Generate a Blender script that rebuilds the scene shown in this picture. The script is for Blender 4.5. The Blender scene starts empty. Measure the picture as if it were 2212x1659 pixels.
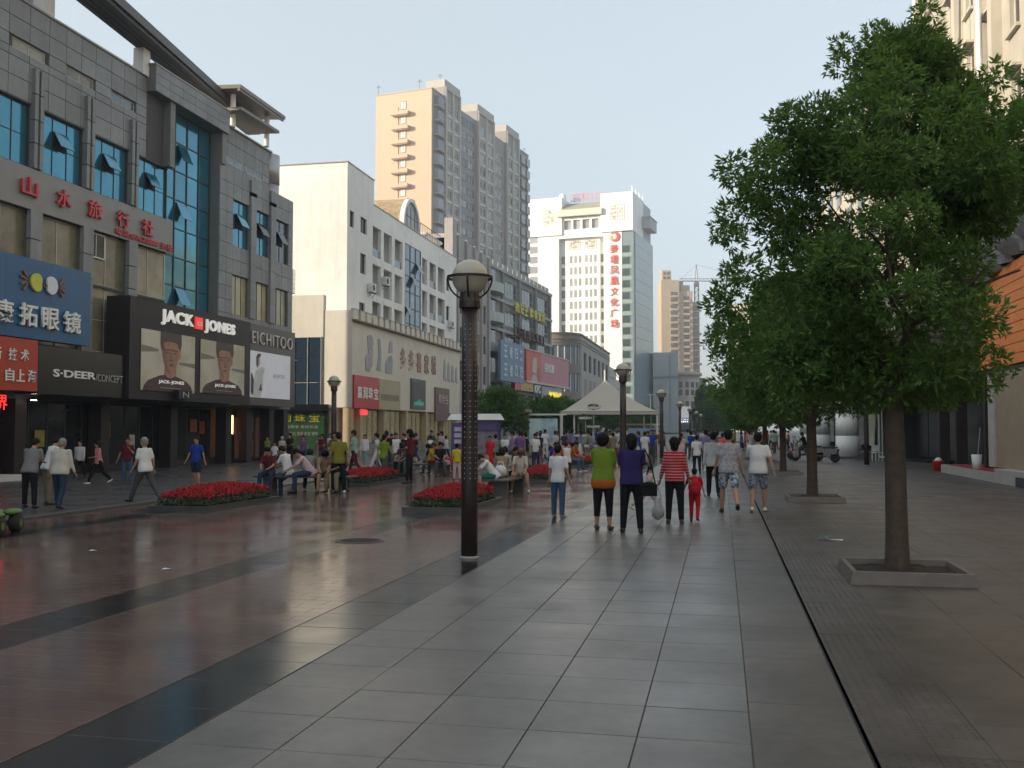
import bpy, bmesh, math, random
import numpy as np
from mathutils import Matrix, Vector, Euler
random.seed(7); RNG = np.random.default_rng(7)
S = bpy.context.scene
R = math.radians

# ------------------------------------------------------------------ camera, sky, sun, exposure
cam_d = bpy.data.cameras.new("camera"); cam = bpy.data.objects.new("camera", cam_d)
S.collection.objects.link(cam); S.camera = cam
cam_d.sensor_width = 36.0; cam_d.lens = 36.0 * 2130 / 2212.0
cam_d.clip_start = 0.1; cam_d.clip_end = 5000
cam.location = (0, 0, 1.651)
cam.rotation_euler = Euler((R(90 + 2.62), 0, R(11.98)), 'XYZ')

SUN_EL, SUN_AZ = R(14.5), R(240)        # azimuth clockwise from +Y: the sun stands behind the camera, to the left
W = bpy.data.worlds.new("World"); S.world = W; W.use_nodes = True
nt = W.node_tree; nt.nodes.clear()
wo = nt.nodes.new('ShaderNodeOutputWorld'); bg = nt.nodes.new('ShaderNodeBackground')
sk = nt.nodes.new('ShaderNodeTexSky'); sk.sky_type = 'NISHITA'; sk.sun_disc = False
sk.sun_elevation = SUN_EL; sk.sun_rotation = SUN_AZ
sk.air_density = 1.0; sk.dust_density = 1.6; sk.ozone_density = 2.0; sk.altitude = 0
hs = nt.nodes.new('ShaderNodeHueSaturation'); hs.inputs['Saturation'].default_value = 0.6; hs.inputs['Value'].default_value = 1.0
nt.links.new(sk.outputs[0], hs.inputs['Color'])
hz = nt.nodes.new('ShaderNodeMix'); hz.data_type = 'RGBA'; hz.inputs[0].default_value = .7   # even summer haze over the whole sky
hz.inputs[7].default_value = (1.52, 1.75, 1.87, 1); nt.links.new(hs.outputs[0], hz.inputs[6]); nt.links.new(hz.outputs[2], bg.inputs[0])
bg.inputs[1].default_value = 0.15
nt.links.new(bg.outputs[0], wo.inputs[0])
sun_d = bpy.data.lights.new("sun", 'SUN'); sun = bpy.data.objects.new("sun", sun_d); S.collection.objects.link(sun)
sun_d.energy = 3.0; sun_d.angle = R(0.5); sun_d.color = (1.0, 0.84, 0.62)
sdir = Vector((math.sin(SUN_AZ) * math.cos(SUN_EL), math.cos(SUN_AZ) * math.cos(SUN_EL), math.sin(SUN_EL)))
sun.rotation_euler = sdir.to_track_quat('Z', 'Y').to_euler()
S.view_settings.view_transform = 'Standard'; S.view_settings.look = 'None'
S.view_settings.exposure = 1.45; S.view_settings.gamma = 1.0; S.view_settings.use_curve_mapping = False

# ------------------------------------------------------------------ materials
_m = {}
def mat(name, col=(.5, .5, .5), rough=.6, var=.10, scale=3.0, bump=0.0, bscale=None, metal=0.0, spec=.5, rand=0.0,
        emit=None, estr=1.0, alpha=1.0, spread=0.0, stripes=None, coat=0.0, stain=0.0, trans=0.0, col2=None, spots=0.0):
    if name in _m: return _m[name]
    m = bpy.data.materials.new(name); m.use_nodes = True; t = m.node_tree; N = t.nodes; L = t.links
    p = N['Principled BSDF']; p.inputs['Roughness'].default_value = rough; p.inputs['Metallic'].default_value = metal
    p.inputs['Specular IOR Level'].default_value = spec
    if coat: p.inputs['Coat Weight'].default_value = coat; p.inputs['Coat Roughness'].default_value = .08
    if trans: p.inputs['Transmission Weight'].default_value = trans
    c = (*col, 1)
    geo = N.new('ShaderNodeNewGeometry'); pos = geo.outputs['Position']
    noi = N.new('ShaderNodeTexNoise'); noi.inputs['Scale'].default_value = scale; noi.inputs['Detail'].default_value = 5
    noi.inputs['Roughness'].default_value = .6
    L.new(pos, noi.inputs['Vector'])
    mr = N.new('ShaderNodeMapRange'); mr.inputs[1].default_value = .3; mr.inputs[2].default_value = .7
    mr.inputs[3].default_value = 1 - var; mr.inputs[4].default_value = 1 + var
    L.new(noi.outputs[0], mr.inputs[0]); val = mr.outputs[0]
    def mul(a, b):
        q = N.new('ShaderNodeMath'); q.operation = 'MULTIPLY'; L.new(a, q.inputs[0]); L.new(b, q.inputs[1]); return q.outputs[0]
    if stain:
        n2 = N.new('ShaderNodeTexNoise'); n2.inputs['Scale'].default_value = scale * .13; n2.inputs['Detail'].default_value = 6
        L.new(pos, n2.inputs['Vector'])
        r2 = N.new('ShaderNodeMapRange'); r2.inputs[1].default_value = .42; r2.inputs[2].default_value = .62
        r2.inputs[3].default_value = 1 - stain; r2.inputs[4].default_value = 1.0
        L.new(n2.outputs[0], r2.inputs[0]); val = mul(val, r2.outputs[0])
        mp = N.new('ShaderNodeMapping'); mp.inputs['Scale'].default_value = (1.6, 1.6, .14); L.new(pos, mp.inputs[0])   # rain streaks running down walls
        n4 = N.new('ShaderNodeTexNoise'); n4.inputs['Scale'].default_value = 1.3; n4.inputs['Detail'].default_value = 7; n4.inputs['Roughness'].default_value = .7
        L.new(mp.outputs[0], n4.inputs['Vector'])
        r8 = N.new('ShaderNodeMapRange'); r8.inputs[1].default_value = .44; r8.inputs[2].default_value = .64; r8.inputs[3].default_value = 1.0; r8.inputs[4].default_value = 1 - stain * .8
        L.new(n4.outputs[0], r8.inputs[0]); val = mul(val, r8.outputs[0])
    if spots:      # old gum and drip marks
        vo = N.new('ShaderNodeTexVoronoi'); vo.inputs['Scale'].default_value = spots; L.new(pos, vo.inputs['Vector'])
        r6 = N.new('ShaderNodeMapRange'); r6.inputs[1].default_value = .035; r6.inputs[2].default_value = .07; r6.inputs[3].default_value = .72; r6.inputs[4].default_value = 1.0
        L.new(vo.outputs['Distance'], r6.inputs[0]); val = mul(val, r6.outputs[0])
        n7 = N.new('ShaderNodeTexNoise'); n7.inputs['Scale'].default_value = 170; n7.inputs['Detail'].default_value = 2; L.new(pos, n7.inputs['Vector'])
        r7 = N.new('ShaderNodeMapRange'); r7.inputs[1].default_value = .3; r7.inputs[2].default_value = .7; r7.inputs[3].default_value = .84; r7.inputs[4].default_value = 1.16
        L.new(n7.outputs[0], r7.inputs[0]); val = mul(val, r7.outputs[0])
    if rand:
        oi = N.new('ShaderNodeObjectInfo')
        ad = N.new('ShaderNodeMath'); ad.operation = 'ADD'; L.new(oi.outputs['Random'], ad.inputs[0]); L.new(geo.outputs['Random Per Island'], ad.inputs[1])
        fr = N.new('ShaderNodeMath'); fr.operation = 'FRACT'; L.new(ad.outputs[0], fr.inputs[0])
        r3 = N.new('ShaderNodeMapRange'); r3.inputs[3].default_value = 1 - rand; r3.inputs[4].default_value = 1 + rand
        L.new(fr.outputs[0], r3.inputs[0]); val = mul(val, r3.outputs[0])
    hue = N.new('ShaderNodeHueSaturation'); hue.inputs['Color'].default_value = c
    if col2:
        mx = N.new('ShaderNodeMix'); mx.data_type = 'RGBA'; mx.inputs[6].default_value = c; mx.inputs[7].default_value = (*col2, 1)
        if stripes:
            sx = N.new('ShaderNodeSeparateXYZ'); L.new(pos, sx.inputs[0])
            sn = N.new('ShaderNodeMath'); sn.operation = 'MULTIPLY'; L.new(sx.outputs[2], sn.inputs[0]); sn.inputs[1].default_value = stripes
            s2 = N.new('ShaderNodeMath'); s2.operation = 'SINE'; L.new(sn.outputs[0], s2.inputs[0])
            s3 = N.new('ShaderNodeMath'); s3.operation = 'GREATER_THAN'; s3.inputs[1].default_value = .45; L.new(s2.outputs[0], s3.inputs[0])
            L.new(s3.outputs[0], mx.inputs[0])
        else:
            if rand: L.new(fr.outputs[0], mx.inputs[0])
            else:
                r4 = N.new('ShaderNodeMapRange'); r4.inputs[1].default_value = .45; r4.inputs[2].default_value = .55
                L.new(noi.outputs[0], r4.inputs[0]); L.new(r4.outputs[0], mx.inputs[0])
        L.new(mx.outputs[2], hue.inputs['Color'])
    L.new(val, hue.inputs['Value']); L.new(hue.outputs[0], p.inputs['Base Color'])
    if bump:
        b = N.new('ShaderNodeBump'); b.inputs['Strength'].default_value = bump; b.inputs['Distance'].default_value = .01
        n3 = N.new('ShaderNodeTexNoise'); n3.inputs['Scale'].default_value = bscale or scale * 6; n3.inputs['Detail'].default_value = 4
        L.new(pos, n3.inputs['Vector']); L.new(n3.outputs[0], b.inputs['Height']); L.new(b.outputs[0], p.inputs['Normal'])
    if emit:
        p.inputs['Emission Color'].default_value = (*emit, 1); p.inputs['Emission Strength'].default_value = estr
    if spread:     # roughness variation
        r5 = N.new('ShaderNodeMapRange'); r5.inputs[1].default_value = .35; r5.inputs[2].default_value = .65
        r5.inputs[3].default_value = max(.03, rough - spread); r5.inputs[4].default_value = rough + spread
        n5 = N.new('ShaderNodeTexNoise'); n5.inputs['Scale'].default_value = .9; n5.inputs['Detail'].default_value = 5
        L.new(pos, n5.inputs['Vector']); L.new(n5.outputs[0], r5.inputs[0]); L.new(r5.outputs[0], p.inputs['Roughness'])
    _m[name] = m; return m

# ------------------------------------------------------------------ mesh helpers
class MB:
    def __init__(s): s.v = []; s.f = []
    def add(s, vs, fs):
        o = len(s.v); s.v += [tuple(v) for v in vs]; s.f += [tuple(i + o for i in f) for f in fs]; return s
    def box(s, x0, x1, y0, y1, z0, z1):
        if x1 < x0: x0, x1 = x1, x0
        if y1 < y0: y0, y1 = y1, y0
        if z1 < z0: z0, z1 = z1, z0
        return s.add([(x0, y0, z0), (x1, y0, z0), (x1, y1, z0), (x0, y1, z0), (x0, y0, z1), (x1, y0, z1), (x1, y1, z1), (x0, y1, z1)],
                     [(0, 3, 2, 1), (4, 5, 6, 7), (0, 1, 5, 4), (1, 2, 6, 5), (2, 3, 7, 6), (3, 0, 4, 7)])
    def quad(s, a, b, c, d): return s.add([a, b, c, d], [(0, 1, 2, 3)])
    def prism(s, pts, z0, z1):          # polygon in xy, counter-clockwise
        n = len(pts)
        return s.add([(x, y, z0) for x, y in pts] + [(x, y, z1) for x, y in pts],
                     [tuple(range(n))[::-1], tuple(range(n, 2 * n))] + [(i, (i + 1) % n, n + (i + 1) % n, n + i) for i in range(n)])
    def xprism(s, pts, y0, y1):         # polygon in xz, thickness along y
        n = len(pts)
        return s.add([(x, y0, z) for x, z in pts] + [(x, y1, z) for x, z in pts],
                     [tuple(range(n)), tuple(range(n, 2 * n))[::-1]] + [(i, n + i, n + (i + 1) % n, (i + 1) % n) for i in range(n)])
    def tube(s, p0, p1, r0, r1=None, n=8, cap=True):
        r1 = r0 if r1 is None else r1
        p0 = Vector(p0); p1 = Vector(p1); d = (p1 - p0)
        if d.length < 1e-6: return s
        q = d.to_track_quat('Z', 'Y'); vs = []
        for p, r in ((p0, r0), (p1, r1)):
            for i in range(n):
                a = 2 * math.pi * i / n; vs.append(p + q @ Vector((r * math.cos(a), r * math.sin(a), 0)))
        fs = [(i, (i + 1) % n, n + (i + 1) % n, n + i) for i in range(n)]
        if cap: fs += [tuple(range(n))[::-1], tuple(range(n, 2 * n))]
        return s.add(vs, fs)
    def path(s, pts, r, n=6):
        for a, b in zip(pts[:-1], pts[1:]): s.tube(a, b, r, r, n)
        return s
    def lathe(s, prof, n=16, c=(0, 0, 0)):   # prof: (r,z) bottom to top
        vs = []; m = len(prof)
        for r, z in prof:
            for i in range(n):
                a = 2 * math.pi * i / n; vs.append((c[0] + r * math.cos(a), c[1] + r * math.sin(a), c[2] + z))
        fs = [(j * n + i, j * n + (i + 1) % n, (j + 1) * n + (i + 1) % n, (j + 1) * n + i) for j in range(m - 1) for i in range(n)]
        fs += [tuple(range(n))[::-1], tuple((m - 1) * n + i for i in range(n))]
        return s.add(vs, fs)
    def ell(s, c, r, n=10, m=7, rot=None):
        vs = [];
        for j in range(m + 1):
            t = math.pi * j / m
            for i in range(n):
                a = 2 * math.pi * i / n
                v = Vector((r[0] * math.sin(t) * math.cos(a), r[1] * math.sin(t) * math.sin(a), -r[2] * math.cos(t)))
                if rot is not None: v = rot @ v
                vs.append(v + Vector(c))
        fs = [(j * n + i, j * n + (i + 1) % n, (j + 1) * n + (i + 1) % n, (j + 1) * n + i) for j in range(m) for i in range(n)]
        return s.add(vs, fs)
    def cap(s, p0, p1, r0, r1, n=9):      # tapered limb with round ends
        p0 = Vector(p0); p1 = Vector(p1); d = p1 - p0; q = d.to_track_quat('Z', 'Y'); L = d.length
        prof = [(r0 * .02, -r0), (r0 * .6, -r0 * .8), (r0 * .93, -r0 * .35), (r0, 0), ((r0 + r1) / 2, L / 2), (r1, L), (r1 * .93, L + r1 * .35), (r1 * .6, L + r1 * .8), (r1 * .02, L + r1)]
        t = MB().lathe(prof, n); return s.add([p0 + q @ Vector(v) for v in t.v], t.f)
    def loft(s, rings, f, n=18):          # rings: (z, rx, ry, y); f maps a local point
        vs = []
        for z, a, b, y in rings:
            for i in range(n):
                t = 2 * math.pi * i / n; c, q = math.cos(t), math.sin(t)
                vs.append(f(a * math.copysign(abs(c) ** .85, c), y + b * math.copysign(abs(q) ** .9, q), z))
        m = len(rings); fs = [(j * n + i, j * n + (i + 1) % n, (j + 1) * n + (i + 1) % n, (j + 1) * n + i) for j in range(m - 1) for i in range(n)]
        return s.add(vs, fs + [tuple(range(n))[::-1], tuple((m - 1) * n + i for i in range(n))])
    def mesh(s, name, smooth=False):
        me = bpy.data.meshes.new(name); me.from_pydata(s.v, [], s.f); me.update()
        if smooth: me.polygons.foreach_set('use_smooth', [True] * len(me.polygons))
        return me
    def build(s, name, m, parent=None, smooth=False, loc=None, kind=None):
        return part(name, s.mesh(name, smooth), m, parent, loc, kind)

def part(name, me, m, parent=None, loc=None, kind=None, label=None):
    if m is not None and not me.materials: me.materials.append(m)
    o = bpy.data.objects.new(name, me); S.collection.objects.link(o)
    if parent is not None: o.parent = parent
    if loc is not None: o.location = loc
    if kind: o['kind'] = kind
    if label: o['label'] = label
    if m is not None and me.materials[0] != m:
        o.material_slots[0].link = 'OBJECT'; o.material_slots[0].material = m
    return o
def thing(name, label, cat, loc=(0, 0, 0), rotz=0.0, group=None):
    o = bpy.data.objects.new(name, None); S.collection.objects.link(o); o.empty_display_size = .2
    o.location = loc; o.rotation_euler = (0, 0, rotz); o['label'] = label; o['category'] = cat
    if group: o['group'] = group
    return o
def tag(o, label, cat, group=None):
    o['label'] = label; o['category'] = cat
    if group: o['group'] = group
    return o
def copy_tree(o, parent=None):
    c = o.copy(); S.collection.objects.link(c)
    if parent is not None: c.parent = parent
    for ch in list(o.children): copy_tree(ch, c)
    return c
_ucube = MB().box(0, 1, 0, 1, 0, 1).mesh('unit_piece')
def piece(name, x0, x1, y0, y1, z0, z1, m, parent):
    o = bpy.data.objects.new(name, _ucube); S.collection.objects.link(o); o.parent = parent
    if not _ucube.materials: _ucube.materials.append(m)
    o.location = (x0, y0, z0); o.scale = (x1 - x0, y1 - y0, z1 - z0)
    o.material_slots[0].link = 'OBJECT'; o.material_slots[0].material = m
    return o
def world(root, x, y, z):
    return root.matrix_basis @ Vector((x, y, z))

# text: flat letters standing in the local xz plane, front towards -y
_tc = {}
def text_mesh(txt, w, h, depth=.03, bold=0.0, space=1.0):
    key = (txt, round(w, 3), round(h, 3), depth, bold, space)
    if key in _tc: return _tc[key]
    cu = bpy.data.curves.new('lettering', 'FONT'); cu.body = txt; cu.extrude = .5; cu.offset = bold; cu.resolution_u = 3; cu.space_character = space
    ob = bpy.data.objects.new('lettering', cu); S.collection.objects.link(ob)
    dg = bpy.context.evaluated_depsgraph_get(); me = bpy.data.meshes.new_from_object(ob.evaluated_get(dg))
    bpy.data.objects.remove(ob); bpy.data.curves.remove(cu)
    n = len(me.vertices); co = np.empty(n * 3); me.vertices.foreach_get('co', co); co = co.reshape(n, 3)
    lo = co.min(0); hi = co.max(0); sz = np.maximum(hi - lo, 1e-6)
    q = (co - lo) / sz
    out = np.stack([q[:, 0] * w, -q[:, 2] * depth, q[:, 1] * h], 1)
    me.vertices.foreach_set('co', out.ravel()); me.materials.clear(); me.update(); me.name = 'lettering'
    _tc[key] = me; return me
def letters(parent, txt, x0, x1, z0, z1, y, m, depth=.03, bold=0.0, name='lettering', space=1.0):
    return part(name, text_mesh(txt, x1 - x0, z1 - z0, depth, bold, space), m, parent, (x0, y, z0))

# wall with openings (x0,x1,z0,z1) in the local xz plane, front face at y, thickness t behind it
def wall_mb(mb, x0, x1, z0, z1, y, t, holes=()):
    hs_ = [h for h in holes if h[0] < x1 and h[1] > x0 and h[2] < z1 and h[3] > z0]
    zs = sorted({z0, z1} | {min(max(z, z0), z1) for h in hs_ for z in h[2:]})
    for a, b in zip(zs[:-1], zs[1:]):
        if b - a < 1e-4: continue
        zc = (a + b) / 2; cur = x0
        for h in sorted([h for h in hs_ if h[2] < zc < h[3]]):
            if h[0] > cur + 1e-4: mb.box(cur, h[0], y, y + t, a, b)
            cur = max(cur, h[1])
        if cur < x1 - 1e-4: mb.box(cur, x1, y, y + t, a, b)
    return mb
_wc = {}
def window(root, x0, x1, z0, z1, y, cols=2, rows=1, fm=None, pm=None, fw=.05, fd=.07, name='window', split=None):
    w, h = x1 - x0, z1 - z0; key = (round(w, 2), round(h, 2), cols, rows, fw, fd, split)
    if key not in _wc:
        f = MB()
        f.box(0, fw, 0, fd, 0, h).box(w - fw, w, 0, fd, 0, h).box(fw, w - fw, 0, fd, 0, fw).box(fw, w - fw, 0, fd, h - fw, h)
        for i in range(1, cols): f.box(w * i / cols - fw * .35, w * i / cols + fw * .35, .004, fd - .004, fw, h - fw)
        rz = [h * j / rows for j in range(1, rows)] if split is None else [h * q for q in split]
        for z in rz: f.box(fw, w - fw, .008, fd - .008, z - fw * .35, z + fw * .35)
        _wc[key] = (f.mesh('window'), MB().box(fw * .6, w - fw * .6, fd * .45, fd * .6, fw * .6, h - fw * .6).mesh('pane'))
    o = part(name, _wc[key][0], fm, root, (x0, y, z0)); part('pane', _wc[key][1], pm, o)
    return o
def sash(root_w, w, h, x, z, sw, sh, pm, dm, ang=28):
    """top-hung casement standing open, dark room behind it"""
    MB().box(x, x + sw, -.005, .028, z, z + sh).build('opening', dm, root_w)
    o = MB().box(0, sw, -.03, 0, -sh, 0).build('open_sash', pm, root_w, loc=(x, -.03, z + sh)); o.rotation_euler = (R(-ang), 0, 0)
def ac_unit(x, y, z, root, k, ww):
    p = world(root, x, y, z)
    t = thing('air_conditioner', ww, 'air conditioner', p, root.rotation_euler.z, 'air conditioners on the facades')
    wm = mat('ac_white', (.62, .62, .6), .5, .15, 4)
    MB().box(0, .85, -.32, 0, 0, .6).build('casing', wm, t)
    MB().lathe([(.22, 0), (.22, .02)], 14).build('fan_grille', mat('ac_dark', (.06, .06, .065), .6), t).matrix_basis = Matrix.Translation((.32, -.321, .3)) @ Matrix.Rotation(R(90), 4, 'X')
    b = MB().box(.08, .12, -.35, 0, -.04, 0).box(.73, .77, -.35, 0, -.04, 0).tube((.1, -.33, -.02), (.1, 0, -.35), .015).tube((.75, -.33, -.02), (.75, 0, -.35), .015)
    b.build('bracket', mat('steel_dark', (.08, .08, .085), .5, metal=.5), t)
    return t
# ------------------------------------------------------------------ ground
M_joint = mat('joint_grout', (.070, .063, .057), .7, .2, 6)
M_slab = mat('granite_slab', (.142, .131, .120), .36, .13, 9, .08, 55, rand=.09, spread=.06, stain=.20, spec=.5, spots=2.6)
M_slab2 = mat('granite_slab_worn', (.135, .120, .108), .42, .16, 8, .12, 50, rand=.08, spread=.08, stain=.28, spots=2.2)
M_slab3 = mat('brown_paver', (.100, .086, .077), .50, .16, 7, .14, 45, rand=.08, spread=.08, stain=.28, spots=2.0)
M_dark = mat('dark_polished_granite', (.024, .023, .023), .17, .15, 10, .04, 60, rand=.06, spread=.05, stain=.15, spec=.6)
M_brick = mat('red_brown_paving_brick', (.150, .095, .082), .15, .12, 8, .03, 60, rand=.10, spread=.05, stain=.22, spec=.5, col2=(.138, .090, .077))
M_fore = mat('forecourt_granite', (.080, .076, .075), .34, .12, 6, .08, 50, rand=.07, spread=.08, stain=.25)
M_kerb = mat('kerb_granite', (.10, .098, .10), .4, .15, 8, .1, 40)
M_soil = mat('dark_soil', (.03, .022, .016), .95, .3, 14, .8, 20)

g = MB().box(-1500, 1500, -1200, 1500, -.6, -.05).build('ground', mat('far_ground_asphalt', (.10, .098, .095), .8, .15, .3)); g['kind'] = 'structure'
def in_view(x, y, pad=.02, margin=0.0):
    th = R(11.98); xc = x * math.cos(th) + y * math.sin(th); zc = -x * math.sin(th) + y * math.cos(th)
    return zc > 4.2 - margin and abs(xc) < zc * (.5192 + pad) + .5 + margin
def slab_mesh(w, d, t=.03, c=.003):
    m = MB(); xs = [0, w]; 
    m.add([(0, 0, -t), (w, 0, -t), (w, d, -t), (0, d, -t), (0, 0, -c), (w, 0, -c), (w, d, -c), (0, d, -c), (c, c, 0), (w - c, c, 0), (w - c, d - c, 0), (c, d - c, 0)],
          [(0, 1, 5, 4), (1, 2, 6, 5), (2, 3, 7, 6), (3, 0, 4, 7), (4, 5, 9, 8), (5, 6, 10, 9), (6, 7, 11, 10), (7, 4, 8, 11), (8, 9, 10, 11)])
    return m.mesh('slab')
def field(name, piece_name, x0, x1, y0, y1, dx, dy, m, stagger=0.0, limit=300, j=.005, yfar=60, near_only=False, skip=None, zj=.0012):
    """bed of dark mortar, pieces laid in it one by one: the nearest as parts, the others joined"""
    bed = MB().box(x0, x1, y0, y1, -.045, -.007).build(name, M_joint); bed['kind'] = 'structure'
    cells = []; r = 0; y = y0
    while y < min(y1, yfar) - 1e-6:
        off = (stagger * dx) * (r % 2); x = x0 - off
        while x < x1 - 1e-6:
            a, b = max(x, x0), min(x + dx, x1)
            if b - a > dx * .12:
                cx, cy = (a + b) / 2, y + dy / 2
                if in_view(cx, cy, .06, 7.0) and not (skip and skip(cx, cy)): cells.append((cx * cx + cy * cy + (0 if in_view(cx, cy, .03) else 1e5), a, b, y))
            x += dx
        y += dy; r += 1
    cells.sort(); me = slab_mesh(dx - j, dy - j, c=.003 if dx > .5 else .0015)
    if dy < .25: zj = .0002
    for _, a, b, y in cells[:limit]:
        o = bpy.data.objects.new(piece_name, me); S.collection.objects.link(o); o.parent = bed
        if not me.materials: me.materials.append(m)
        o.location = (a + j / 2, y + j / 2, random.uniform(-zj, zj)); o.scale = ((b - a - j) / (dx - j), 1, 1)
    if len(cells) > limit and not near_only:
        n = len(cells) - limit; bv = np.array([v.co[:] for v in me.vertices]); bf = [list(p.vertices) for p in me.polygons]
        A = np.array([[a, b, y] for _, a, b, y in cells[limit:]])
        V = np.repeat(bv[None], n, 0); V[:, :, 0] = V[:, :, 0] * ((A[:, 1] - A[:, 0] - j) / (dx - j))[:, None] + A[:, 0][:, None] + j / 2
        V[:, :, 1] += A[:, 2][:, None] + j / 2; V[:, :, 2] += RNG.uniform(-zj, zj, n)[:, None]
        mf = np.array(bf); F = (mf[None] + (np.arange(n) * len(bv))[:, None, None]).reshape(-1, 4)
        mm = quads_mesh(piece_name + 's', V.reshape(-1, 3), F)
        part(piece_name + 's', mm, m, bed, kind='stuff')
    if yfar < y1:
        MB().box(x0, x1, yfar, y1, -.04, -.001).build('far_paving', m, bed, kind='stuff')
    return bed
def quads_mesh(name, V, F, smooth=False):
    me = bpy.data.meshes.new(name); k = F.shape[1]
    me.vertices.add(len(V)); me.vertices.foreach_set('co', np.ascontiguousarray(V, dtype=np.float32).ravel())
    me.loops.add(F.size); me.loops.foreach_set('vertex_index', np.ascontiguousarray(F, dtype=np.int32).ravel())
    me.polygons.add(len(F)); me.polygons.foreach_set('loop_start', np.arange(0, F.size, k, dtype=np.int32))
    me.polygons.foreach_set('loop_total', np.full(len(F), k, dtype=np.int32))
    me.polygons.foreach_set('use_smooth', np.full(len(F), smooth, dtype=bool))
    me.update(calc_edges=True); return me
Y0, Y1 = -8.4, 320
field('pavement', 'paving_slab', -2.86, .14, Y0, Y1, .6, .6, M_slab, 0, 240, yfar=62)
field('pavement', 'paving_slab', .14, .72, Y0 + .22, Y1, .58, .6, M_slab2, 0, 60, yfar=62)
field('pavement', 'paving_slab', .75, 9.2, Y0, Y1, .6, .6, M_slab3, 0, 300, yfar=50, skip=lambda x, y: (x < 1.35 and y < 24) )
field('pavement', 'tactile_slab', .75, 1.35, 0.0, 24.0, .3, .3, M_slab3, 0, 150, .0025)
field('dark_band', 'paving_slab', -3.50, -2.865, Y0, Y1, .635, .6, M_dark, 0, 70, yfar=62)
field('brick_paving', 'paving_brick', -5.29, -3.505, Y0, Y1, .4, .2, M_brick, .5, 300, .004, yfar=46)
field('dark_band', 'paving_slab', -5.93, -5.295, Y0, Y1, .635, .6, M_dark, 0, 50, yfar=62)
field('brick_paving', 'paving_brick', -10.60, -5.935, Y0, Y1, .4, .2, M_brick, .5, 300, .004, yfar=40)
field('dark_band', 'paving_slab', -11.2, -10.605, Y0, Y1, .595, .6, M_dark, 0, 60, yfar=62)
field('brick_paving', 'paving_brick', -12.40, -11.205, Y0, Y1, .4, .2, M_brick, .5, 120, .005, yfar=40)
kb = MB()
kerb = MB().box(-12.60, -12.41, Y0, Y1, -.04, .008).build('kerb', M_joint); kerb['kind'] = 'structure'
yk = 10.0
while yk < 60: piece('kerb_stone', -12.6, -12.41, yk, yk + .99, -.03, .045, M_kerb, kerb); yk += 1.0
MB().box(-12.6, -12.41, 60, Y1, -.03, .045).build('far_kerb', M_kerb, kerb, kind='stuff')
field('forecourt', 'paving_slab', -27.0, -12.605, Y0, Y1, 1.2, .6, M_fore, .5, 300, .007, yfar=62)
# raised domes of the tactile strip
V = []; q = MB().lathe([(.016, -.002), (.012, .0015), (.006, .0026)], 6); bv = np.array(q.v)
C = []
for ty in range(0, 60):
    for tx in range(2):
        for i in range(5):
            for k in range(5): C.append((.75 + tx * .3 + .03 + i * .06, ty * .3 + .03 + k * .06, 0))
C = np.array([c for c in C if in_view(c[0], c[1])]); n = len(C)
V = (bv[None] + C[:, None, :]).reshape(-1, 3); quadsF = np.array([f for f in q.f if len(f) == 4]); 
F = (quadsF[None] + (np.arange(n) * len(bv))[:, None, None]).reshape(-1, 4)
td = part('tactile_dome', quads_mesh('tactile_dome', V, F), M_slab3, bpy.data.objects['pavement.003'], kind='stuff')
# top discs of the domes
t = thing('manhole_cover', 'round dark metal manhole cover in the brick paving beside the granite band', 'manhole cover', (-5.24, 13.87, 0))
MB().lathe([(.36, -.01), (.36, .006), (.33, .008)], 32).build('rim', mat('iron_rust', (.06, .045, .04), .5, .3, 20, .3, 60, metal=.6), t)
b = MB().lathe([(.315, -.01), (.315, .009)], 32)
for i in range(-4, 5):
    w = math.sqrt(max(0, .29 ** 2 - (i * .06) ** 2)); b.box(-w, w, i * .06 - .008, i * .06 + .008, .009, .013)
b.build('lid', mat('iron_rust'), t)
t = thing('litter', 'crumpled dark wrapper and white paper scrap lying on the right pavement', 'litter', (1.54, 15.43, 0))
MB().add([(-.17, -.05, .01), (-.02, -.08, .03), (.02, .05, .05), (-.15, .07, .02), (-.08, 0, .075)], [(0, 1, 4), (1, 2, 4), (2, 3, 4), (3, 0, 4), (0, 3, 2, 1)]).build('wrapper', mat('wrapper', (.05, .10, .10), .4), t)
MB().add([(.0, -.06, .012), (.2, -.05, .004), (.22, .05, .012), (.02, .06, .004)], [(0, 1, 2, 3)]).build('paper', mat('paper', (.6, .65, .7), .8), t)
for i, (x, y, w) in enumerate([(-8.35, 12.0, 'small white paper scrap on the bricks nearest the toy car'), (-6.4, 10.6, 'thin pale straw lying on the brick paving'), (-8.8, 9.3, 'pale leaf lying on bricks at the left edge of the picture')]):
    tag(MB().add([(-.06, -.03, .004), (.06, -.02, .012), (.05, .03, .004), (-.05, .03, .015)], [(0, 1, 2, 3)]).build('litter', mat('paper'), None, loc=(x, y, 0)), w, 'litter')
# ------------------------------------------------------------------ materials of the buildings
M_stone = mat('grey_cladding_stone', (.245, .25, .252), .5, .10, 4, .08, 30, rand=.10, stain=.15)
M_stone_d = mat('cladding_joint', (.075, .072, .075), .8)
M_blue = mat('blue_tinted_glass', (.055, .25, .36), .10, .10, 1.2, metal=.55, spec=.8, rand=.12)
M_frame_d = mat('dark_window_frame', (.04, .045, .05), .5)
M_frame_w = mat('white_window_frame', (.55, .55, .52), .5)
M_glass_d = mat('dark_glass', (.018, .02, .022), .12, .1, 2, spec=.4)
M_glass_g = mat('grey_glass', (.10, .12, .135), .10, .2, .8, metal=.35, spec=.8, rand=.35)
M_curt = mat('glass_with_curtain', (.22, .20, .135), .18, .35, 1.3, spec=.6, rand=.25)
M_curt_y = mat('glass_with_yellow_curtain', (.38, .34, .20), .2, .2, 1.3, spec=.6, rand=.15)
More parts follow.
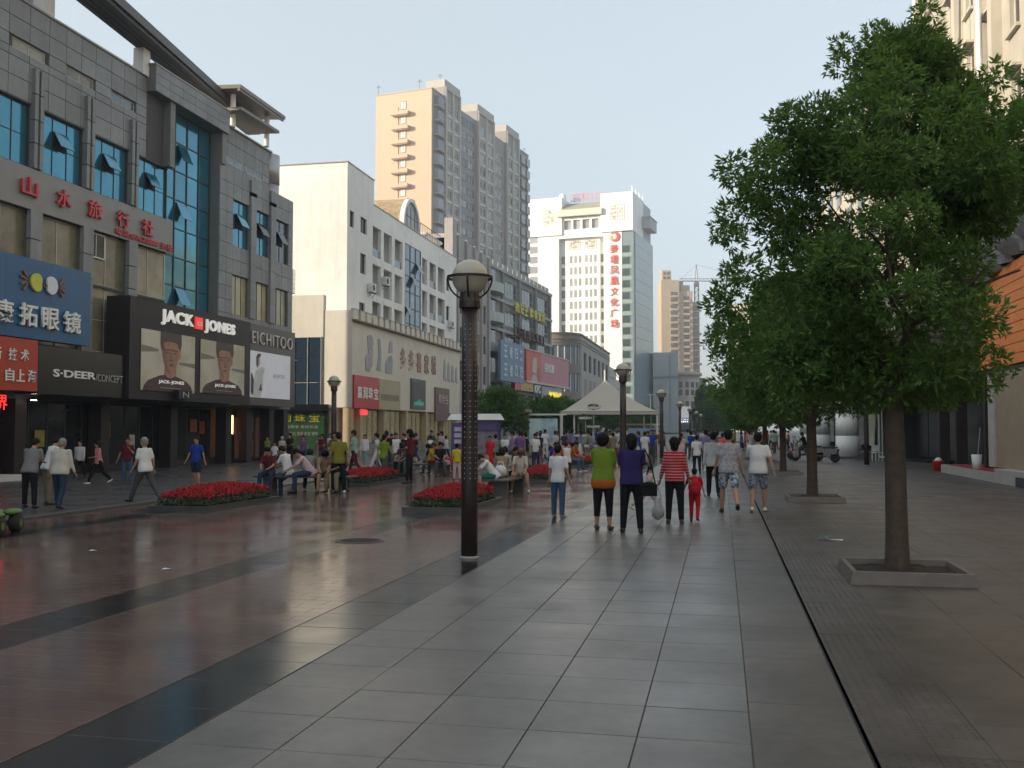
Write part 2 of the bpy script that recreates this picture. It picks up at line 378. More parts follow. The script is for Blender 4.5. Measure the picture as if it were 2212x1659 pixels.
M_white = mat('white_render', (.82, .81, .775), .7, .05, 1.2, .03, 20, stain=.12)
M_whiteshade = mat('off_white_render', (.62, .61, .585), .75, .06, 1.4, stain=.12)
M_conc = mat('grey_concrete', (.26, .255, .24), .8, .10, 1.5, .05, 20, stain=.18)
M_roof = mat('roof_grey', (.18, .18, .18), .9)
M_black = mat('black_panel', (.012, .012, .013), .25, .1, 3)
M_dbrown = mat('dark_brown_panel', (.030, .022, .022), .45, .08, 3, spec=.25)
M_dark_in = mat('dark_shop_interior', (.02, .018, .016), .8, .3, 1)
M_steel = mat('steel_dark', (.08, .08, .085), .5, metal=.5)
M_alu = mat('aluminium', (.45, .45, .45), .35, metal=.8)
M_redlet = mat('red_lettering', (.55, .035, .045), .4)
M_whitelet = mat('white_lettering', (.78, .78, .74), .5)
M_lit_w = mat('lit_white_sign', (.75, .74, .7), .5, emit=(1, .96, .9), estr=.12)

# ------------------------------------------------------------------ grey stone department store on the left
AZ = .12
A = thing('department_store', 'grey stone clad shopping building with blue glass windows filling the left side', 'building', (-23, 0, AZ), R(90))
holes = []; bays = []
k = 0
for k in range(-3, 12):            # window bays, 2.85 m apart, going towards and past the camera
    x1 = 37.68 - 2.85 * k if k >= 0 else None
    if k < 0: continue
    bays.append((x1 - 2.33, x1))
for a, b in bays:
    holes += [(a, b, 10.47, 12.60), (a - .12, b + .1, 7.0, 8.98), (a - .12, b + .1, 4.45, 6.9)]
for a, b in [(30.92, 32.63), (33.61, 35.27)] + [(30.92 - 2.7 * i, 32.6 - 2.7 * i) for i in range(1, 8)]: holes.append((a, b, 14.30, 14.68))
XL = 4.0
w = MB(); wall_mb(w, XL, 37.7, 2.6, 16.0, .06, .3, holes)
w.box(XL - .02, 49.8, 1.2, 14, 0, 15.7)                                 # body of the building
w.box(XL, 49.8, .7, 1.2, 3.0, 15.6)
w.build('wall', M_stone_d, A)
w = MB().box(-42, XL - .05, 0, 14, 0, 16).build('shade_wing', M_stone, A)     # unseen extension behind the camera, added to keep the street in shade
# cladding stones
nst = 0
def clad(xs, zs, y, t, skip, m=None, g=.012, lim=[300], stuff=[None]):
    for i in range(len(xs) - 1):
        for j in range(len(zs) - 1):
            a, b, c, d = xs[i] + g, xs[i + 1] - g, zs[j] + g, zs[j + 1] - g
            cx, cz = (a + b) / 2, (c + d) / 2
            if b - a < .05 or any(h[0] < cx < h[1] and h[2] < cz < h[3] for h in skip): continue
            if lim[0] > 0 and a > 26.0: piece('cladding_stone', a, b, y, y + t, c, d, m or M_stone, A); lim[0] -= 1
            else:
                if stuff[0] is None: stuff[0] = MB()
                stuff[0].box(a, b, y, y + t, c, d)
    return stuff[0]
xe = [XL]
for a, b in reversed(bays): 
    if a > XL + .3: xe += [a, a + 1.165, b]
xe = sorted(set(xe)); zt = [12.62, 13.35, 14.0, 14.28, 14.70, 15.35, 16.0]
top_x = sorted(set([XL + i * 1.0 for i in range(0, 27)] + [30.0, 30.92, 31.78, 32.63, 33.61, 34.44, 35.27, 36.0]))
clad(top_x, zt, 0, .07, [h for h in holes if h[2] > 14])
pier_x = []
for i in range(len(bays)):                       # piers between the windows, standing proud in two slim shafts
    a1 = bays[i][0]; b0 = bays[i + 1][1] if i + 1 < len(bays) else a1 - .5
    if b0 < 10: break
    mid = (a1 + b0) / 2
    for (p, q) in ((b0 + .02, mid - .05), (mid + .05, a1 - .02)):
        for z0, z1 in ((10.45, 11.3), (11.32, 12.1), (12.12, 13.0), (13.02, 13.9)):
            clad([p, q], [z0, z1], -.14, .20, [], g=.006)
        for z0, z1 in ((4.4, 5.3), (5.32, 6.2), (6.22, 7.1), (7.12, 8.0), (8.02, 9.0)):
            clad([p - .06, q + .06], [z0, z1], -.12, .18, [], g=.006)
stf = clad([0, .001], [0, .001], 0, .1, [])
for i, (a, b) in enumerate(bays):
    if a < 10: break
    if i < 5: MB().box(a, b, .0, .06, 12.60, 12.66).build('lintel', M_frame_d, A)
    o = window(A, a, b, 10.47, 12.60, .12, 3, 2, M_frame_d, M_blue, .035, .06)
    if i in (0, 1, 2): sash(o, b - a, 2.13, .78, 1.0, .76, .62, M_blue, M_dark_in)
    window(A, a - .12, b + .1, 7.0, 8.98, .16, 2, 1, M_alu if i < 5 else M_stone_d, M_curt, .04, .06)
    window(A, a - .12, b + .1, 4.45, 6.9, .16, 2, 2, M_frame_w if i == 1 else M_stone_d, M_curt, .04, .06)
# small white sliding window in the third-floor glass
window(A, 32.45, 33.55, 8.0, 8.95, .10, 2, 1, M_frame_w, M_glass_d, .06, .06)
for h in holes:
    if h[2] > 14 and h[0] > 20: 
        window(A, *h, .1, 2, 1, M_frame_w, M_curt if h[0] < 33 else M_glass_g, .035, .05)
# sign band above the third floor
MB().box(XL, 38.0, -.06, .06, 9.06, 10.42).box(XL, 38.02, -.10, .0, 9.0, 9.06).build('fascia', mat('smooth_grey_fascia', (.235, .23, .22), .45, .06, 2), A)
# projecting frame over the curtain wall
fr = MB().box(35.98, 42.2, -.38, .5, 15.42, 16.5).box(41.75, 42.1, -.3, .5, 13.95, 15.42).box(37.35, 37.72, -.28, .5, 12.65, 15.42)
fr.build('bay_frame', mat('bay_frame_stone', (.17, .17, .168), .55, .1, 4), A)
for i in range(6): clad([35.98 + i * 1.037, 35.98 + (i + 1) * 1.037], [15.42, 15.78, 16.14, 16.5], -.43, .06, [], g=.008)
MB().box(35.9, 42.25, -.46, .6, 16.5, 16.56).box(XL, 36, -.06, .6, 16.0, 16.07).box(42.3, 47.5, -.06, .6, 16.03, 16.1).build('coping', mat('coping_stone', (.33, .33, .32), .6), A)
# curtain wall
cw = MB(); x0, x1 = 37.74, 41.72; nx = 4; dz = 1.27
for i in range(nx + 1): cw.box(x0 + (x1 - x0) * i / nx - .03, x0 + (x1 - x0) * i / nx + .03, .30, .42, 2.7, 15.42)
nz = 10
for j in range(nz + 1): cw.box(x0, x1, .31, .41, 2.7 + j * dz - .025, 2.7 + j * dz + .025)
cwo = cw.build('curtain_wall', M_frame_d, A)
for i in range(nx):
    for j in range(nz):
        piece('glass_pane', x0 + (x1 - x0) * i / nx + .03, x0 + (x1 - x0) * (i + 1) / nx - .03, .34, .38, 2.73 + j * dz, 2.67 + (j + 1) * dz, M_blue, cwo)
for (i, j) in ((1, 6), (1, 3), (1, 8)):
    MB().box(0, .8, -.02, 0, -.8, 0).build('open_sash', M_blue, cwo, loc=(x0 + i + .1, .30, 2.7 + (j + 1) * dz - .1)).rotation_euler = (R(-24), 0, 0)
# lower block right of the curtain wall
bh = []
for a, b in ((43.06, 44.73), (45.31, 46.94), (47.52, 49.24)): bh += [(a, b, 10.35, 12.58), (a, b, 7.02, 8.94), (a, b, 4.0, 6.3)]
blk = MB(); wall_mb(blk, 41.75, 49.8, 2.6, 13.95, -.14, .3, bh)
blk.box(41.75, 42.0, .16, 1.2, 2.6, 13.95).box(42.0, 49.8, .8, 1.2, 2.6, 13.95).box(49.6, 49.8, .16, 1.2, 2.6, 13.95)
blk.box(42.2, 47.35, .1, 1.3, 13.95, 16.03); blk.build('corner_block', mat('bay_frame_stone'), A)
zs2 = [2.7, 3.4, 4.0, 4.8, 5.6, 6.3, 7.02, 7.66, 8.3, 8.94, 9.65, 10.35, 11.1, 11.84, 12.58, 13.27, 13.95]
clad([41.75, 42.4, 43.06, 43.9, 44.73, 45.02, 45.31, 46.1, 46.94, 47.23, 47.52, 48.4, 49.24, 49.8], [z for z in zs2 if z >= 6.3], -.20, .06, bh, g=.010)
clad([42.2, 42.83, 43.7, 44.54, 44.82, 45.7, 46.57, 47.35], [13.95, 14.31, 14.66, 15.3, 16.03], .04, .06, [(42.83, 44.54, 14.31, 14.66), (44.82, 46.57, 14.31, 14.66)])
for a, b in ((43.02, 43.06), (44.73, 45.31), (46.94, 47.52)):
    for z0 in (7.0, 7.9, 8.8, 9.7, 10.6, 11.5, 12.4, 13.1): clad([a, b], [z0, min(z0 + .9, 13.9)], -.30, .12, [], g=.005)
s2 = clad([0, .001], [0, .001], 0, .1, [])
if s2: s2.build('cladding_stones', M_stone, A, kind='stuff')
for i, (a, b) in enumerate(((43.06, 44.73), (45.31, 46.94), (47.52, 49.24))):
    o = window(A, a, b, 10.35, 12.58, -.08, 2, 2, M_frame_d, M_blue if i < 2 else M_glass_g, .035, .06)
    sash(o, 1.6, 2.2, .45, .9, .75, .7, M_glass_d if i else M_blue, M_dark_in)
    window(A, a, b, 7.02, 8.94, -.08, 3, 1, M_frame_d, M_curt_y, .035, .06)
for a, b in ((42.83, 44.54), (44.82, 46.57)): window(A, a, b, 14.31, 14.66, .05, 2, 1, M_frame_w, M_glass_g, .03, .05)
MB().lathe([(.55, 12.6), (.55, 14.4)], 18, (47.9, .35, 0)).lathe([(.57, 14.45), (.57, 16.0), (.3, 16.1)], 18, (47.9, .35, 0)).build('corner_drum', mat('drum_metal', (.42, .42, .42), .35, metal=.4), A, smooth=True)
MB().box(8, 34, 3, 9, 15.9, 19.2).build('penthouse', M_stone, A)
# long angled canopy blade on the roof, with its posts
M_can = mat('canopy_metal', (.085, .078, .075), .5, .12, 1.5)
cb = MB()
P0, P1, P2, P3 = (24.0, -2.2), (47.71, .77), (47.55, 1.48), (24.0, -.9)
cb.prism([P0, P1, P2, P3], 17.12, 17.26); cb.prism([(24, -2.35), (47.8, .70), (47.75, .98), (24, -2.05)], 17.26, 17.62)
for i in range(1, 4):
    o = i * .3; cb.prism([(24, -2.1 + o), (47.6, .86 + o * .5), (47.6, .90 + o * .5), (24, -2.02 + o)], 17.08, 17.12)
cb.build('roof_canopy', M_can, A)
piece('canopy_post', 35.55, 36.05, -.1, .35, 16.0, 17.1, M_white, A); piece('canopy_post', 30.0, 30.5, .2, .7, 16.0, 17.1, M_white, A)
uc = MB().prism([(42.2, -.95), (47.1, -.95), (46.7, .9), (42.0, .9)], 17.62, 17.80); uc.prism([(42.3, -.95), (46.2, -1.05), (46.0, .5), (42.3, .5)], 16.62, 16.76)
uc.box(42.2, 47.0, -.9, -.8, 17.5, 17.62).build('upper_canopy', mat('canopy_edge', (.20, .185, .165), .5, .1, 2), A)
MB().tube((46.3, -.3, 16), (46.3, -.3, 17.6), .13, n=10).build('canopy_post', M_white, A); MB().tube((42.9, -.2, 16), (42.9, -.2, 17.6), .13, n=10).build('canopy_post', M_white, A)
MB().box(49.85, 50.5, .2, 1.2, 9.0, 9.05).build('ledge', M_steel, A)
cg = MB()
for i in range(6): cg.box(49.85 + i * .14, 49.87 + i * .14, .0, .02, 9.0, 10.3)
for j in range(6): cg.box(49.85, 50.57, 0, .02, 9.0 + j * .26, 9.02 + j * .26)
for y_ in (0.02,): cg.box(49.85, 50.57, 0, .8, 9.0, 9.02).box(50.55, 50.57, 0, .8, 9.0, 9.02)
cg.build('window_cage', M_alu, A)

# street level shops: columns, dark glazed fronts, a recess and warm lit displays
M_warm = mat('warm_lit_display', (.5, .25, .1), .5, .4, 2.5, emit=(1.0, .42, .15), estr=.16)
M_wood = mat('red_brown_door', (.13, .045, .025), .4, .2, 2)
sh = MB().box(XL, 49.8, .05, 1.1, 2.55, 3.0)
for x in (24.6, 28.7, 33.35, 38.2, 43.0, 45.1, 47.6, 49.3): sh.box(x, x + .55, 0.0, .55, -.3, 2.55)
sh.box(XL, 49.8, .5, .6, -.3, .18)
sh.build('shop_front', M_dbrown, A)
MB().box(XL, 49.8, 3.0, 3.1, 0, 2.6).build('shop_back_wall', M_dark_in, A)
for x0, x1, n, pm in ((25.2, 28.6, 3, M_glass_d), (29.3, 33.3, 4, M_glass_d), (33.95, 38.1, 4, M_glass_d), (38.8, 42.9, 4, M_glass_d), (43.6, 45.0, 2, M_warm), (45.7, 47.5, 2, M_curt)):
    window(A, x0, x1, .05, 2.5, .75, n, 1, M_steel, pm, .05, .06, name='shop_window')
for x in (44.45, 45.9, 46.6): MB().box(x, x + .42, .28, .33, .1, 2.1).box(x + .35, x + .4, .2, .28, 1.0, 1.4).build('door', M_wood, A)
MB().box(44.2, 44.27, .3, .34, 1.3, 2.2).build('display_light', mat('warm_lamp', (.9, .5, .2), .5, emit=(1, .55, .2), estr=2.2), A)
for x, w_, h_, c_ in ((36.3, .35, 1.2, 'white_notice'), (30.6, .5, 1.4, 'yellow_notice'), (41.0, .6, 1.9, 'red_poster'), (41.8, .5, 1.8, 'red_poster'), (34.6, .4, 1.7, 'brown_poster')): MB().box(x, x + w_, .70, .74, h_ - .5, h_ + .1).build('window_poster', mat(c_, dict(white_notice=(.45, .45, .45), yellow_notice=(.25, .22, .04), red_poster=(.22, .05, .03), brown_poster=(.12, .08, .05))[c_], .5, .4, 5), A)
MB().box(25.9, 28.4, -.9, .3, -.2, .05).build('step', M_whiteshade, A)
MB().lathe([(.10, 0), (.08, .02)], 12).build('downlight', mat('white_lamp', (1, 1, 1), .5, emit=(1, .97, .9), estr=6), A, loc=(29.2, -.3, 2.50))

def signboard(root, name, label, x0, x1, z0, z1, yf, t, m, cat='sign', edge=None):
    p = world(root, x0, yf, z0); s = thing(name, label, cat, p, root.rotation_euler.z)
    MB().box(0, x1 - x0, 0, t, 0, z1 - z0).build('board', m, s)
    if edge: MB().box(-.03, x1 - x0 + .03, -.03, 0, z1 - z0 - .02, z1 - z0 + .05).box(-.03, x1 - x0 + .03, -.03, 0, -.05, .02).build('edge_trim', edge, s)
    return s
# red travel agency characters, mounted one by one on the band
s = thing('building_sign', 'red Chinese characters of a travel agency on the grey band above the curtained windows', 'sign', world(A, 28.4, -.1, 9.42), R(90))
for ch, x, z in zip('山水旅行社', (28.56, 30.34, 32.13, 33.90, 35.60), (9.42, 9.42, 9.42, 9.42, 9.42)):
    letters(s, ch, x - 28.4, x - 28.4 + .80, z - 9.42, z - 9.42 + .64, 0, M_redlet, .09, .012, 'character')
letters(s, '电话:87620888 五楼', 5.5, 9.5, -.34, -.06, 0, M_redlet, .05, .005, 'phone_lettering')
# blue optician sign
M_blues = mat('blue_sign_panel', (.012, .10, .24), .35, .06, 1.5, rand=.04)
s = thing('shop_sign', 'large blue optician signboard with two lens shapes and white Chinese characters', 'sign', world(A, 20.5, -1.0, 4.48), R(90))
for i in range(5): piece('sign_panel', i * 2.13 + .004, (i + 1) * 2.13 - .004, 0, .35, 0, 2.62, M_blues, s)
for ch, x0, x1, z0 in (('康', 26.35, 27.15, .38), ('拓', 27.45, 28.27, .38), ('眼', 28.5, 29.35, .36), ('镜', 29.62, 30.5, .36)):
    letters(s, ch, x0 - 20.5, x1 - 20.5, z0, z0 + .74, -.04, M_whitelet, .08, .015, 'character')
M_yel = mat('yellow_lens', (.55, .56, .07), .5); M_or = mat('orange_ray', (.32, .12, .05), .5)
for cx, m_ in ((7.75, M_yel), (8.47, mat('white_lens', (.7, .7, .75), .5))):
    pts = [(cx + .30 * math.cos(a) * (1 - .25 * max(0, math.cos(a if cx < 8 else math.pi - a)) ** 6), 1.86 + .30 * math.sin(a)) for a in [2 * math.pi * i / 28 for i in range(28)]]
    MB().xprism(pts, -.09, -.02).build('lens', m_, s)
ry = MB()
for sg, cx in ((-1, 7.42), (1, 8.80)):
    for a in (-48, -18, 16, 46):
        d = Vector((sg * math.cos(R(a)), 0, math.sin(R(a)))); n_ = Vector((-d.z, 0, d.x))
        p = Vector((cx, 0, 1.86)) + d * .12
        ry.xprism([(v.x, v.z) for v in (p + n_ * .012, p + d * .30 + n_ * .035, p + d * .30 - n_ * .035, p - n_ * .012)], -.07, -.02)
ry.build('rays', M_or, s)
MB().xprism([(7.98, 1.80), (8.1, 1.72), (8.24, 1.80), (8.22, 1.85), (8.1, 1.78), (8.0, 1.85)], -.10, -.05).build('bridge', M_black, s)
# orange sign below
s = signboard(A, 'shop_sign', 'orange red signboard with white Chinese characters under the blue optician sign', 21.0, 28.46, 2.77, 4.44, -1.0, .3, mat('orange_red_panel', (.42, .045, .018), .4, .05, 1.5))
for ch, x in zip('新技术', (26.35, 27.05, 27.6)): letters(s, ch, x - 21, x - 21 + .38, .95, 1.33, -.02, M_whitelet, .03, .012, 'character')
for ch, x in zip('来自上海', (26.2, 26.93, 27.42, 27.95)): letters(s, ch, x - 21, x - 21 + .38, .28, .68, -.02, M_whitelet, .03, .012, 'character')
# black S.DEER board
s = signboard(A, 'shop_sign', 'long black fascia sign with white latin lettering reading S DEER CONCEPT', 28.48, 33.33, 2.70, 4.30, -1.0, .9, M_black)
letters(s, 'S·DEER', .72, 3.02, .60, .86, -.01, M_whitelet, .03, .022)
letters(s, '/CONCEPT', 3.04, 4.65, .55, .82, -.01, mat('grey_lettering', (.35, .35, .34), .5), .02)
# JACK JONES board
s = signboard(A, 'shop_sign', 'tall dark brown signboard with white JACK JONES lettering and two portrait posters', 33.35, 43.10, 2.68, 6.60, -1.15, 1.0, M_dbrown)
letters(s, 'JACK', 2.05, 4.48, 3.02, 3.66, -.02, M_lit_w, .08, .03, space=1.14)
letters(s, 'JONES', 5.42, 8.1, 3.0, 3.62, -.02, M_lit_w, .08, .03, space=1.14)
MB().box(4.66, 5.24, -.07, 0, 3.12, 3.62).build('emblem', mat('red_emblem', (.55, .02, .02), .5, emit=(1, .05, .04), estr=.25), s)
MB().box(4.76, 5.14, -.085, -.07, 3.27, 3.43).build('emblem_bar', M_whitelet, s); MB().box(4.86, 5.04, -.09, -.085, 3.32, 3.38).build('emblem_bar', mat('red_emblem'), s)
M_skin_p = mat('printed_skin', (.36, .19, .115), .5, .22, 2.6); M_hair_p = mat('printed_hair', (.07, .045, .03), .5)
M_sand = mat('printed_sand', (.50, .45, .33), .5, .08, .5, col2=(.56, .52, .42)); M_tee = mat('printed_tee', (.07, .03, .03), .5)
def portrait(s, x0, x1, z0, z1, y, k):
    w_, h_ = x1 - x0, z1 - z0; X = lambda a: x0 + a * w_; Z = lambda b: z0 + b * h_
    p = MB().box(x0, x1, y - .03, y, z0, z1).build('poster', M_sand, s)
    MB().xprism([(X(0), Z(.62)), (X(.3), Z(.66)), (X(.3), Z(.70)), (X(0), Z(.74))], y - .035, y - .031).xprism([(X(.68), Z(.48)), (X(1), Z(.44)), (X(1), Z(.52)), (X(.7), Z(.52))], y - .035, y - .031).build('dunes', mat('printed_dune', (.22, .20, .15), .5), p)
    sh_ = [(X(.03), Z(0)), (X(.95), Z(0)), (X(.93), Z(.10)), (X(.84), Z(.19)), (X(.68), Z(.25)), (X(.60), Z(.28)), (X(.42), Z(.28)), (X(.32), Z(.26)), (X(.12), Z(.17)), (X(.05), Z(.08))]
    MB().xprism(sh_, y - .038, y - .031).build('shirt', M_tee, p)
    MB().xprism([(X(.41), Z(.29)), (X(.47), Z(.235)), (X(.56), Z(.235)), (X(.63), Z(.29)), (X(.635), Z(.45)), (X(.42), Z(.45))], y - .042, y - .039).build('neck', M_skin_p, p)
    MB().xprism([(X(.375), Z(.80)), (X(.37), Z(.62)), (X(.395), Z(.50)), (X(.43), Z(.38)), (X(.48), Z(.315)), (X(.545), Z(.31)), (X(.60), Z(.36)), (X(.645), Z(.47)), (X(.675), Z(.60)), (X(.68), Z(.70)), (X(.68), Z(.86)), (X(.40), Z(.86))], y - .046, y - .043).build('face', M_skin_p, p)
    MB().xprism([(X(.675), Z(.56)), (X(.705), Z(.58)), (X(.71), Z(.69)), (X(.68), Z(.70))], y - .044, y - .041).build('ear', M_skin_p, p)
    MB().xprism([(X(.33), Z(.80)), (X(.355), Z(.68)), (X(.378), Z(.70)), (X(.385), Z(.80)), (X(.43), Z(.845)), (X(.55), Z(.85)), (X(.64), Z(.83)), (X(.675), Z(.74)), (X(.70), Z(.70)), (X(.725), Z(.82)), (X(.72), Z(1.0)), (X(.33), Z(1.0))], y - .05, y - .047).build('hair', M_hair_p, p)
    b = MB()
    for c, sg in (.455, 1), (.60, -1):
        b.xprism([(X(c - .065), Z(.695 - .01 * sg)), (X(c + .065), Z(.695 + .012 * sg)), (X(c + .06), Z(.718 + .01 * sg)), (X(c - .06), Z(.72 - .012 * sg))][::1], y - .052, y - .047); b.xprism([(X(c - .045), Z(.655)), (X(c), Z(.645)), (X(c + .045), Z(.655)), (X(c), Z(.675))], y - .052, y - .047)
    b.xprism([(X(.47), Z(.445)), (X(.53), Z(.435)), (X(.59), Z(.45)), (X(.53), Z(.475))], y - .052, y - .047).xprism([(X(.49), Z(.52)), (X(.565), Z(.52)), (X(.55), Z(.545)), (X(.50), Z(.54))], y - .052, y - .047)
    b.build('facial_feature', mat('printed_shadow', (.13, .06, .04), .5), p)
    MB().xprism([(X(.37), Z(.60)), (X(.395), Z(.50)), (X(.43), Z(.38)), (X(.48), Z(.315)), (X(.52), Z(.31)), (X(.46), Z(.42)), (X(.44), Z(.55)), (X(.445), Z(.66)), (X(.41), Z(.78)), (X(.378), Z(.78))], y - .0465, y - .0462).xprism([(X(.50), Z(.52)), (X(.535), Z(.55)), (X(.52), Z(.69)), (X(.505), Z(.69))], y - .0465, y - .0462).build('face_tone', mat('printed_skin_tone', (.24, .12, .075), .5, .15, 3), p)
    letters(p, 'JACK–JONES', X(.30), X(.78), Z(.12), Z(.19), y - .05, M_lit_w, .006, .02)
    MB().box(X(.34), X(.72), y - .046, y - .043, Z(.055), Z(.065)).build('print_line', mat('grey_lettering'), p)
portrait(s, .72, 4.66, .36, 2.74, -.01, 1); portrait(s, 5.15, 9.1, .42, 2.72, -.01, 2)
t = MB().box(3.0, 4.05, -.3, 0, .08, .44).build('sign_box', M_black, s)
letters(t, 'N', 3.3, 3.75, .15, .38, -.31, mat('grey_lettering'), .01)
# EICHITOO
s = signboard(A, 'shop_sign', 'brown signboard with slim EICHITOO lettering above a white fashion poster', 43.14, 48.44, 2.68, 6.60, -1.0, .9, mat('brown_sign_panel', (.085, .068, .064), .4))
letters(s, 'EICHITOO', .35, 4.9, 2.98, 3.58, -.02, mat('pale_lettering', (.6, .56, .5), .5), .05, -.004, space=1.15)
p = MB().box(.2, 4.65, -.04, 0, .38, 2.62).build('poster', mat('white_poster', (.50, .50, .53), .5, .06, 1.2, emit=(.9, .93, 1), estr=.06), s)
MB().xprism([(.25, .42), (1.3, .42), (1.55, .9), (1.5, 1.4), (1.75, 1.75), (1.6, 1.9), (1.1, 1.85), (.7, 1.6), (.5, 1.0)], -.05, -.041).build('coat', mat('printed_white_coat', (.62, .62, .63), .5, .1, 4), p)
MB().xprism([(1.0 + .19 * math.cos(a), 2.13 + .25 * math.sin(a)) for a in [i * math.pi / 9 for i in range(18)]], -.055, -.051).build('face', mat('printed_pale_skin', (.45, .36, .32), .5), p)
MB().xprism([(.8, 1.95), (.9, 1.8), (.98, 2.1), (1.0, 2.3), (1.2, 2.38), (1.32, 2.5), (.95, 2.52), (.78, 2.35)], -.06, -.056).xprism([(.25, .6), (.5, .5), (.55, 1.2), (.35, 1.55), (.25, 1.5)], -.06, -.056).xprism([(1.1, .7), (1.4, .75), (1.3, 1.1)], -.06, -.056).build('hair', M_hair_p, p)
letters(p, 'EICHITOO', 2.7, 3.95, 1.42, 1.62, -.045, mat('grey_lettering'), .004)
# red LED letters and vertical board at the extreme left
s = thing('led_sign', 'red glowing LED characters over the shop door below the orange sign', 'sign', world(A, 25.9, -.4, 2.1), R(90))
letters(s, '眼镜世界', .0, 1.9, .05, .55, 0, mat('red_led', (.5, 0, 0), .5, emit=(1, .03, .03), estr=.75), .02, .0, 'character')
s = signboard(A, 'banner_sign', 'narrow dark red vertical banner with white characters at the left edge', 25.55, 26.45, .1, 1.95, -.7, .05, mat('dark_red_panel', (.12, .012, .012), .5))
for i, ch in enumerate('验光配镜'): letters(s, ch, .25, .70, 1.40 - i * .42, 1.75 - i * .42, -.01, M_whitelet, .01, .01, 'character')
# mannequin in the first window
t = thing('mannequin', 'yellowish mannequin in a dark dress in the shop window behind the men at left', 'mannequin', world(A, 27.4, .15, .05), 0)
MB().cap((0, 0, .9), (0, 0, 1.35), .13, .15).cap((.07, 0, .08), (.07, 0, .85), .05, .08).cap((-.07, 0, .08), (-.07, 0, .85), .05, .08).build('body', mat('mannequin_skin', (.30, .25, .14), .5), t, True)
MB().cap((0, 0, .55), (0, 0, 1.3), .2, .16).build('dress', M_dark_in, t, True)
MB().ell((0, 0, 1.62), (.09, .1, .12)).build('head', mat('mannequin_skin'), t, True)
# ------------------------------------------------------------------ white apartment block with loggias
B = thing('white_apartment_block', 'white rendered block with a blank sunlit end wall and rows of deep loggias', 'building', (-24, 0, .2), R(90))
cols = [(65.66, 67.39), (67.99, 69.83), (70.47, 72.33), (77.45, 78.9), (79.57, 81.49), (82.06, 84.24)]
rows = [(13.7, 15.85), (11.0, 13.15), (8.4, 10.5), (5.8, 7.9)]
bh = []
for a, b in cols:
    for c, d in rows: bh.append((a, b, c - (.25 if a > 77 else 0), d - (.25 if a > 77 else 0)))
small = [(61.25, 62.05, 14.9, 16.0), (63.22, 64.47, 14.9, 16.0), (63.22, 64.3, 12.1, 13.5), (63.1, 64.2, 9.2, 10.1), (84.75, 85.8, 13.9, 15.0), (84.75, 85.8, 11.2, 12.5), (84.75, 85.8, 8.4, 9.6)]
bh += small + [(72.95, 77.05, 6.0, 16.0)]
w = MB(); wall_mb(w, 60.78, 88.2, 3, 17.35, 0, .25, bh)
w.box(60.78, 65.85, 0, .25, 17.35, 19.1).box(65.6, 65.85, .25, 12, 17.4, 19.1).box(60.78, 61.05, .25, 12, 3, 19.1).box(60.78, 65.85, 11.8, 12, 17, 19.1)
w.box(61.05, 88.2, 1.15, 12, 3, 16.9).box(61.05, 88.2, .25, 1.15, 16.0, 16.9).box(88.0, 88.2, .2, 12, 3, 17.2)
for z in (13.45, 10.75, 8.15, 5.6): w.box(61.1, 88.0, .25, 1.15, z - .15, z)
for x in (65.5, 67.7, 70.2, 72.6, 77.2, 79.25, 81.8, 84.5): w.box(x - .08, x + .08, .25, 1.15, 3, 16.0)
w.build('wall', M_white, B)
M_cop = mat('coping_stone', (.33, .33, .32), .6)
MB().box(60.7, 65.9, -.05, .3, 19.1, 19.16).box(60.7, 61.1, .3, 12, 19.1, 19.16).box(65.85, 88.25, -.05, .3, 17.35, 17.41).build('coping', M_cop, B)
for a, b in cols:
    for c, d in rows: 
        o_ = -.25 if a > 77 else 0
        window(B, a + .1, b - .1, c + o_ + .55, d + o_ - .15, 1.08, 2, 1, M_frame_w, M_glass_g if random.random() < .7 else M_glass_d, .05, .06)
        if random.random() < .35: MB().box(a, b, .1, .14, c + o_, c + o_ + random.uniform(.5, .8)).build('balcony_screen', M_glass_g, B)
for h in small: window(B, *h, .12, 2, 1, M_frame_d, M_glass_d, .05, .06)
# beige blind in one loggia
MB().box(79.65, 81.4, .2, .25, 9.6, 10.2).build('blind', mat('beige_blind', (.42, .34, .26), .7), B)
cwb = MB()
for i in range(4): cwb.box(72.95 + i * 1.366 - .03, 72.95 + i * 1.366 + .03, .0, .1, 6, 16)
for j in range(9): cwb.box(72.95, 77.05, 0.01, .09, 6 + j * 1.25 - .03, 6 + j * 1.25 + .03)
cwb = cwb.build('stair_glazing', M_frame_d, B)
M_blue2 = mat('faded_blue_glass', (.09, .15, .20), .14, .25, .8, metal=.4, spec=.7, rand=.3)
for i in range(3):
    for j in range(8): piece('glass_pane', 72.98 + i * 1.366, 72.92 + (i + 1) * 1.366, .04, .07, 6.03 + j * 1.25, 5.97 + (j + 1) * 1.25, M_blue2, cwb)
for i, j in ((2, 6), (1, 5), (0, 3)): MB().box(0, 1.2, -.03, 0, -.8, 0).build('open_sash', M_glass_d, cwb, loc=(73.05 + i * 1.366, -.02, 6 + (j + 1) * 1.25)).rotation_euler = (R(-25), 0, 0)
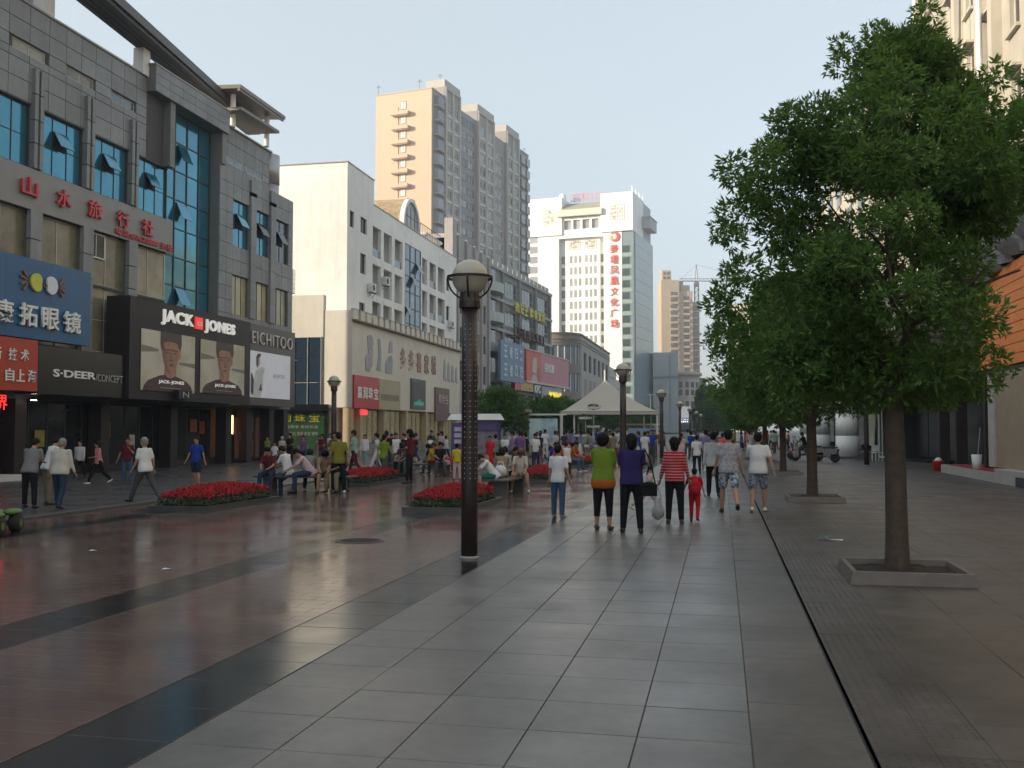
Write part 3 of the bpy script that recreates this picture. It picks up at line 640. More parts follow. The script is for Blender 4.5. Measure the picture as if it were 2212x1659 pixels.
# arched roof dormer
ar = MB(); n = 16; cx, r0, zb = 74.8, 2.25, 17.3
pts = [(cx + r0 * math.cos(math.pi * i / n), zb + r0 * 1.12 * math.sin(math.pi * i / n)) for i in range(n + 1)]
pin = [(cx + (r0 - .25) * math.cos(math.pi * i / n), zb + (r0 - .25) * 1.12 * math.sin(math.pi * i / n)) for i in range(n + 1)]
for i in range(n): ar.xprism([pts[i], pts[i + 1], pin[i + 1], pin[i]], 0.0, .35)
rust = mat('rusty_barrel_roof', (.40, .30, .18), .7, .35, 3, stain=.3)
ar.build('arch_rim', M_white, B)
ro = MB()
for i in range(n): ro.xprism([pts[i], pts[i + 1], pin[i + 1], pin[i]], .36, 6)
ro.build('barrel_roof', rust, B)
MB().xprism(pin, .15, .2).build('arch_glass', mat('dusty_pink_glass', (.27, .25, .26), .3), B)
lt = MB()
for i in range(1, 4): lt.box(cx - 2 + i, cx - 1.97 + i, .12, .15, 17.3, 19.2)
lt.box(cx - 1.9, cx + 1.9, .12, .15, 18.3, 18.34).build('arch_bars', M_frame_d, B)
# roof terrace hut
MB().box(79.5, 84.5, .3, 3, 17.95, 18.15).box(79.9, 80.1, .4, .6, 17.3, 17.95).box(83.9, 84.1, .4, .6, 17.3, 17.95).build('terrace_roof', M_white, B)
rl = MB()
for i in range(12): rl.box(77.6 + i * .5, 77.63 + i * .5, .2, .23, 17.4, 18.5)
rl.box(77.6, 83.6, .2, .24, 18.5, 18.55).build('roof_railing', M_steel, B)
for x, z, ww in ((64.6, 11.0, 'air conditioner on brackets at the first loggia of the white block'), (67.5, 11.9, 'air conditioner hanging beside the second loggia of the white block'), (85.3, 10.6, 'air conditioner near the far end of the white block, upper one'), (85.0, 9.0, 'air conditioner near the far end of the white block, middle one'), (84.5, 6.6, 'air conditioner just above the shop parapet near the far end')):
    ac_unit(x, -.05, z, B, 0, ww)
# sign bracket arms on the white end wall are left to the wall; shop podium in front
P = thing('shop_podium', 'cream two storey shop block with a canopy of signs in front of the white apartments', 'building', (-22.5, 0, .2), R(90))
M_cream = mat('cream_cladding', (.68, .62, .52), .6, .05, 1.3, stain=.10)
M_cream2 = mat('pale_cladding', (.60, .575, .52), .6, .05, 1.3, stain=.10)
w = MB().box(57.99, 83.8, 0, 1.4, 2.80, 8.32)
w.box(59.5, 83.8, 1.45, 6, -.2, 8.2)
w.build('wall', M_cream, P)
w = MB().box(57.95, 58.35, .02, 1.9, 2.8, 8.9).box(57.94, 58.3, 1.93, 3.7, 5.2, 9.3).box(57.9, 58.35, 1.9, 5.2, 7.2, 9.9).build('side_wall', M_cream2, P)
# dark glazed link between the two buildings
lk = MB(); 
for i in range(5): lk.box(57.85, 57.95, 2.0 + i * .9, 2.05 + i * .9, 2.8, 7.25)
lk.box(57.85, 57.95, 1.95, 5.7, 2.75, 2.95).build('link_frame', M_alu, P)
for i in range(4):
    for j in range(3): piece('glass_pane', 57.9, 57.93, 2.06 + i * .9, 1.99 + (i + 1) * .9, 2.95 + j * 1.43, 2.93 + (j + 1) * 1.43, mat('navy_glass', (.02, .035, .06), .1, spec=.7), P)
# parapet of cream panels with slots
par = MB().box(57.9, 83.9, -.28, .0, 8.22, 8.32).build('parapet_rail', mat('brown_rail', (.16, .12, .09), .6), P)
n = 22
for i in range(n):
    a = 57.95 + i * 25.8 / n; piece('parapet_panel', a + .02, a + 25.8 / n - .42, -.12, .1, 8.34, 8.95, M_cream, P)
    piece('parapet_slot', a + 25.8 / n - .40, a + 25.8 / n - .02, -.04, .1, 8.34, 8.86, mat('slot_shadow_grey', (.40, .35, .30), .8), P)
MB().box(57.95, 83.8, -.14, .12, 8.95, 9.0).build('coping', M_cop, P)
gs = MB()
for x in (58.0, 59.6, 64.2, 69.0, 74.0, 79.0, 83.2): gs.box(x, x + .45, .05, .6, -.3, 2.8)
gs.build('column', mat('tan_column', (.42, .33, .20), .6, .08, 2), P, kind='stuff')
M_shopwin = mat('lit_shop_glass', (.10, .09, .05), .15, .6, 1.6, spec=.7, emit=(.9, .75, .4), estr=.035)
for a, b in ((60.1, 64.1), (64.7, 68.9), (69.5, 73.9), (74.5, 78.9), (79.5, 83.1)): window(P, a, b, .45, 2.75, .5, 4, 1, M_steel, M_shopwin, .06, .08, name='shop_window')
MB().box(58, 83.8, .3, .6, -.3, .45).build('plinth', M_conc, P)
# signs on the podium
s = signboard(P, 'shop_sign', 'square red jewellery sign with white Chinese characters on the cream shop block', 58.05, 62.63, 2.78, 4.85, -.12, .1, mat('red_sign', (.46, .015, .022), .4, .05, 2))
for i, ch in enumerate('嘉润珠宝'): letters(s, ch, .45 + i * 1.0, 1.3 + i * 1.0, .62, 1.38, -.02, M_whitelet, .03, .02, 'character')
s = signboard(P, 'shop_sign', 'plain tan sign panel with a brown printed band beside the red jewellery sign', 62.75, 67.15, 2.78, 4.83, -.1, .08, mat('tan_panel', (.40, .34, .21), .5, .05, 2))
MB().box(.3, 4.1, -.01, 0, .62, 1.05).build('print_band', mat('brown_print', (.22, .15, .08), .5, .5, 9), s)
s = signboard(P, 'poster_frame', 'tall black poster with a green printed base on the cream shop wall', 69.75, 73.36, 2.95, 5.22, -.1, .08, mat('black_green_frame', (.03, .05, .04), .4))
MB().box(.3, 3.3, -.02, 0, .25, 2.05).build('poster', mat('dark_brown_print', (.06, .045, .035), .5, .4, 2), s); MB().xprism([(.5, .28), (3.1, .28), (3.0, .55), (2.2, .6), (1.9, .8), (1.5, .6), (.6, .5)], -.03, -.02).build('green_print', mat('mint_print', (.10, .50, .36), .5, .3, 3), s)
s = signboard(P, 'shop_sign', 'narrow dark brown sign with pink white characters near the far end of the cream shops', 76.0, 80.1, 2.1, 4.82, -.12, .1, mat('maroon_panel', (.11, .035, .03), .45))
letters(s, '和合谷', .7, 3.6, 1.4, 2.2, -.02, mat('pinkish_lettering', (.55, .42, .4), .5), .03, .01)
s = thing('wall_lettering', 'five faded red brown Chinese characters in the middle of the cream shop wall', 'sign', world(P, 67.2, -.02, 5.75), R(90))
for i, ch in enumerate('多多喜家城'): letters(s, ch, .1 + i * 1.95, 1.3 + i * 1.95, 0, 1.55, 0, mat('faded_red_brown', (.34, .21, .17), .7), .04, .02, 'character')
s = thing('wall_mural', 'faded lilac and grey mural of shoppers on the cream wall beside the characters', 'mural', world(P, 60.1, -.02, 5.2), R(90))
for pts, c in (([(.2, .1), (.9, .0), (1.5, .5), (1.6, 2.2), (1.1, 2.45), (.5, 2.3), (.7, 1.2), (.2, .9)], 'lilac'), ([(2.3, .2), (3.1, .2), (3.2, 1.2), (3.0, 2.3), (2.5, 2.3), (2.7, 1.3)], 'slate'), ([(4.0, .1), (5.4, .1), (5.6, 1.0), (5.3, 1.4), (4.6, 1.2), (4.1, .8)], 'slate'), ([(4.7, 1.5), (5.5, 1.6), (5.4, 2.4), (4.9, 2.3)], 'lilac')):
    MB().xprism(pts, -.02, 0).build('figure_print', mat('faded_' + c, (.40, .35, .38) if c == 'lilac' else (.33, .34, .36), .7, .25, 3), s)
s = thing('wall_mural', 'faded grey printed shapes at the far right end of the cream shop wall', 'mural', world(P, 78.3, -.02, 5.2), R(90))
for i in range(4): MB().xprism([(.3 + i * 1.2, .4), (1.1 + i * 1.2, .2), (.9 + i * 1.2, 1.6), (.5 + i * 1.2, 2.1 - .2 * i)], -.02, 0).build('figure_print', mat('faded_slate'), s)
s = thing('led_sign', 'small glowing red light box under the red jewellery sign', 'sign', world(P, 58.5, -.5, 2.35), R(90))
MB().box(0, .9, 0, .15, 0, .32).build('light_box', mat('red_led'), s); MB().box(-.1, 1.0, .15, .2, .3, .45).build('bracket', M_steel, s)
# green hoarding between the two buildings
s = thing('green_hoarding', 'dark green billboard with yellow characters standing between the stone store and the cream shops', 'billboard', (-28.3, 57.35, -.2), R(12))
MB().box(0, 4.0, 0, .15, 0, 3.0).build('board', mat('green_board', (.012, .085, .022), .45, .5, .9, col2=(.02, .02, .012)), s)
for i, ch in enumerate('嘉润珠宝'): letters(s, ch, .35 + i * .9, 1.0 + i * .9, 2.3, 2.85, -.01, mat('dull_yellow', (.34, .33, .04), .5), .03, .012, 'character')
letters(s, '专业珠宝 金店名品', 1.3, 3.6, 1.9, 2.1, -.01, mat('grey_lettering'), .01); letters(s, '黄金 铂金 钻石 翡翠 彩宝 银饰', .9, 3.6, 1.45, 1.68, -.01, mat('grey_lettering'), .01)
MB().box(-.3, 0, -.1, .3, 0, 3.2).box(4.0, 4.25, -.1, .3, 0, 3.2).box(-.3, 4.3, -.4, .5, 3.0, 3.4).build('frame', M_black, s)

# ------------------------------------------------------------------ grey mid-rise between the white block and the sign block
G2 = thing('grey_office_block', 'pinkish grey mid rise block with a vertical pier front behind the first lamp', 'building', (-24.3, 0, .3), R(90))
gh = [(x, x + 1.6, z, z + 1.9) for x in (90.2, 93.4, 96.6, 99.6) for z in (15.6, 12.4, 9.2, 6.0)]
w = MB(); wall_mb(w, 88.4, 102.6, 2, 19.7, 0, .3, gh); w.box(88.4, 102.6, .5, 11, 2, 19.3).box(88.4, 88.7, .3, 11, 2, 19.7).box(87.2, 88.6, -.2, .6, 17, 20.9)
w.build('wall', mat('pinkish_grey_stone', (.34, .315, .305), .7, .08, 1.5), G2)
for h in gh: window(G2, *h, .15, 2, 1, M_frame_d, M_glass_g, .06, .06)
for x in (89.4, 92.6, 95.8, 98.8, 102.0): MB().box(x - .25, x + .25, -.25, 0, 2, 19.75).build('pier', mat('pinkish_grey_stone'), G2)
Yb = thing('yellow_rendered_house', 'pale yellow stepped roof house catching sun behind the grey office block', 'building', (-33, 104, .3), R(90))
MB().box(0, 7, 0, 6, 8, 20.4).box(7, 11, 1, 6, 8, 18.4).box(2, 5, -1.5, 0, 8, 19).build('wall', mat('yellow_render', (.62, .58, .33), .7, .06, 1), Yb)
MB().box(-.15, 7.15, -.15, 6.15, 20.4, 20.6).build('coping', M_cop, Yb)

# ------------------------------------------------------------------ sign-covered commercial block (turned 5 degrees)
C = thing('commercial_block', 'glazed grey commercial block with yellow roof letters and a pink billboard', 'building', (-25.08, 127.57, .35), R(90 - 5))
ch_ = []
for a, b in ((-10.4, -4.6), (-2.9, 3.0), (4.6, 10.9)):
    for z0, z1 in ((17.6, 19.6), (14.1, 16.0), (10.6, 13.0), (7.0, 9.4)): ch_.append((a, b, z0, z1))
w = MB(); wall_mb(w, -21, 12, 3, 20.7, 0, .4, ch_); w.box(-21, 12, 1.2, 14, 0, 20.3).box(-21, -20.6, .4, 12, 0, 20.7).box(11.7, 12, .4, 12, 0, 20.7).box(-21, 12, .4, .9, 20.0, 20.7)
w.build('wall', M_conc, C)
for h in ch_: window(C, *h, .1, 5, 1, M_frame_w, M_glass_g, .08, .08, split=(.35,))
for x in (-11.0, -3.8, 3.8, 11.4): MB().box(x - .45, x + .45, -.3, 0, 3, 20.6).build('pier', M_conc, C)
for z in (20.7, 17.0, 13.4, 10.1): MB().box(-21, 12.2, -.35, -.31, z - .35, z).build('band', mat('pale_band', (.36, .35, .33), .7), C)
# roof balustrade
for i in range(16): piece('balustrade_panel', -20 + i * 2, -18.3 + i * 2, .1, .25, 20.75, 21.5, mat('pale_band'), C)
for z in (17.7, 14.2, 10.7, 7.2):      # rounded balconies at the left end
    n = 10; pts = [(-16 + 3.2 * math.cos(math.pi + math.pi * i / n), -.0 + 1.6 * math.sin(math.pi + math.pi * i / n)) for i in range(n + 1)]
    b_ = MB().prism(pts, z - .5, z + .6).build('balcony', mat('pale_balcony', (.44, .44, .40), .6), C)
    window(C, -18.4, -13.6, z + .7, z + 2.6, -.1, 3, 1, M_frame_w, M_glass_g, .06, .06)
s = thing('rooftop_lettering', 'row of yellow Chinese letters mounted between the upper windows of the commercial block', 'sign', world(C, -7, -.5, 15.95), R(85))
for i, ch in enumerate('姚记王牌美食城'): letters(s, ch, i * 2.0 + (.6 if i > 2 else 0), i * 2.0 + 1.5 + (.6 if i > 2 else 0), 0, 1.3, 0, mat('yellow_lettering', (.62, .56, .05), .5), .15, .02, 'character')
s = thing('sign_frame_letters', 'dark outlined empty letter frames below the yellow letters', 'sign', world(C, -7.6, -.5, 12.9), R(85))
for i, ch in enumerate('口田日日口口口'): letters(s, ch, i * 2.05, i * 2.05 + 1.6, 0, 1.2, 0, mat('rust_brown', (.10, .05, .04), .7), .2, -.01, 'character')
s = thing('billboard', 'wide pink billboard with a red left end and white Chinese characters', 'billboard', world(C, -5.7, -1.6, 7.45), R(85))
M_pink = mat('pink_board', (.46, .16, .19), .5, .05, .6)
for i in range(5): piece('board_panel', 7.0 + i * 3.1, 7.0 + (i + 1) * 3.1 - .02, 0, .4, 0, 3.9, M_pink, s)
MB().box(0, 6.98, 0, .4, 0, 3.9).build('board', mat('red_orange_board', (.50, .07, .04), .5, .25, .5), s)
MB().xprism([(2.5, 1.2), (4.6, 1.0), (4.9, 2.4), (4.6, 3.2), (3.0, 3.0), (2.7, 2.2)], -.03, 0).xprism([(2.0, 0), (5.2, 0), (4.6, .9), (3.0, .9)], -.03, 0).build('printed_figure', mat('printed_pale_skin'), s)
letters(s, '百衣百顺', 8.6, 13.6, 1.5, 2.75, -.02, M_whitelet, .05, .02)
MB().box(-.2, 22.6, -.1, .5, -.25, 0).box(-.2, 22.6, -.1, .5, 3.9, 4.05).build('board_frame', mat('pale_pink_edge', (.55, .42, .4), .6), s)
s = thing('billboard', 'blue billboard with two rows of white Chinese characters beside the near lamp post', 'billboard', world(C, -19.5, -2.6, 6.8), R(85))
for i in range(4): piece('board_panel', i * 2.35, (i + 1) * 2.35 - .02, 0, .3, 0, 4.6, mat('slate_blue_board', (.13, .20, .30), .5, .05, 1), s)
for r, tx in enumerate(('王者归来', '王者风范')):
    for i, ch in enumerate(tx): letters(s, ch, 1.0 + i * 2.1, 2.35 + i * 2.1, 2.7 - 2.1 * r, 4.1 - 2.1 * r, -.02, mat('pale_blue_lettering', (.50, .60, .66), .5), .04, .02, 'character')
s = thing('shop_sign', 'red and orange fast food sign strip with white KFC lettering below the pink billboard', 'sign', world(C, -10.3, -1.5, 6.1), R(85))
MB().box(0, 2.2, 0, .5, 0, 1.1).build('red_panel', mat('red_sign'), s); MB().box(2.4, 8.2, 0, .5, 0, 1.1).build('orange_panel', mat('orange_panel', (.50, .27, .09), .5), s)
MB().box(8.3, 12.6, 0, .5, -.2, 1.1).build('dark_panel', M_dbrown, s); letters(s, 'KFC', 8.7, 11.6, -.05, .95, -.02, M_whitelet, .04, .03)
letters(s, '肯德基', 3.6, 6.9, .25, .85, -.02, mat('yellow_lettering'), .03, .01)
s = thing('shop_sign', 'grey fascia with bright yellow Chinese characters at the right end of the commercial block', 'sign', world(C, 2.6, -1.4, 3.2), R(85))
MB().box(0, 10.8, 0, .5, 0, 3.9).build('fascia', mat('grey_panel', (.33, .32, .33), .5), s)
for i, ch in enumerate('好想你枣'): letters(s, ch, 3.3 + i * 1.75, 4.8 + i * 1.75, 1.9, 3.3, -.05, mat('yellow_glow', (.75, .62, .03), .5, emit=(1, .8, .1), estr=.25), .1, .03, 'character')
# ground floor shops of the block, dark with pale posts
MB().box(-21, 12, -1.2, 0, 5.6, 6.0).build('shop_canopy', M_dbrown, C)
for i in range(10): piece('shop_post', -20.5 + i * 3.4, -20.1 + i * 3.4, -1.0, -.7, -.4, 5.6, M_whiteshade, C)
MB().box(-21, 12, -.1, 0, -.4, 3.0).build('shop_wall', M_dark_in, C)

# ------------------------------------------------------------------ brown rounded-corner building
D = thing('brown_corner_building', 'brown stone building with rounded corner and strip windows behind the tent', 'building', (-22.8, 0, .4), R(90))
M_brn = mat('brown_stone', (.20, .165, .135), .6, .08, 1.5); M_tan = mat('greyish_tan_stone', (.33, .30, .27), .7, .07, 1.5)
rc = 4.4; n = 12; x0 = 158.9
def arcp(r): return [(x0 + r - 0 - (r) * 1 + (rc - r) + r * (1 - math.cos(t)) - (rc - r) * 0, rc - r * math.sin(t)) for t in [math.pi / 2 * i / n for i in range(n + 1)]]
def corner(off, z0, z1, xe=206.0):      # plan: front along x at y=-off, rounded corner, side wall at x0-off
    pts = [(x0 - off, 14), (x0 - off, rc)] + [(x0 + rc - (rc + off) * math.cos(math.pi / 2 * i / n), rc - (rc + off) * math.sin(math.pi / 2 * i / n)) for i in range(1, n + 1)] + [(xe, -off), (xe, 14)]
    return MB().prism(pts, z0, z1)
b_ = MB()
for z0, z1, o_ in ((15.0, 17.1, 0), (10.5, 11.9, 0), (6.2, 7.4, 0), (-.5, 3.0, 0)): t_ = corner(o_, z0, z1, 163.3); b_.add(t_.v, t_.f)
for z0, z1, o_ in ((15.5, 15.7, .12), (16.0, 16.2, .12), (16.9, 17.15, .2)): t_ = corner(o_, z0, z1, 206); b_.add(t_.v, t_.f)
b_.build('corner_bands', M_brn, D)
t_ = corner(-.25, 3, 15, 163.3); t_.build('strip_window', M_glass_g, D)
mu = MB()
for i in range(0, n + 1, 2):
    a = math.pi / 2 * i / n; px, py = x0 + rc - (rc - .15) * math.cos(a), rc - (rc - .15) * math.sin(a); mu.box(px - .07, px + .07, py - .07, py + .07, 3, 15)
mu.build('mullions', M_frame_w, D, kind='stuff')
dh = []
for i in range(6):
    a = 166.2 + i * 6.6; dh += [(a, a + 3.6, 11.2, 14.3)] + [(a + .2 + q * 1.3, a + .8 + q * 1.3, 6.6, 9.8) for q in range(3)] + [(a, a + 3.6, 2.6, 5.2)]
w = MB(); wall_mb(w, 163.3, 206, -.5, 17.1, 0, .4, dh); w.box(163.3, 206, .8, 14, -.5, 17); w.build('wall', M_tan, D)
for h in dh: window(D, *h, .25, 1 if h[1] - h[0] < 1 else 3, 1, M_frame_d, M_glass_d, .08, .08)
MB().box(206.2, 240, .5, 12, 0, 12.5).box(206.2, 222, .3, 12, 12.5, 14.5).build('rear_wing', mat('pale_tan', (.45, .42, .37), .7), D)
for i in range(5): window(D, 208 + i * 6, 211 + i * 6, 7.5, 10.5, .42, 2, 1, M_frame_d, M_glass_d, .08, .1)
# ------------------------------------------------------------------ beige residential tower behind
T = thing('apartment_tower', 'tall residential tower with a beige sunlit end wall and a grey window side', 'building', (-57.68, 192.21, .65), R(90 - 10))
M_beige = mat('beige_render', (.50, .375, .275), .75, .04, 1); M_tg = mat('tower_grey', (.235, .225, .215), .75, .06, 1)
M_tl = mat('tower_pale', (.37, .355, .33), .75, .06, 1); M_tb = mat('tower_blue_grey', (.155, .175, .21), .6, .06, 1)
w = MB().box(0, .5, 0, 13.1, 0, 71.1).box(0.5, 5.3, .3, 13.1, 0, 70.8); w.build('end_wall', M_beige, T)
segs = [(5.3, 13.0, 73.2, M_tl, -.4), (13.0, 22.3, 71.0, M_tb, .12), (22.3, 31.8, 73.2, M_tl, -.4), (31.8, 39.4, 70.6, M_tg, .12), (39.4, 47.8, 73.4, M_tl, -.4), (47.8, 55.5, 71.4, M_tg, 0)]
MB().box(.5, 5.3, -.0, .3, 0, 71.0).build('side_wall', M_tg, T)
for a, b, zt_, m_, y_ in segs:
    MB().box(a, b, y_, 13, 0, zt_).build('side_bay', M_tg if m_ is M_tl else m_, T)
    if zt_ > 72: MB().box(a + .3, b - .3, y_ - .35, y_, zt_ - .5, zt_).box(a + .1, a + .8, y_ - .3, y_, 20, zt_).box((a + b) / 2 - .4, (a + b) / 2 + .4, y_ - .3, y_, 20, zt_).box(b - .8, b - .1, y_ - .3, y_, 20, zt_).box(a, b, y_, 4, zt_, zt_ + 1.6).build('pilasters', M_tl, T)
M_tw = mat('tower_window_glass', (.10, .11, .12), .12, .25, .3, metal=.3, spec=.8, rand=.55)
for fl in range(9, 23):
    z = fl * 3.05 + .9
    for a, b, zt_, m_, y_ in segs:
        if z + 2.4 > zt_ - .6: continue
        k = 2
        for i in range(k):
            x0_ = a + .9 + i * (b - a - 1.2) / k; x1_ = x0_ + (b - a) / k - 1.3
            window(T, x0_, x1_, z, z + 1.75, y_ - .06, 2, 1, M_frame_w if m_ is not M_tb else M_frame_d, M_tw if random.random() < .75 else M_glass_d, .09, .1)
        if m_ is M_tl: piece('spandrel', a + .8, b - .8, y_ - .15, y_, z - .95, z - .35, mat('spandrel_white', (.50, .49, .45), .7), T)
    # bay windows at the corner
    o = MB().prism([(1.0, 0), (1.4, -.9), (4.0, -.9), (4.6, 0)], z, z + 2.0).build('bay_window', M_tw, T)
    MB().prism([(.9, 0), (1.3, -1.05), (4.1, -1.05), (4.7, 0)], z - .3, z).build('sill', mat('bay_sill', (.26, .225, .19), .7), o)
    piece('bay_window', 48.8, 51.5, -.7, 0, z, z + 2.0, M_tw, T); piece('bay_window', 52.6, 54.8, -.7, 0, z, z + 2.0, M_tw, T)
for j in range(9):
    z = 67.2 - j * 3.05 + .25
    # end wall window and ledge; local x = 0 face looks towards -x
    f = MB().box(-.06, 0, 5.9, 7.2, z, z + 1.7).build('window', M_frame_d, T); piece('pane', -.08, -.06, 6.0, 6.5, z + .1, z + 1.6, M_frame_w, f); piece('pane', -.08, -.06, 6.6, 7.1, z + .1, z + 1.6, M_frame_w, f)
    MB().box(-1.1, 0, 5.0, 9.0, z - 1.25, z - .55).box(-.9, 0, 5.2, 8.8, z - 1.4, z - 1.25).build('ledge', M_beige, T)
MB().tube((-.05, 7.7, 40), (-.05, 7.7, 68), .08, n=6).build('drainpipe', M_tan, T)
MB().box(-.1, 5.4, -.1, 13.2, 71.1, 71.35).box(47.8, 55.6, -.1, 13, 71.4, 71.6).build('parapet', M_tl, T)
for i, (x, y, ww) in enumerate(((.3, 12.7, 'left'), (.4, 3, 'middle'), (6, 1, 'tallest'), (55, 1, 'far right'))):
    t = thing('roof_aerial', 'thin roof aerial with a small vane, %s on the beige tower' % ww, 'aerial', world(T, x, y, 71.2 if i != 2 else 74), 0, 'aerials on the tower'); t.scale = (.6, .6, .7)
    MB().tube((0, 0, 0), (0, 0, 3.2), .06, n=5).build('mast', M_steel, t); MB().box(-1.0, 1.0, -.04, .04, 2.5, 2.6).box(-.5, .5, -.04, .04, 3.0, 3.1).build('vane', M_steel, t)

# ------------------------------------------------------------------ white culture plaza tower
Hh = thing('white_plaza_tower', 'white high rise with big red vertical Chinese lettering and a teal glass side', 'building', (-25.9, 301.18, 1.0), R(180 - 8.5))
# local x runs to the left (away) along the front: mirrored frame => front face looks towards +y local
Hw = mat('bright_white_panels', (.80, .80, .78), .55, .02, .6)
M_teal = mat('teal_curtain_glass', (.20, .26, .28), .3, .06, .25, metal=.3, spec=.6, rand=.04)
M_hwin = mat('hotel_window_glass', (.30, .31, .33), .2, .08, .5, rand=.15)
b_ = MB()
b_.box(3.6, 9.4, -14, 0, 0, 60.5).box(24, 34.5, -14, 0, 0, 60.5)        # the two white legs
b_.box(0.0, 10.2, -14, .6, 61.6, 73.6).box(22.8, 34.5, -14, .6, 61.6, 73.6)
b_.box(3.6, 34.5, -14, 0, 60.5, 62.4).box(10.2, 22.8, -14, 0, 62.4, 63.2).box(10.2, 22.8, -14, 0, 66.2, 67)
for i in range(5): b_.box(10.2 + i * 3.0, 10.9 + i * 3.0, -1.5, 0, 63.2, 66.2)
b_.build('white_frame', Hw, Hh)
for i in range(4): piece('window', 10.9 + i * 3.0, 13.2 + i * 3.0, -.8, -.7, 63.2, 66.2, M_hwin, Hh)
MB().box(9.4, 24, -14, -2.2, 0, 60.5).box(11.0, 22.2, -2.2, -1.3, 0, 60.5).build('recessed_front', Hw, Hh)
for j in range(13):
    z = 52.8 - j * 3.62
    for q in range(2):
        for k_ in range(3):
            x = 12.0 + q * 5.0 + k_ * 1.45
            w_ = piece('window', x, x + .85, -1.36, -1.24, z, z + 2.3, M_hwin, Hh)
    for x in (9.6, 22.5): piece('side_glass', x, x + 1.2, -2.25, -2.12, z, z + 2.4, mat('brownish_glass', (.15, .14, .12), .2), Hh)
for j in range(14): piece('window', 28.8 + 2.2, 33.6, -.05, .05, 18 + j * 3.2, 20.2 + j * 3.2, M_hwin, Hh)
def lattice(x0, x1, z0, z1, y):
    l = MB(); random.seed(int(x0 * 10))
    for i in range(7): x = x0 + (x1 - x0) * i / 6; l.box(x - .05, x + .05, y - .05, y, z0, z1)
    for i in range(5): z = z0 + (z1 - z0) * i / 4; l.box(x0, x1, y, y + .05, z - .05, z + .05)
    for i in range(8):
        cx_, cz_ = random.uniform(x0 + .4, x1 - .4), random.uniform(z0 + .3, z1 - .5); l.box(cx_, cx_ + .5, y, y + .09, cz_, cz_ + .35)
    return l
M_lat = mat('pale_gold_lattice', (.40, .38, .28), .6)
for a in ((2.6, 7.0, 65.0, 69.8), (25, 29, 65, 69.8), ): lattice(*a, .68).build('lattice', M_lat, Hh)
for a in ((12, 15.6, 57, 60), (17.2, 20.8, 57, 60)): lattice(*a, -1.22).build('lattice', M_lat, Hh)
# chinese style roof edge
MB().add([(9.6, 1.6, 67.2), (24.2, 1.6, 67.2), (24.2, -4, 67.2), (9.6, -4, 67.2), (9.6, 1.6, 69.2), (24.2, 1.6, 69.2), (24.2, -4, 69.2), (9.6, -4, 69.2)], [(0, 1, 2, 3), (4, 7, 6, 5), (0, 4, 5, 1), (1, 5, 6, 2), (2, 6, 7, 3), (3, 7, 4, 0)]).build('eaves', mat('cream_eaves', (.62, .58, .46), .6), Hh)
MB().add([(10.4, 1.4, 69.22), (23, 1.4, 69.22), (22.5, -3.5, 72.2), (10.6, -3.5, 72.2)], [(0, 1, 2, 3)]).add([(10.4, 1.4, 69.21), (23, 1.4, 69.21), (23, -4, 69.21), (10.4, -4, 69.21)], [(3, 2, 1, 0)]).build('tiled_roof', mat('grey_roof_tiles', (.30, .28, .24), .8, .15, 4), Hh)
# glass corner and side
gc = MB().box(0, 3.55, -.7, -.15, 0, 61.5).box(.05, .5, -27, -.7, 0, 61.5).build('corner_glass', M_teal, Hh)
for j in range(15): piece('spandrel', .3, 3.5, -.15, -.05, 3 + j * 3.62, 4.1 + j * 3.62, mat('pale_spandrel', (.24, .30, .29), .5), Hh)
for j in range(15): piece('corner_window', 1.2, 3.5, -.14, -.08, 4.3 + j * 3.62, 6.4 + j * 3.62, mat('dark_green_glass', (.03, .06, .05), .2), Hh)
pan = []
for j in range(17):
    for i in range(9):
        piece('glass_panel', -.14, 0.0, -2.0 - (i + 1) * 2.8 + .04, -2.0 - i * 2.8 - .04, j * 3.62 + .04, min((j + 1) * 3.62 - .04, 61.5), M_teal, Hh)
MB().box(.5, 34.5, -27, -14, 0, 60).build('rear_body', M_teal, Hh)
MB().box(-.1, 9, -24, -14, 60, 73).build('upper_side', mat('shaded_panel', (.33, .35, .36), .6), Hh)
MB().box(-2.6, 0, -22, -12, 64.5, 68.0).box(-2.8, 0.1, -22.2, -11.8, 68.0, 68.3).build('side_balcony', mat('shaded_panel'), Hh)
for i in range(6): piece('post', -.1, .2, -15 - i * 2, -14.6 - i * 2, 56, 61, M_steel, Hh)
s = thing('building_sign', 'eight large red Chinese characters in a column with a swirl emblem on the white tower', 'sign', world(Hh, 6.05, .1, 33), R(-8.5))
for i, ch in enumerate('姜堰凤凰文化广场'): letters(s, ch, -1.3, 1.3, 22.0 - i * 3.32, 24.6 - i * 3.32, -.1, mat('bright_red_lettering', (.60, .05, .03), .5), .2, .0, 'character')
em = MB()
for t0, r_ in ((0, 1.0),):
    for i in range(22):
        a0, a1 = R(-150 + i * 13), R(-150 + (i + 1) * 13); w0, w1 = .42 * math.sin(math.pi * (i + .2) / 23), .42 * math.sin(math.pi * (i + 1.2) / 23)
        em.xprism([(r_ * (1.3 - w0) * math.cos(a0), 27 + (1.3 - w0) * math.sin(a0)), (r_ * (1.3 + w0) * math.cos(a0), 27 + (1.3 + w0) * math.sin(a0)), (r_ * (1.3 + w1) * math.cos(a1), 27 + (1.3 + w1) * math.sin(a1)), (r_ * (1.3 - w1) * math.cos(a1), 27 + (1.3 - w1) * math.sin(a1))], -.3, -.1)
em.build('emblem_swirl', mat('bright_red_lettering'), s)
MB().xprism([(-1.3, 26.2), (-.4, 25.8), (.1, 26.4), (-.6, 26.6), (-.9, 27.6), (-1.4, 27.2)], -.25, -.1).build('emblem_leaf', mat('yellow_green', (.5, .5, .12), .5), s)
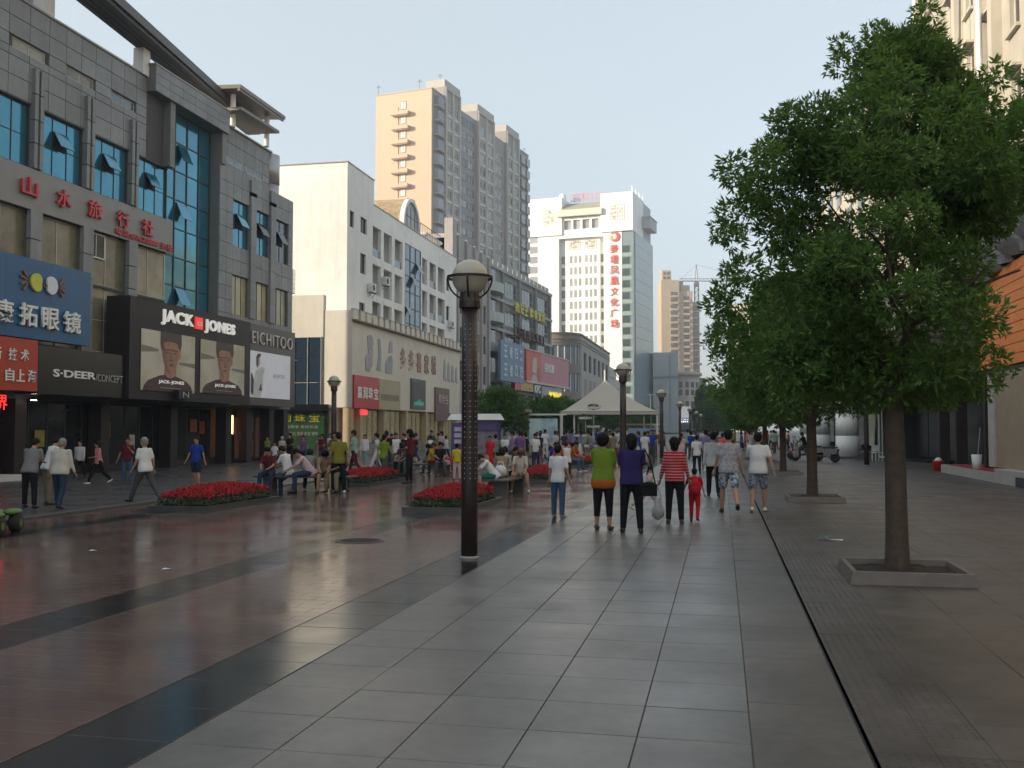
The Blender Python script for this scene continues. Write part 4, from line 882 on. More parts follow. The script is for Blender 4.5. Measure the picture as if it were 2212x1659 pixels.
MB().xprism([(-.5, 28.9), (.3, 28.3), (.5, 28.5)], -.25, -.1).build('emblem_tip', mat('bright_red_lettering'), s)
s = thing('rooftop_sign', 'faded pink rooftop hotel characters on a scaffold above the white tower', 'sign', world(Hh, 22, -6, 71), R(-8.5))
for i, ch in enumerate('凤凰国际大酒店'): letters(s, ch, i * 1.65, i * 1.65 + 1.4, 3.1, 4.9, 0, mat('faded_pink_lettering', (.50, .27, .33), .6), .15, .01, 'character')
fr = MB()
for i in range(9): fr.box(i * 1.45 - .06, i * 1.45 + .06, .2, .3, 0, 4.9)
for z in (1.2, 3.0, 4.9): fr.box(-.2, 11.8, .2, .3, z - .06, z + .06)
fr.build('scaffold', mat('pink_grey_steel', (.42, .36, .42), .6), s); letters(s, 'JIANGYAN PHOENIX HOTEL', .2, 11.5, 2.1, 2.8, 0, mat('faded_pink_lettering'), .1, .01)
t = thing('water_tank', 'small pale roof tank at the left of the pink rooftop sign', 'tank', world(Hh, 23.6, -3, 71.5), 0); MB().lathe([(.9, 0), (1.3, 1), (1.1, 3.4), (.6, 4)], 12).build('tank', Hw, t, True); MB().box(-.8, .8, -.8, .8, -2, 0).build('stand', M_conc, t)
for i in range(8):
    t = thing('roof_antenna', 'thin white antenna mast in the right roof cluster of the white tower, %s' % ('frontmost', 'second', 'third', 'fourth', 'fifth', 'sixth', 'seventh', 'rearmost')[i], 'antenna', world(Hh, .6 + .4 * (i % 2), -1 - i * 2.4, 73.4), 0, 'antennas on the white tower'); MB().tube((0, 0, 0), (0, 0, 2.4), .06, n=5).build('mast', Hw, t); MB().box(-.12, .12, -.1, .1, 1.0, 2.2).build('antenna_panel', Hw, t)

# lower teal annex right of it
t = thing('glass_annex', 'lower blue green glass annex at the right foot of the white tower', 'building', (-21.5, 322, .5), R(4))
MB().box(0, 8, 0, 10, 0, 26).build('body', mat('annex_glass', (.20, .25, .27), .25, .1, .3, metal=.3), t); MB().box(-.1, 8.1, -.1, 10, 17.5, 18.2).box(5.2, 5.5, -.2, 0, 0, 26).box(2.2, 2.5, -.2, 0, 0, 17.5).build('trim', mat('annex_trim', (.10, .14, .18), .4), t)
# unfinished tower
U = thing('unfinished_tower', 'unfinished pale concrete apartment tower with open floors beside the crane', 'building', (-26.4, 454, 1), R(12 + 0))
M_unf = mat('raw_pale_concrete', (.38, .30, .22), .85, .06, .4); M_unfd = mat('unfinished_dark', (.09, .07, .07), .9)
MB().box(0, 8.2, 0, 12, 0, 69).box(8.4, 14.6, 1.2, 12, 0, 64).build('core', M_unf, U)
MB().box(14.6, 17.6, 2, 12, 0, 59).build('open_frame', M_unfd, U); MB().box(0.6, 4.8, 1, 8, 69, 73.6).box(9.5, 13.6, 3, 9, 64, 67).build('roof_room', M_unf, U)
for j in range(16):
    z = 62 - j * 3.0; piece('opening', 4.3, 7.4, -.12, -.02, z, z + 1.5, M_unfd, U); piece('opening', 10.6, 12.9, 1.05, 1.18, z - 2, z - .4, M_unfd, U)
    piece('balcony', 4.1, 7.6, -1.0, 0, z - 1.1, z - .2, M_unf, U); piece('balcony', 10.4, 13.1, .2, 1.2, z - 3.2, z - 2.2, M_unf, U)
    if j < 14: piece('floor_slab', 14.6, 18.2, 1.5, 12, z - 4.4, z - 4.1, M_unf, U)
for k_ in range(2):
    for j in range(2): piece('opening', 1.2 + k_ * 1.8, 2.2 + k_ * 1.8, .85, .99, 69.6 + j * 2, 70.8 + j * 2, M_unfd, U)
# tower crane: mast of four legs with lattice braces, jib, counter jib, tower head
K = thing('tower_crane', 'grey tower crane with a long horizontal jib beside the unfinished tower', 'crane', (-10.8, 468, 0), R(12))
M_cr = mat('crane_steel', (.12, .12, .14), .6)
ms = MB(); mw = .9
for sx in (-mw, mw):
    for sy in (-mw, mw): ms.box(sx - .13, sx + .13, sy - .13, sy + .13, 0, 70)
for j in range(28):
    z = j * 2.5
    for sy in (-mw, mw): ms.tube((-mw, sy, z), (mw, sy, z + 2.5), .08, n=4, cap=False)
    for sx in (-mw, mw): ms.tube((sx, mw, z), (sx, -mw, z + 2.5), .08, n=4, cap=False)
    ms.box(-mw, mw, -mw - .06, -mw + .06, z - .08, z + .08)
ms.build('mast', M_cr, K)
jb = MB()
for y in (-.6, .6): jb.box(-8, 42, y - .1, y + .1, 70.9, 71.1)
jb.box(-8, 42, -.1, .1, 72.1, 72.3)
for i in range(25):
    for y in (-.6, .6): jb.tube((-8 + i * 2, y, 71), (-7 + i * 2, 0, 72.2), .06, n=4, cap=False).tube((-7 + i * 2, 0, 72.2), (-6 + i * 2, y, 71), .06, n=4, cap=False)
jb.build('jib', M_cr, K)
MB().box(-8.6, -6.5, -1, 1, 68.6, 70.9).build('counterweight', mat('crane_weight', (.22, .22, .24), .8), K); MB().box(-.8, .8, -1.3, 1.3, 68.5, 70.8).build('cab', mat('crane_weight'), K)
MB().tube((-.7, 0, 72), (0, 0, 79), .15, n=4).tube((.7, 0, 72), (0, 0, 79), .15, n=4).tube((0, 0, 78.8), (-7.5, 0, 72), .06, n=4).tube((0, 0, 78.8), (25, 0, 72.3), .06, n=4).build('tower_head', M_cr, K)
for z in (17, 32, 46, 57): MB().box(-1.9, 1.9, -1.4, 1.4, z - .5, z + .5).build('mast_collar', mat('crane_weight'), K)
# round-fronted building and others far down the street
Q = thing('round_fronted_building', 'pale stone building with a curved front above the blue lit bank sign', 'building', (-13.2, 341, .8), 0)
M_rs = mat('pale_stone_far', (.40, .35, .29), .8, .05, .5)
n = 20; rr = 6.0
MB().lathe([(rr, 0), (rr, 18.8)], 28).build('drum', M_rs, Q, True); MB().lathe([(rr + .9, 18.9), (rr + .9, 19.9), (rr, 20.2)], 28).build('cornice', M_rs, Q, True)
for z, k in ((14.8, 0), (12.2, 0), (8.3, 1), (5.2, 0)):
    for a in range(-80, 81, 20):
        a_ = R(a - 90); px, py = (rr + .02) * math.cos(a_), (rr + .02) * math.sin(a_)
        o = MB().box(-.55, .55, -.15, .1, 0, 1.9).build('window', M_glass_d, Q, loc=(px, py, z)); o.rotation_euler = (0, 0, R(a))
MB().box(-8, 7.6, -7.2, 0, 3.6, 4.1).box(-5, 8, 5, 20, 0, 18.5).build('street_canopy', mat('dark_band_far', (.12, .12, .13), .6), Q)
s = thing('bank_sign', 'navy bank sign with glowing white characters under a pale screen at the street end', 'sign', (-19.5, 333, 0), R(12))
MB().box(0, 11.5, 0, .3, 3.2, 5.4).box(0, 1.2, 0, .3, .5, 9.2).box(9.8, 11.5, 0, .3, .5, 9.2).build('board', mat('navy_panel', (.015, .02, .09), .4), s)
MB().box(1.2, 9.8, .05, .3, 5.4, 9.2).build('screen', mat('pale_screen', (.5, .5, .46), .5, emit=(1, 1, .92), estr=.10), s)
letters(s, '中国建设银行', 1.5, 9.6, 3.9, 5.1, -.02, mat('cool_white_glow', (.8, .85, 1), .5, emit=(.85, .9, 1), estr=1.2), .05, .03)
MB().box(0, 11.5, .5, .8, 0, 3.2).build('shop_wall', M_dark_in, s)
t = thing('sunlit_block', 'small block with bright sunlit gable and grey side at the street end', 'building', (-9.6, 427, .5), R(8))
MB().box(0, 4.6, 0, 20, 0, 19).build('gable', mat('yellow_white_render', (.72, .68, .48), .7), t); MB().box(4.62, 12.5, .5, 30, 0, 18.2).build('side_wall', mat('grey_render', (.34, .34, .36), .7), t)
for z in (13, 8): piece('window', 1.4, 2.2, -.08, -.01, z, z + 1.8, M_glass_d, t)
for i in range(3): MB().box(5 + i * 3, 6.4 + i * 3, .6, 2, 18.2, 19.4).build('roof_unit', M_white, t)
t = thing('hazy_tower', 'distant cream tower mostly hidden behind the right trees', 'building', (4.2, 420, .5), R(0))
MB().box(0, 10, 0, 12, 0, 53).build('wall', mat('cream_far', (.62, .56, .42), .8), t)
for j in range(14): piece('window_band', -.3, 1.2, -.3, 0, 10 + j * 3, 11.6 + j * 3, M_unfd, t)
# ------------------------------------------------------------------ buildings on the right: local x runs towards the camera, front looks to -x world
E_ = thing('cream_apartment_building', 'tall cream apartment building with drainpipes rising behind the right tree', 'building', (9.5, 49.9, .1), R(-90))
M_cr2 = mat('sunlit_cream_tiles', (.46, .43, .37), .7, .07, 1.4, .04, 18, stain=.12)
eh = []
for fl in range(5):
    z = 8.6 + fl * 3.0
    for x in (2.6, 6.6, 9.2, 12.2, 15.0, 19.5): eh.append((x, x + 1.1, z, z + 1.5))
w = MB(); wall_mb(w, 0, 60, 7.0, 24, 0, .3, eh); w.box(0, 60, .7, 14, 3.6, 24).box(0, .3, .3, .7, 7, 24); w.build('wall', M_cr2, E_)
for h in eh: 
    window(E_, *h, .15, 2, 1, M_frame_w, M_glass_d, .05, .06)
    piece('window_hood', h[0] - .1, h[1] + .1, -.3, 0, h[3] + .1, h[3] + .2, M_cr2, E_); piece('window_sill', h[0] - .1, h[1] + .1, -.15, 0, h[2] - .12, h[2], M_cr2, E_)
for x in (.8, 2.0, 5.4, 8.3, 11.8, 13.6, 17.8): MB().box(x, x + .5, -.35 if x != 2.0 else -.2, 0, 7.0, 24).build('pilaster', M_cr2, E_)
for x in (1.55, 12.9): MB().tube((x, -.45, 6.8), (x, -.45, 24), .10, n=10).build('drainpipe', mat('white_pipe', (.72, .72, .70), .4), E_)
cb_ = MB().path([(9.9, -.3, 24), (10.0, -.4, 18), (10.2, -.5, 14.6), (10.6, -.55, 13.6), (11.2, -.5, 13.4), (11.9, -.4, 14.2)], .035); cb_.build('hanging_cable', M_steel, E_)
for fl in range(3): MB().box(5.6, 9.6, -1.0, 0, 8.4 + fl * 3, 8.55 + fl * 3).box(5.6, 9.6, -1.0, -.92, 8.55 + fl * 3, 9.3 + fl * 3).build('balcony', M_cr2, E_)
# orange louvred shop front
Fo = thing('orange_shopfront', 'shop front with an orange slatted fascia above a tan wall and a red carpeted step', 'shop', (8.7, 36.05, .08), R(-90))
M_org = mat('orange_slat', (.90, .26, .04), .5, .08, 2, rand=.06)
MB().box(0, 16, .03, .4, 3.5, 6.7).build('fascia_back', mat('dark_orange_back', (.08, .02, .01), .7), Fo)
for j in range(10): piece('fascia_slat', 0, 16, -.06, .03, 3.55 + j * .31, 3.55 + j * .31 + .285, M_org, Fo)
MB().box(-.05, 16, -.1, .45, 6.72, 6.86).box(-.05, 16, -.05, .45, 3.38, 3.5).build('fascia_edge', M_dbrown, Fo)
M_tanw = mat('tan_shop_wall', (.36, .27, .18), .6, .08, 1.5)
MB().box(1.75, 16, -.05, .6, .35, 3.38).build('tan_wall', M_tanw, Fo); MB().box(1.05, 1.74, -.12, .6, .35, 3.38).build('pillar', mat('pale_tan', (.45, .42, .37), .7), Fo)
MB().box(-4.6, 3.0, -.45, 4, -.2, .22).box(3.0, 16, -.45, 4, -.2, .35).build('step', mat('pale_step_stone', (.42, .40, .36), .6, .1, 3), Fo)
MB().box(-4.0, 3, -.40, .9, .225, .235).build('red_carpet', mat('red_carpet', (.28, .02, .025), .95, .15, 12), Fo)
MB().box(5.4, 7, -.5, -.45, -.15, .2).build('dark_grille', M_steel, Fo)
MB().box(-20, .9, 5, 5.2, 0, 3.6).box(-20, -19.8, .6, 5, 0, 3.6).build('shop_back_wall', M_dark_in, Fo)
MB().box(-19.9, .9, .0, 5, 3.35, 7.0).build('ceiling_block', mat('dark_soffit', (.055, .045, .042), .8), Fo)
for x in (-19, -15.3, -11.6, -8): piece('shop_pane', x, x + 3.5, 1.2, 1.25, .2, 3.3, mat('near_black_glass', (.008, .010, .012), .25, spec=.2), Fo)
for x in (-4.6, -3.2, -1.9, -.7): piece('door_panel', x, x + 1.2, 1.6, 1.66, .22, 3.0, mat('dark_red_door', (.045, .012, .014), .5, .2, 3), Fo)
for x in (-8.2, -5.2, -.9): MB().box(x, x + .3, .2, .6, .1, 3.35).build('post', M_dbrown, Fo)
# crumpled site tarpaulin over the fascia
random.seed(5); V = []; nx, nz = 46, 9
for j in range(nz):
    for i in range(nx):
        u = i / (nx - 1); v = j / (nz - 1)
        V.append((-2.6 + u * 14, -.05 - .55 * math.sin(math.pi * v) * (.6 + .4 * math.sin(i * .9)) - random.uniform(0, .16) - .12 * math.sin(i * 1.7 + j), 6.55 + v * 1.9 - .22 * math.sin(u * 9) * (1 - v) + random.uniform(-.05, .05)))
tp = MB().add(V, [(j * nx + i, j * nx + i + 1, (j + 1) * nx + i + 1, (j + 1) * nx + i) for j in range(nz - 1) for i in range(nx - 1)]).mesh('tarpaulin', True)
tag(part('tarpaulin', tp, mat('grey_plastic_sheet', (.23, .23, .235), .35, .3, 3, .4, 12), None, (8.65, 36, 0)), 'crumpled grey plastic sheet draped along the top of the orange fascia', 'tarpaulin').rotation_euler = (0, 0, R(-90))
G_ = thing('arcade_building', 'shopping arcade behind round white columns along the right side of the street', 'building', (7.9, 120, .1), R(-90))
MB().box(0, 67, -.3, 10, 3.7, 11).build('upper_wall', mat('arcade_wall', (.50, .48, .43), .7, .08, 1.2), G_); MB().box(20, 67, .6, 10, 11, 20.5).build('bounce_wall', M_cr2, G_)  # taller wall behind the trees, added to bounce sunlight onto the shops opposite
for fl in range(3):
    for i in range(8): piece('upper_window', 22.5 + i * 5.6, 25 + i * 5.6, .52, .6, 11.8 + fl * 2.9, 13.4 + fl * 2.9, M_glass_g, G_); MB().box(0, 67, 3.5, 4, -.2, 3.7).build('shop_wall', mat('arcade_shop_wall', (.09, .10, .09), .3, .5, .8), G_)
MB().box(52, 67, -.35, -.3, 3.3, 4.0).build('red_fascia', mat('dusky_red_fascia', (.16, .04, .04), .5), G_)
for i in range(12): piece('shop_window', 1 + i * 5.4, 5.2 + i * 5.4, 3.2, 3.3, .3, 3.1, mat('arcade_glass', (.05, .065, .055), .2, .2, .8, spec=.4), G_)
for i in range(8): piece('upper_window', 2 + i * 8, 6.5 + i * 8, -.38, -.3, 6, 9, M_glass_g, G_)
wc_ = mat('white_column', (.84, .84, .80), .45, .04, 1.2)
for i, (x, y, ww) in enumerate(((6.95, 58.5, 'thick round white column nearest the camera beside the second tree'), (6.45, 68.6, 'thick round white column half hidden behind the parked scooters'), (6.6, 80, 'third round white column further down the right arcade'))):
    t = thing('round_column', ww, 'column', (x, y, 0), 0, 'white arcade columns')
    MB().box(-1.0, 1.0, -1.0, 1.0, 0, .12).build('plinth', M_kerb, t); MB().lathe([(.64, .12), (.64, 1.28)], 28).build('shaft', wc_, t, True); MB().lathe([(.64, 1.30), (.64, 2.5)], 28).build('shaft', wc_, t, True); MB().lathe([(.64, 2.52), (.64, 3.8)], 28).build('shaft', wc_, t, True)
Gd = thing('white_frame_door', 'white framed shop door standing between the round column and the dark shop', 'door', (8.4, 57, 0), R(-80))
window(Gd, 0, 1.6, .1, 3.0, 0, 3, 1, M_frame_w, M_glass_d, .09, .1, name='door_leaf')

# ------------------------------------------------------------------ trees
M_leaf = mat('leaf_green', (.060, .138, .036), .55, .35, 1.6, rand=.4, col2=(.105, .185, .042), spec=.35)
M_leaf2 = mat('leaf_green_far', (.046, .115, .030), .6, .35, 1.0, rand=.4, col2=(.075, .15, .034), spec=.3)
def add_translucency(m_, c_, k_=.3):      # light coming through thin leaves
    t_ = m_.node_tree; p_ = t_.nodes['Principled BSDF']; o_ = next(n for n in t_.nodes if n.type == 'OUTPUT_MATERIAL')
    tr_ = t_.nodes.new('ShaderNodeBsdfTranslucent'); tr_.inputs[0].default_value = (*c_, 1); ms_ = t_.nodes.new('ShaderNodeMixShader'); ms_.inputs[0].default_value = k_
    t_.links.new(p_.outputs[0], ms_.inputs[1]); t_.links.new(tr_.outputs[0], ms_.inputs[2]); t_.links.new(ms_.outputs[0], o_.inputs[0])
add_translucency(M_leaf, (.18, .30, .045)); add_translucency(M_leaf2, (.10, .19, .035))
M_bark = mat('tree_bark', (.085, .062, .047), .9, .3, 9, .8, 30)
def leaves_mesh(centers, dirs, per, L, Wd, spreadr, rng, name='crown'):
    """sprays of narrow folded leaves; every leaf is four corners"""
    n = len(centers); N_ = n * per
    c = np.repeat(centers, per, 0); d0 = np.repeat(dirs, per, 0)
    d = d0 + rng.normal(0, spreadr, (N_, 3)); d[:, 2] -= .12
    d /= np.linalg.norm(d, axis=1)[:, None] + 1e-9
    side = np.cross(d, rng.normal(0, 1, (N_, 3))); side /= np.linalg.norm(side, axis=1)[:, None] + 1e-9
    l = L * rng.uniform(.6, 1.25, N_)[:, None]; w_ = Wd * rng.uniform(.7, 1.2, N_)[:, None]
    base = c + d * l * .12
    up = np.cross(side, d)
    V = np.stack([base, base + d * l * .45 + side * w_ + up * w_ * .35, base + d * l, base + d * l * .45 - side * w_ + up * w_ * .35], 1).reshape(-1, 3)
    F = np.arange(N_ * 4).reshape(-1, 4)
    return quads_mesh(name, V, F)
def crown_points(rng, blobs, per_blob, zsq=.8):
    """points near the skins of many uneven clumps"""
    C = []; D_ = []
    for (x, y, z, r) in blobs:
        k = int(per_blob * (r / .6) ** 2)
        v = rng.normal(0, 1, (k, 3)); v /= np.linalg.norm(v, axis=1)[:, None]
        rad = r * rng.uniform(.25, 1.05, k) ** .6
        p = v * rad[:, None] * np.array([1, 1, zsq]) + np.array([x, y, z])
        C.append(p); dd = v.copy(); dd[:, 2] += .35; D_.append(dd)
    C = np.concatenate(C); D_ = np.concatenate(D_); D_ /= np.linalg.norm(D_, axis=1)[:, None]
    return C, D_
def limbs(mb, p, d, r, L, depth, rng, ends):
    p = np.array(p, float); d = np.array(d, float); seg = 3
    for s_ in range(seg):
        d = d + rng.normal(0, .12, 3); d /= np.linalg.norm(d); q_ = p + d * L / seg
        mb.tube(p, q_, r * (1 - .22 * s_ / seg * 2), r * (1 - .22 * (s_ + 1) / seg * 2), 7 if r > .03 else 5, cap=False); p = q_
    ends.append(tuple(p))
    if depth:
        for k in range(2 + (depth > 1)):
            nd = d + rng.normal(0, .55, 3); nd[2] = abs(nd[2]) * .6 + .25; nd /= np.linalg.norm(nd)
            limbs(mb, p, nd, r * .6, L * .75, depth - 1, rng, ends)
def planter_box(parent, s_=.62, h=.14):
    pass
def street_tree(x, y, label, blobs, seed, trunk_h=2.1, r0=.125, lean=(0, 0), per=230, leaf=(.125, .017), lp=5, box=True, bl=None):
    rng = np.random.default_rng(seed); t = thing('street_tree', label, 'tree', (x, y, 0), 0, 'street trees in stone beds')
    mb = MB(); prof = [(-.02, r0 * 1.35), (.12, r0 * 1.1), (.5, r0), (1.2, r0 * .95), (trunk_h, r0 * .9)]; prev = None
    n = 14; vs = []
    for z, r in prof:
        for i in range(n):
            a = 2 * math.pi * i / n; rr = r * (1 + .07 * math.sin(3 * a + z * 2) + rng.uniform(-.03, .03)); vs.append((rr * math.cos(a) + lean[0] * z / trunk_h, rr * math.sin(a) + lean[1] * z / trunk_h, z))
    mb.add(vs, [(j * n + i, j * n + (i + 1) % n, (j + 1) * n + (i + 1) % n, (j + 1) * n + i) for j in range(len(prof) - 1) for i in range(n)])
    ends = []
    for k in range(4):
        a = k * 1.6 + rng.uniform(0, .6); limbs(mb, (lean[0], lean[1], trunk_h - .1), (math.cos(a) * .4, math.sin(a) * .4, 1), r0 * .5, .95, 2, rng, ends)
    for (bx, by, bz, br) in blobs[:14]: mb.tube((lean[0] * 1.1, lean[1], trunk_h + .6 + .25 * (bz - trunk_h - .6)), (bx * .8, by * .8, bz * .95), .024, .006, 5, cap=False)
    mb.build('trunk', M_bark, t, True)
    C_, D_ = crown_points(rng, blobs, per)
    part('crown', leaves_mesh(C_, D_, lp, leaf[0], leaf[1], .75, rng), M_leaf if leaf[0] < .2 else M_leaf2, t)
    if box:
        b = thing('tree_bed', bl, 'tree bed', (x + .02, y - .25, 0), 0, 'low stone beds round the street trees')
        s_ = .64; M_rim = mat('bed_rim_stone', (.15, .128, .115), .55, .15, 6, .1, 40)
        for (a, c_, d_, e) in ((-s_, s_, -s_, -s_ + .11), (-s_, s_, s_ - .11, s_), (-s_, -s_ + .11, -s_ + .113, s_ - .113), (s_ - .11, s_, -s_ + .113, s_ - .113)):
            m_ = MB(); i_ = .03
            m_.add([(a, d_, 0), (c_, d_, 0), (c_, e, 0), (a, e, 0), (a + i_, d_ + i_, .13), (c_ - i_, d_ + i_, .13), (c_ - i_, e - i_ * .3, .13), (a + i_, e - i_ * .3, .13)], [(0, 3, 2, 1), (4, 5, 6, 7), (0, 1, 5, 4), (1, 2, 6, 5), (2, 3, 7, 6), (3, 0, 4, 7)])
            m_.build('rim_stone', M_rim, b)
        so = MB(); gx = 12; rr = random.Random(seed)
        so.add([(-s_ + .1 + (2 * s_ - .2) * i / gx, -s_ + .1 + (2 * s_ - .2) * j / gx, .055 + rr.uniform(0, .03)) for j in range(gx + 1) for i in range(gx + 1)], [(j * (gx + 1) + i, j * (gx + 1) + i + 1, (j + 1) * (gx + 1) + i + 1, (j + 1) * (gx + 1) + i) for j in range(gx) for i in range(gx)])
        so.build('soil', M_soil, b)
    return t
def env_blobs(rng, n, zlo, zhi, prof, rr=(.35, .62), cx=0, cy=0):
    out = []
    for i in range(n):
        z = rng.uniform(zlo, zhi); R_ = prof(z); a = rng.uniform(0, 2 * math.pi); q = R_ * math.sqrt(rng.uniform(.12, 1))
        out.append((cx + q * math.cos(a), cy + q * math.sin(a), z, rng.uniform(*rr) * (1 if R_ > .8 else .7)))
    return out
# near tree: broad conical crown with loose sprays on the left shoulder
rng = np.random.default_rng(11)
def prof1(z):
    zs = [1.75, 2.2, 3.0, 4.0, 4.8, 5.3, 5.75, 6.2, 6.7]; rs = [.6, 1.3, 1.6, 1.6, 1.4, 1.05, .5, .24, .08]; return float(np.interp(z, zs, rs))
bl = env_blobs(rng, 118, 2.15, 6.2, prof1, (.24, .48), cx=.08)
bl = [b for b in bl if not (b[0] > .5 and b[2] < 3.95)]
for i_ in range(70):     # loose sprays standing out of the crown
    z_ = rng.uniform(2.3, 6.3); a_ = rng.uniform(0, 2 * math.pi); q_ = prof1(z_) + rng.uniform(.22, .5)
    if not (math.cos(a_) > .2 and z_ < 4.1): bl.append((q_ * math.cos(a_), q_ * math.sin(a_), z_, rng.uniform(.11, .2)))
bl += [(-1.15, -.2, 5.25, .26), (-1.05, -.1, 4.85, .30), (-1.55, .2, 4.55, .22), (-1.7, 0, 4.2, .30), (-1.35, .1, 4.5, .28), (-1.75, -.2, 3.2, .34), (-1.8, .1, 2.75, .3), (1.5, -.1, 5.0, .42), (1.8, .1, 4.6, .45), (1.3, 0, 4.4, .5), (1.5, 0, 4.5, .36), (.42, 0, 6.5, .16), (.40, 0, 6.2, .24), (.3, 0, 5.9, .34), (.85, -.2, 2.3, .38), (.5, 0, 2.2, .42), (.0, .3, 2.2, .45), (-.1, -.3, 2.25, .4), (.3, -.35, 2.35, .4), (-.6, -.1, 2.3, .42), (-1.0, .1, 2.35, .4), (.6, .1, 2.75, .4), (.55, 0, 3.2, .42), (.6, 0, 3.6, .42)]
street_tree(1.95, 12.0, 'large dense green street tree closest to the camera on the right', bl, 21, 2.15, .122, lean=(-.02, 0), per=520, leaf=(.09, .0145), lp=5, bl='low square stone bed holding soil round the nearest tree trunk')
def prof2(z): return float(np.interp(z, [1.7, 2.2, 3.0, 4.0, 4.8, 5.4], [.5, 1.5, 1.85, 1.6, .9, .2]))
tl = ['second street tree from the camera with its crown behind the first', 'third street tree down the right row behind the white shirted man', 'fourth street tree in the right row', 'fifth street tree in the right row', 'sixth street tree in the right row', 'seventh street tree in the right row', 'eighth street tree in the right row', 'last street tree at the far end of the right row']
blab = ['low stone bed round the second tree of the right row', 'low stone bed round the third tree of the right row', 'low stone bed round the fourth tree', 'low stone bed round the fifth tree', 'low stone bed round the sixth tree', 'low stone bed round the seventh tree', 'low stone bed round the eighth tree', 'low stone bed round the last tree of the row']
for i, (x, y) in enumerate(((2.05, 24.0), (2.2, 37.6), (2.1, 50.5), (2.1, 63.5), (2.1, 77), (2.1, 91), (2.0, 106), (1.6, 124))):
    r_ = np.random.default_rng(40 + i)
    far = i > 1
    b_ = env_blobs(r_, 95 if not far else 34, 2.1, 5.2, prof2, (.38, .62) if not far else (.55, .85))
    if i == 0: b_ += [(-2.1, -.2, 3.7, .34), (-1.9, 0, 3.35, .42), (-2.0, .1, 2.7, .45), (-1.8, -.3, 2.4, .4)]
    street_tree(x, y, tl[i], b_, 60 + i, 2.0, .12, per=150 if not far else 60, leaf=(.15, .024) if not far else (.30, .05), lp=4, bl=blab[i])
for i, (x, y, h, ww) in enumerate(((-13.2, 58.5, 3.9, 'small dark green tree left of the near lamp in front of the cream shops'), (-11.9, 66, 3.5, 'bushy tree just right of the near lamp pole'), (-12.0, 75, 3.7, 'round green tree below the blue billboard'), (-11.4, 84, 3.8, 'green tree below the pink billboard'), (-10.8, 95, 4.0, 'tree behind the left corner of the white tent'), (-10.6, 108, 4.2, 'tree seen under the white tent roof'), (-9.2, 122, 4.2, 'farther tree seen under the right half of the tent'))):
    r_ = np.random.default_rng(90 + i)
    pf = lambda z, h=h: float(np.interp(z, [1.2, 1.8, h * .75, h], [.6, 1.7, 1.6, .4]))
    b_ = env_blobs(r_, 34, 1.7, h, pf, (.5, .8))
    t = street_tree(x, y, ww, b_, 120 + i, 1.6, .1, per=70, leaf=(.26, .045), lp=4, box=False); t['group'] = 'leafy trees on the left side of the street'
t = street_tree(-1.2, 150, 'dark rounded tree at the end of the right tree row', env_blobs(np.random.default_rng(5), 40, 2.2, 7.4, lambda z: float(np.interp(z, [1.5, 3, 6, 7.6], [1.2, 2.8, 2.6, .8])), (.8, 1.3)), 200, 2, .2, per=70, leaf=(.5, .09), lp=4, box=False); t['group'] = 'trees'

# ------------------------------------------------------------------ street lamps
M_pole = mat('dark_maroon_lamp_post', (.032, .020, .019), .38, .15, 5, .05, 40)
M_globe = mat('frosted_globe', (.46, .44, .37), .35, .04, 2, spec=.5); M_iron = mat('wrought_iron_brown', (.035, .03, .027), .45, metal=.4)
M_dot = mat('pale_stud', (.42, .40, .40), .4)
lm = thing('street_lamp', 'tall dark lamp post with frosted globe and rows of pale studs nearest the camera', 'street lamp', (-3.18, 12.35, 0), 0, 'globe street lamps')
MB().lathe([(.107, 0), (.107, 1.0), (.104, 2.2), (.104, 3.26)], 24).build('pole', M_pole, lm, True)
MB().lathe([(.125, 0), (.125, .015), (.11, .03)], 24).build('base_ring', mat('worn_metal', (.30, .28, .26), .5), lm)
MB().lathe([(.14, 3.22), (.14, 3.30), (.125, 3.42)], 20).build('collar', M_pole, lm)
MB().ell((0, 0, 3.62), (.235, .235, .235), 28, 18).build('globe', M_globe, lm, True)
rg = MB(); n = 40; vs = []
for i in range(n):
    a = 2 * math.pi * i / n
    for (r, z) in ((.285, 3.60), (.300, 3.60), (.300, 3.635), (.285, 3.635)): vs.append((r * math.cos(a), r * math.sin(a), z))
rg.add(vs, [(i * 4 + k, ((i + 1) % n) * 4 + k, ((i + 1) % n) * 4 + (k + 1) % 4, i * 4 + (k + 1) % 4) for i in range(n) for k in range(4)]).build('ring', M_iron, lm)
for a in (8, 98, 188, 278):
    a_ = R(a); pts = [((.29 * math.cos(t_)) , 0, 3.615 - .29 * math.sin(t_)) for t_ in [math.pi / 2 * k / 8 for k in range(7)]]
    pts.append((.11, 0, 3.33)); q_ = [(p[0] * math.cos(a_), p[0] * math.sin(a_), p[2]) for p in pts]
    MB().path(q_, .013, 6).build('cage_bar', M_iron, lm, True)
ds = MB()
for j in range(31):
    z = 1.02 + j * .066
    if j in (7, 16, 24): continue
    for i in range(9):
        a = 2 * math.pi * (i + .2) / 9; c_ = (.105 * math.cos(a), .105 * math.sin(a), z); ds.ell(c_, (.0085, .0085, .0085), 5, 3)
ds.build('studs', M_dot, lm, kind='stuff')
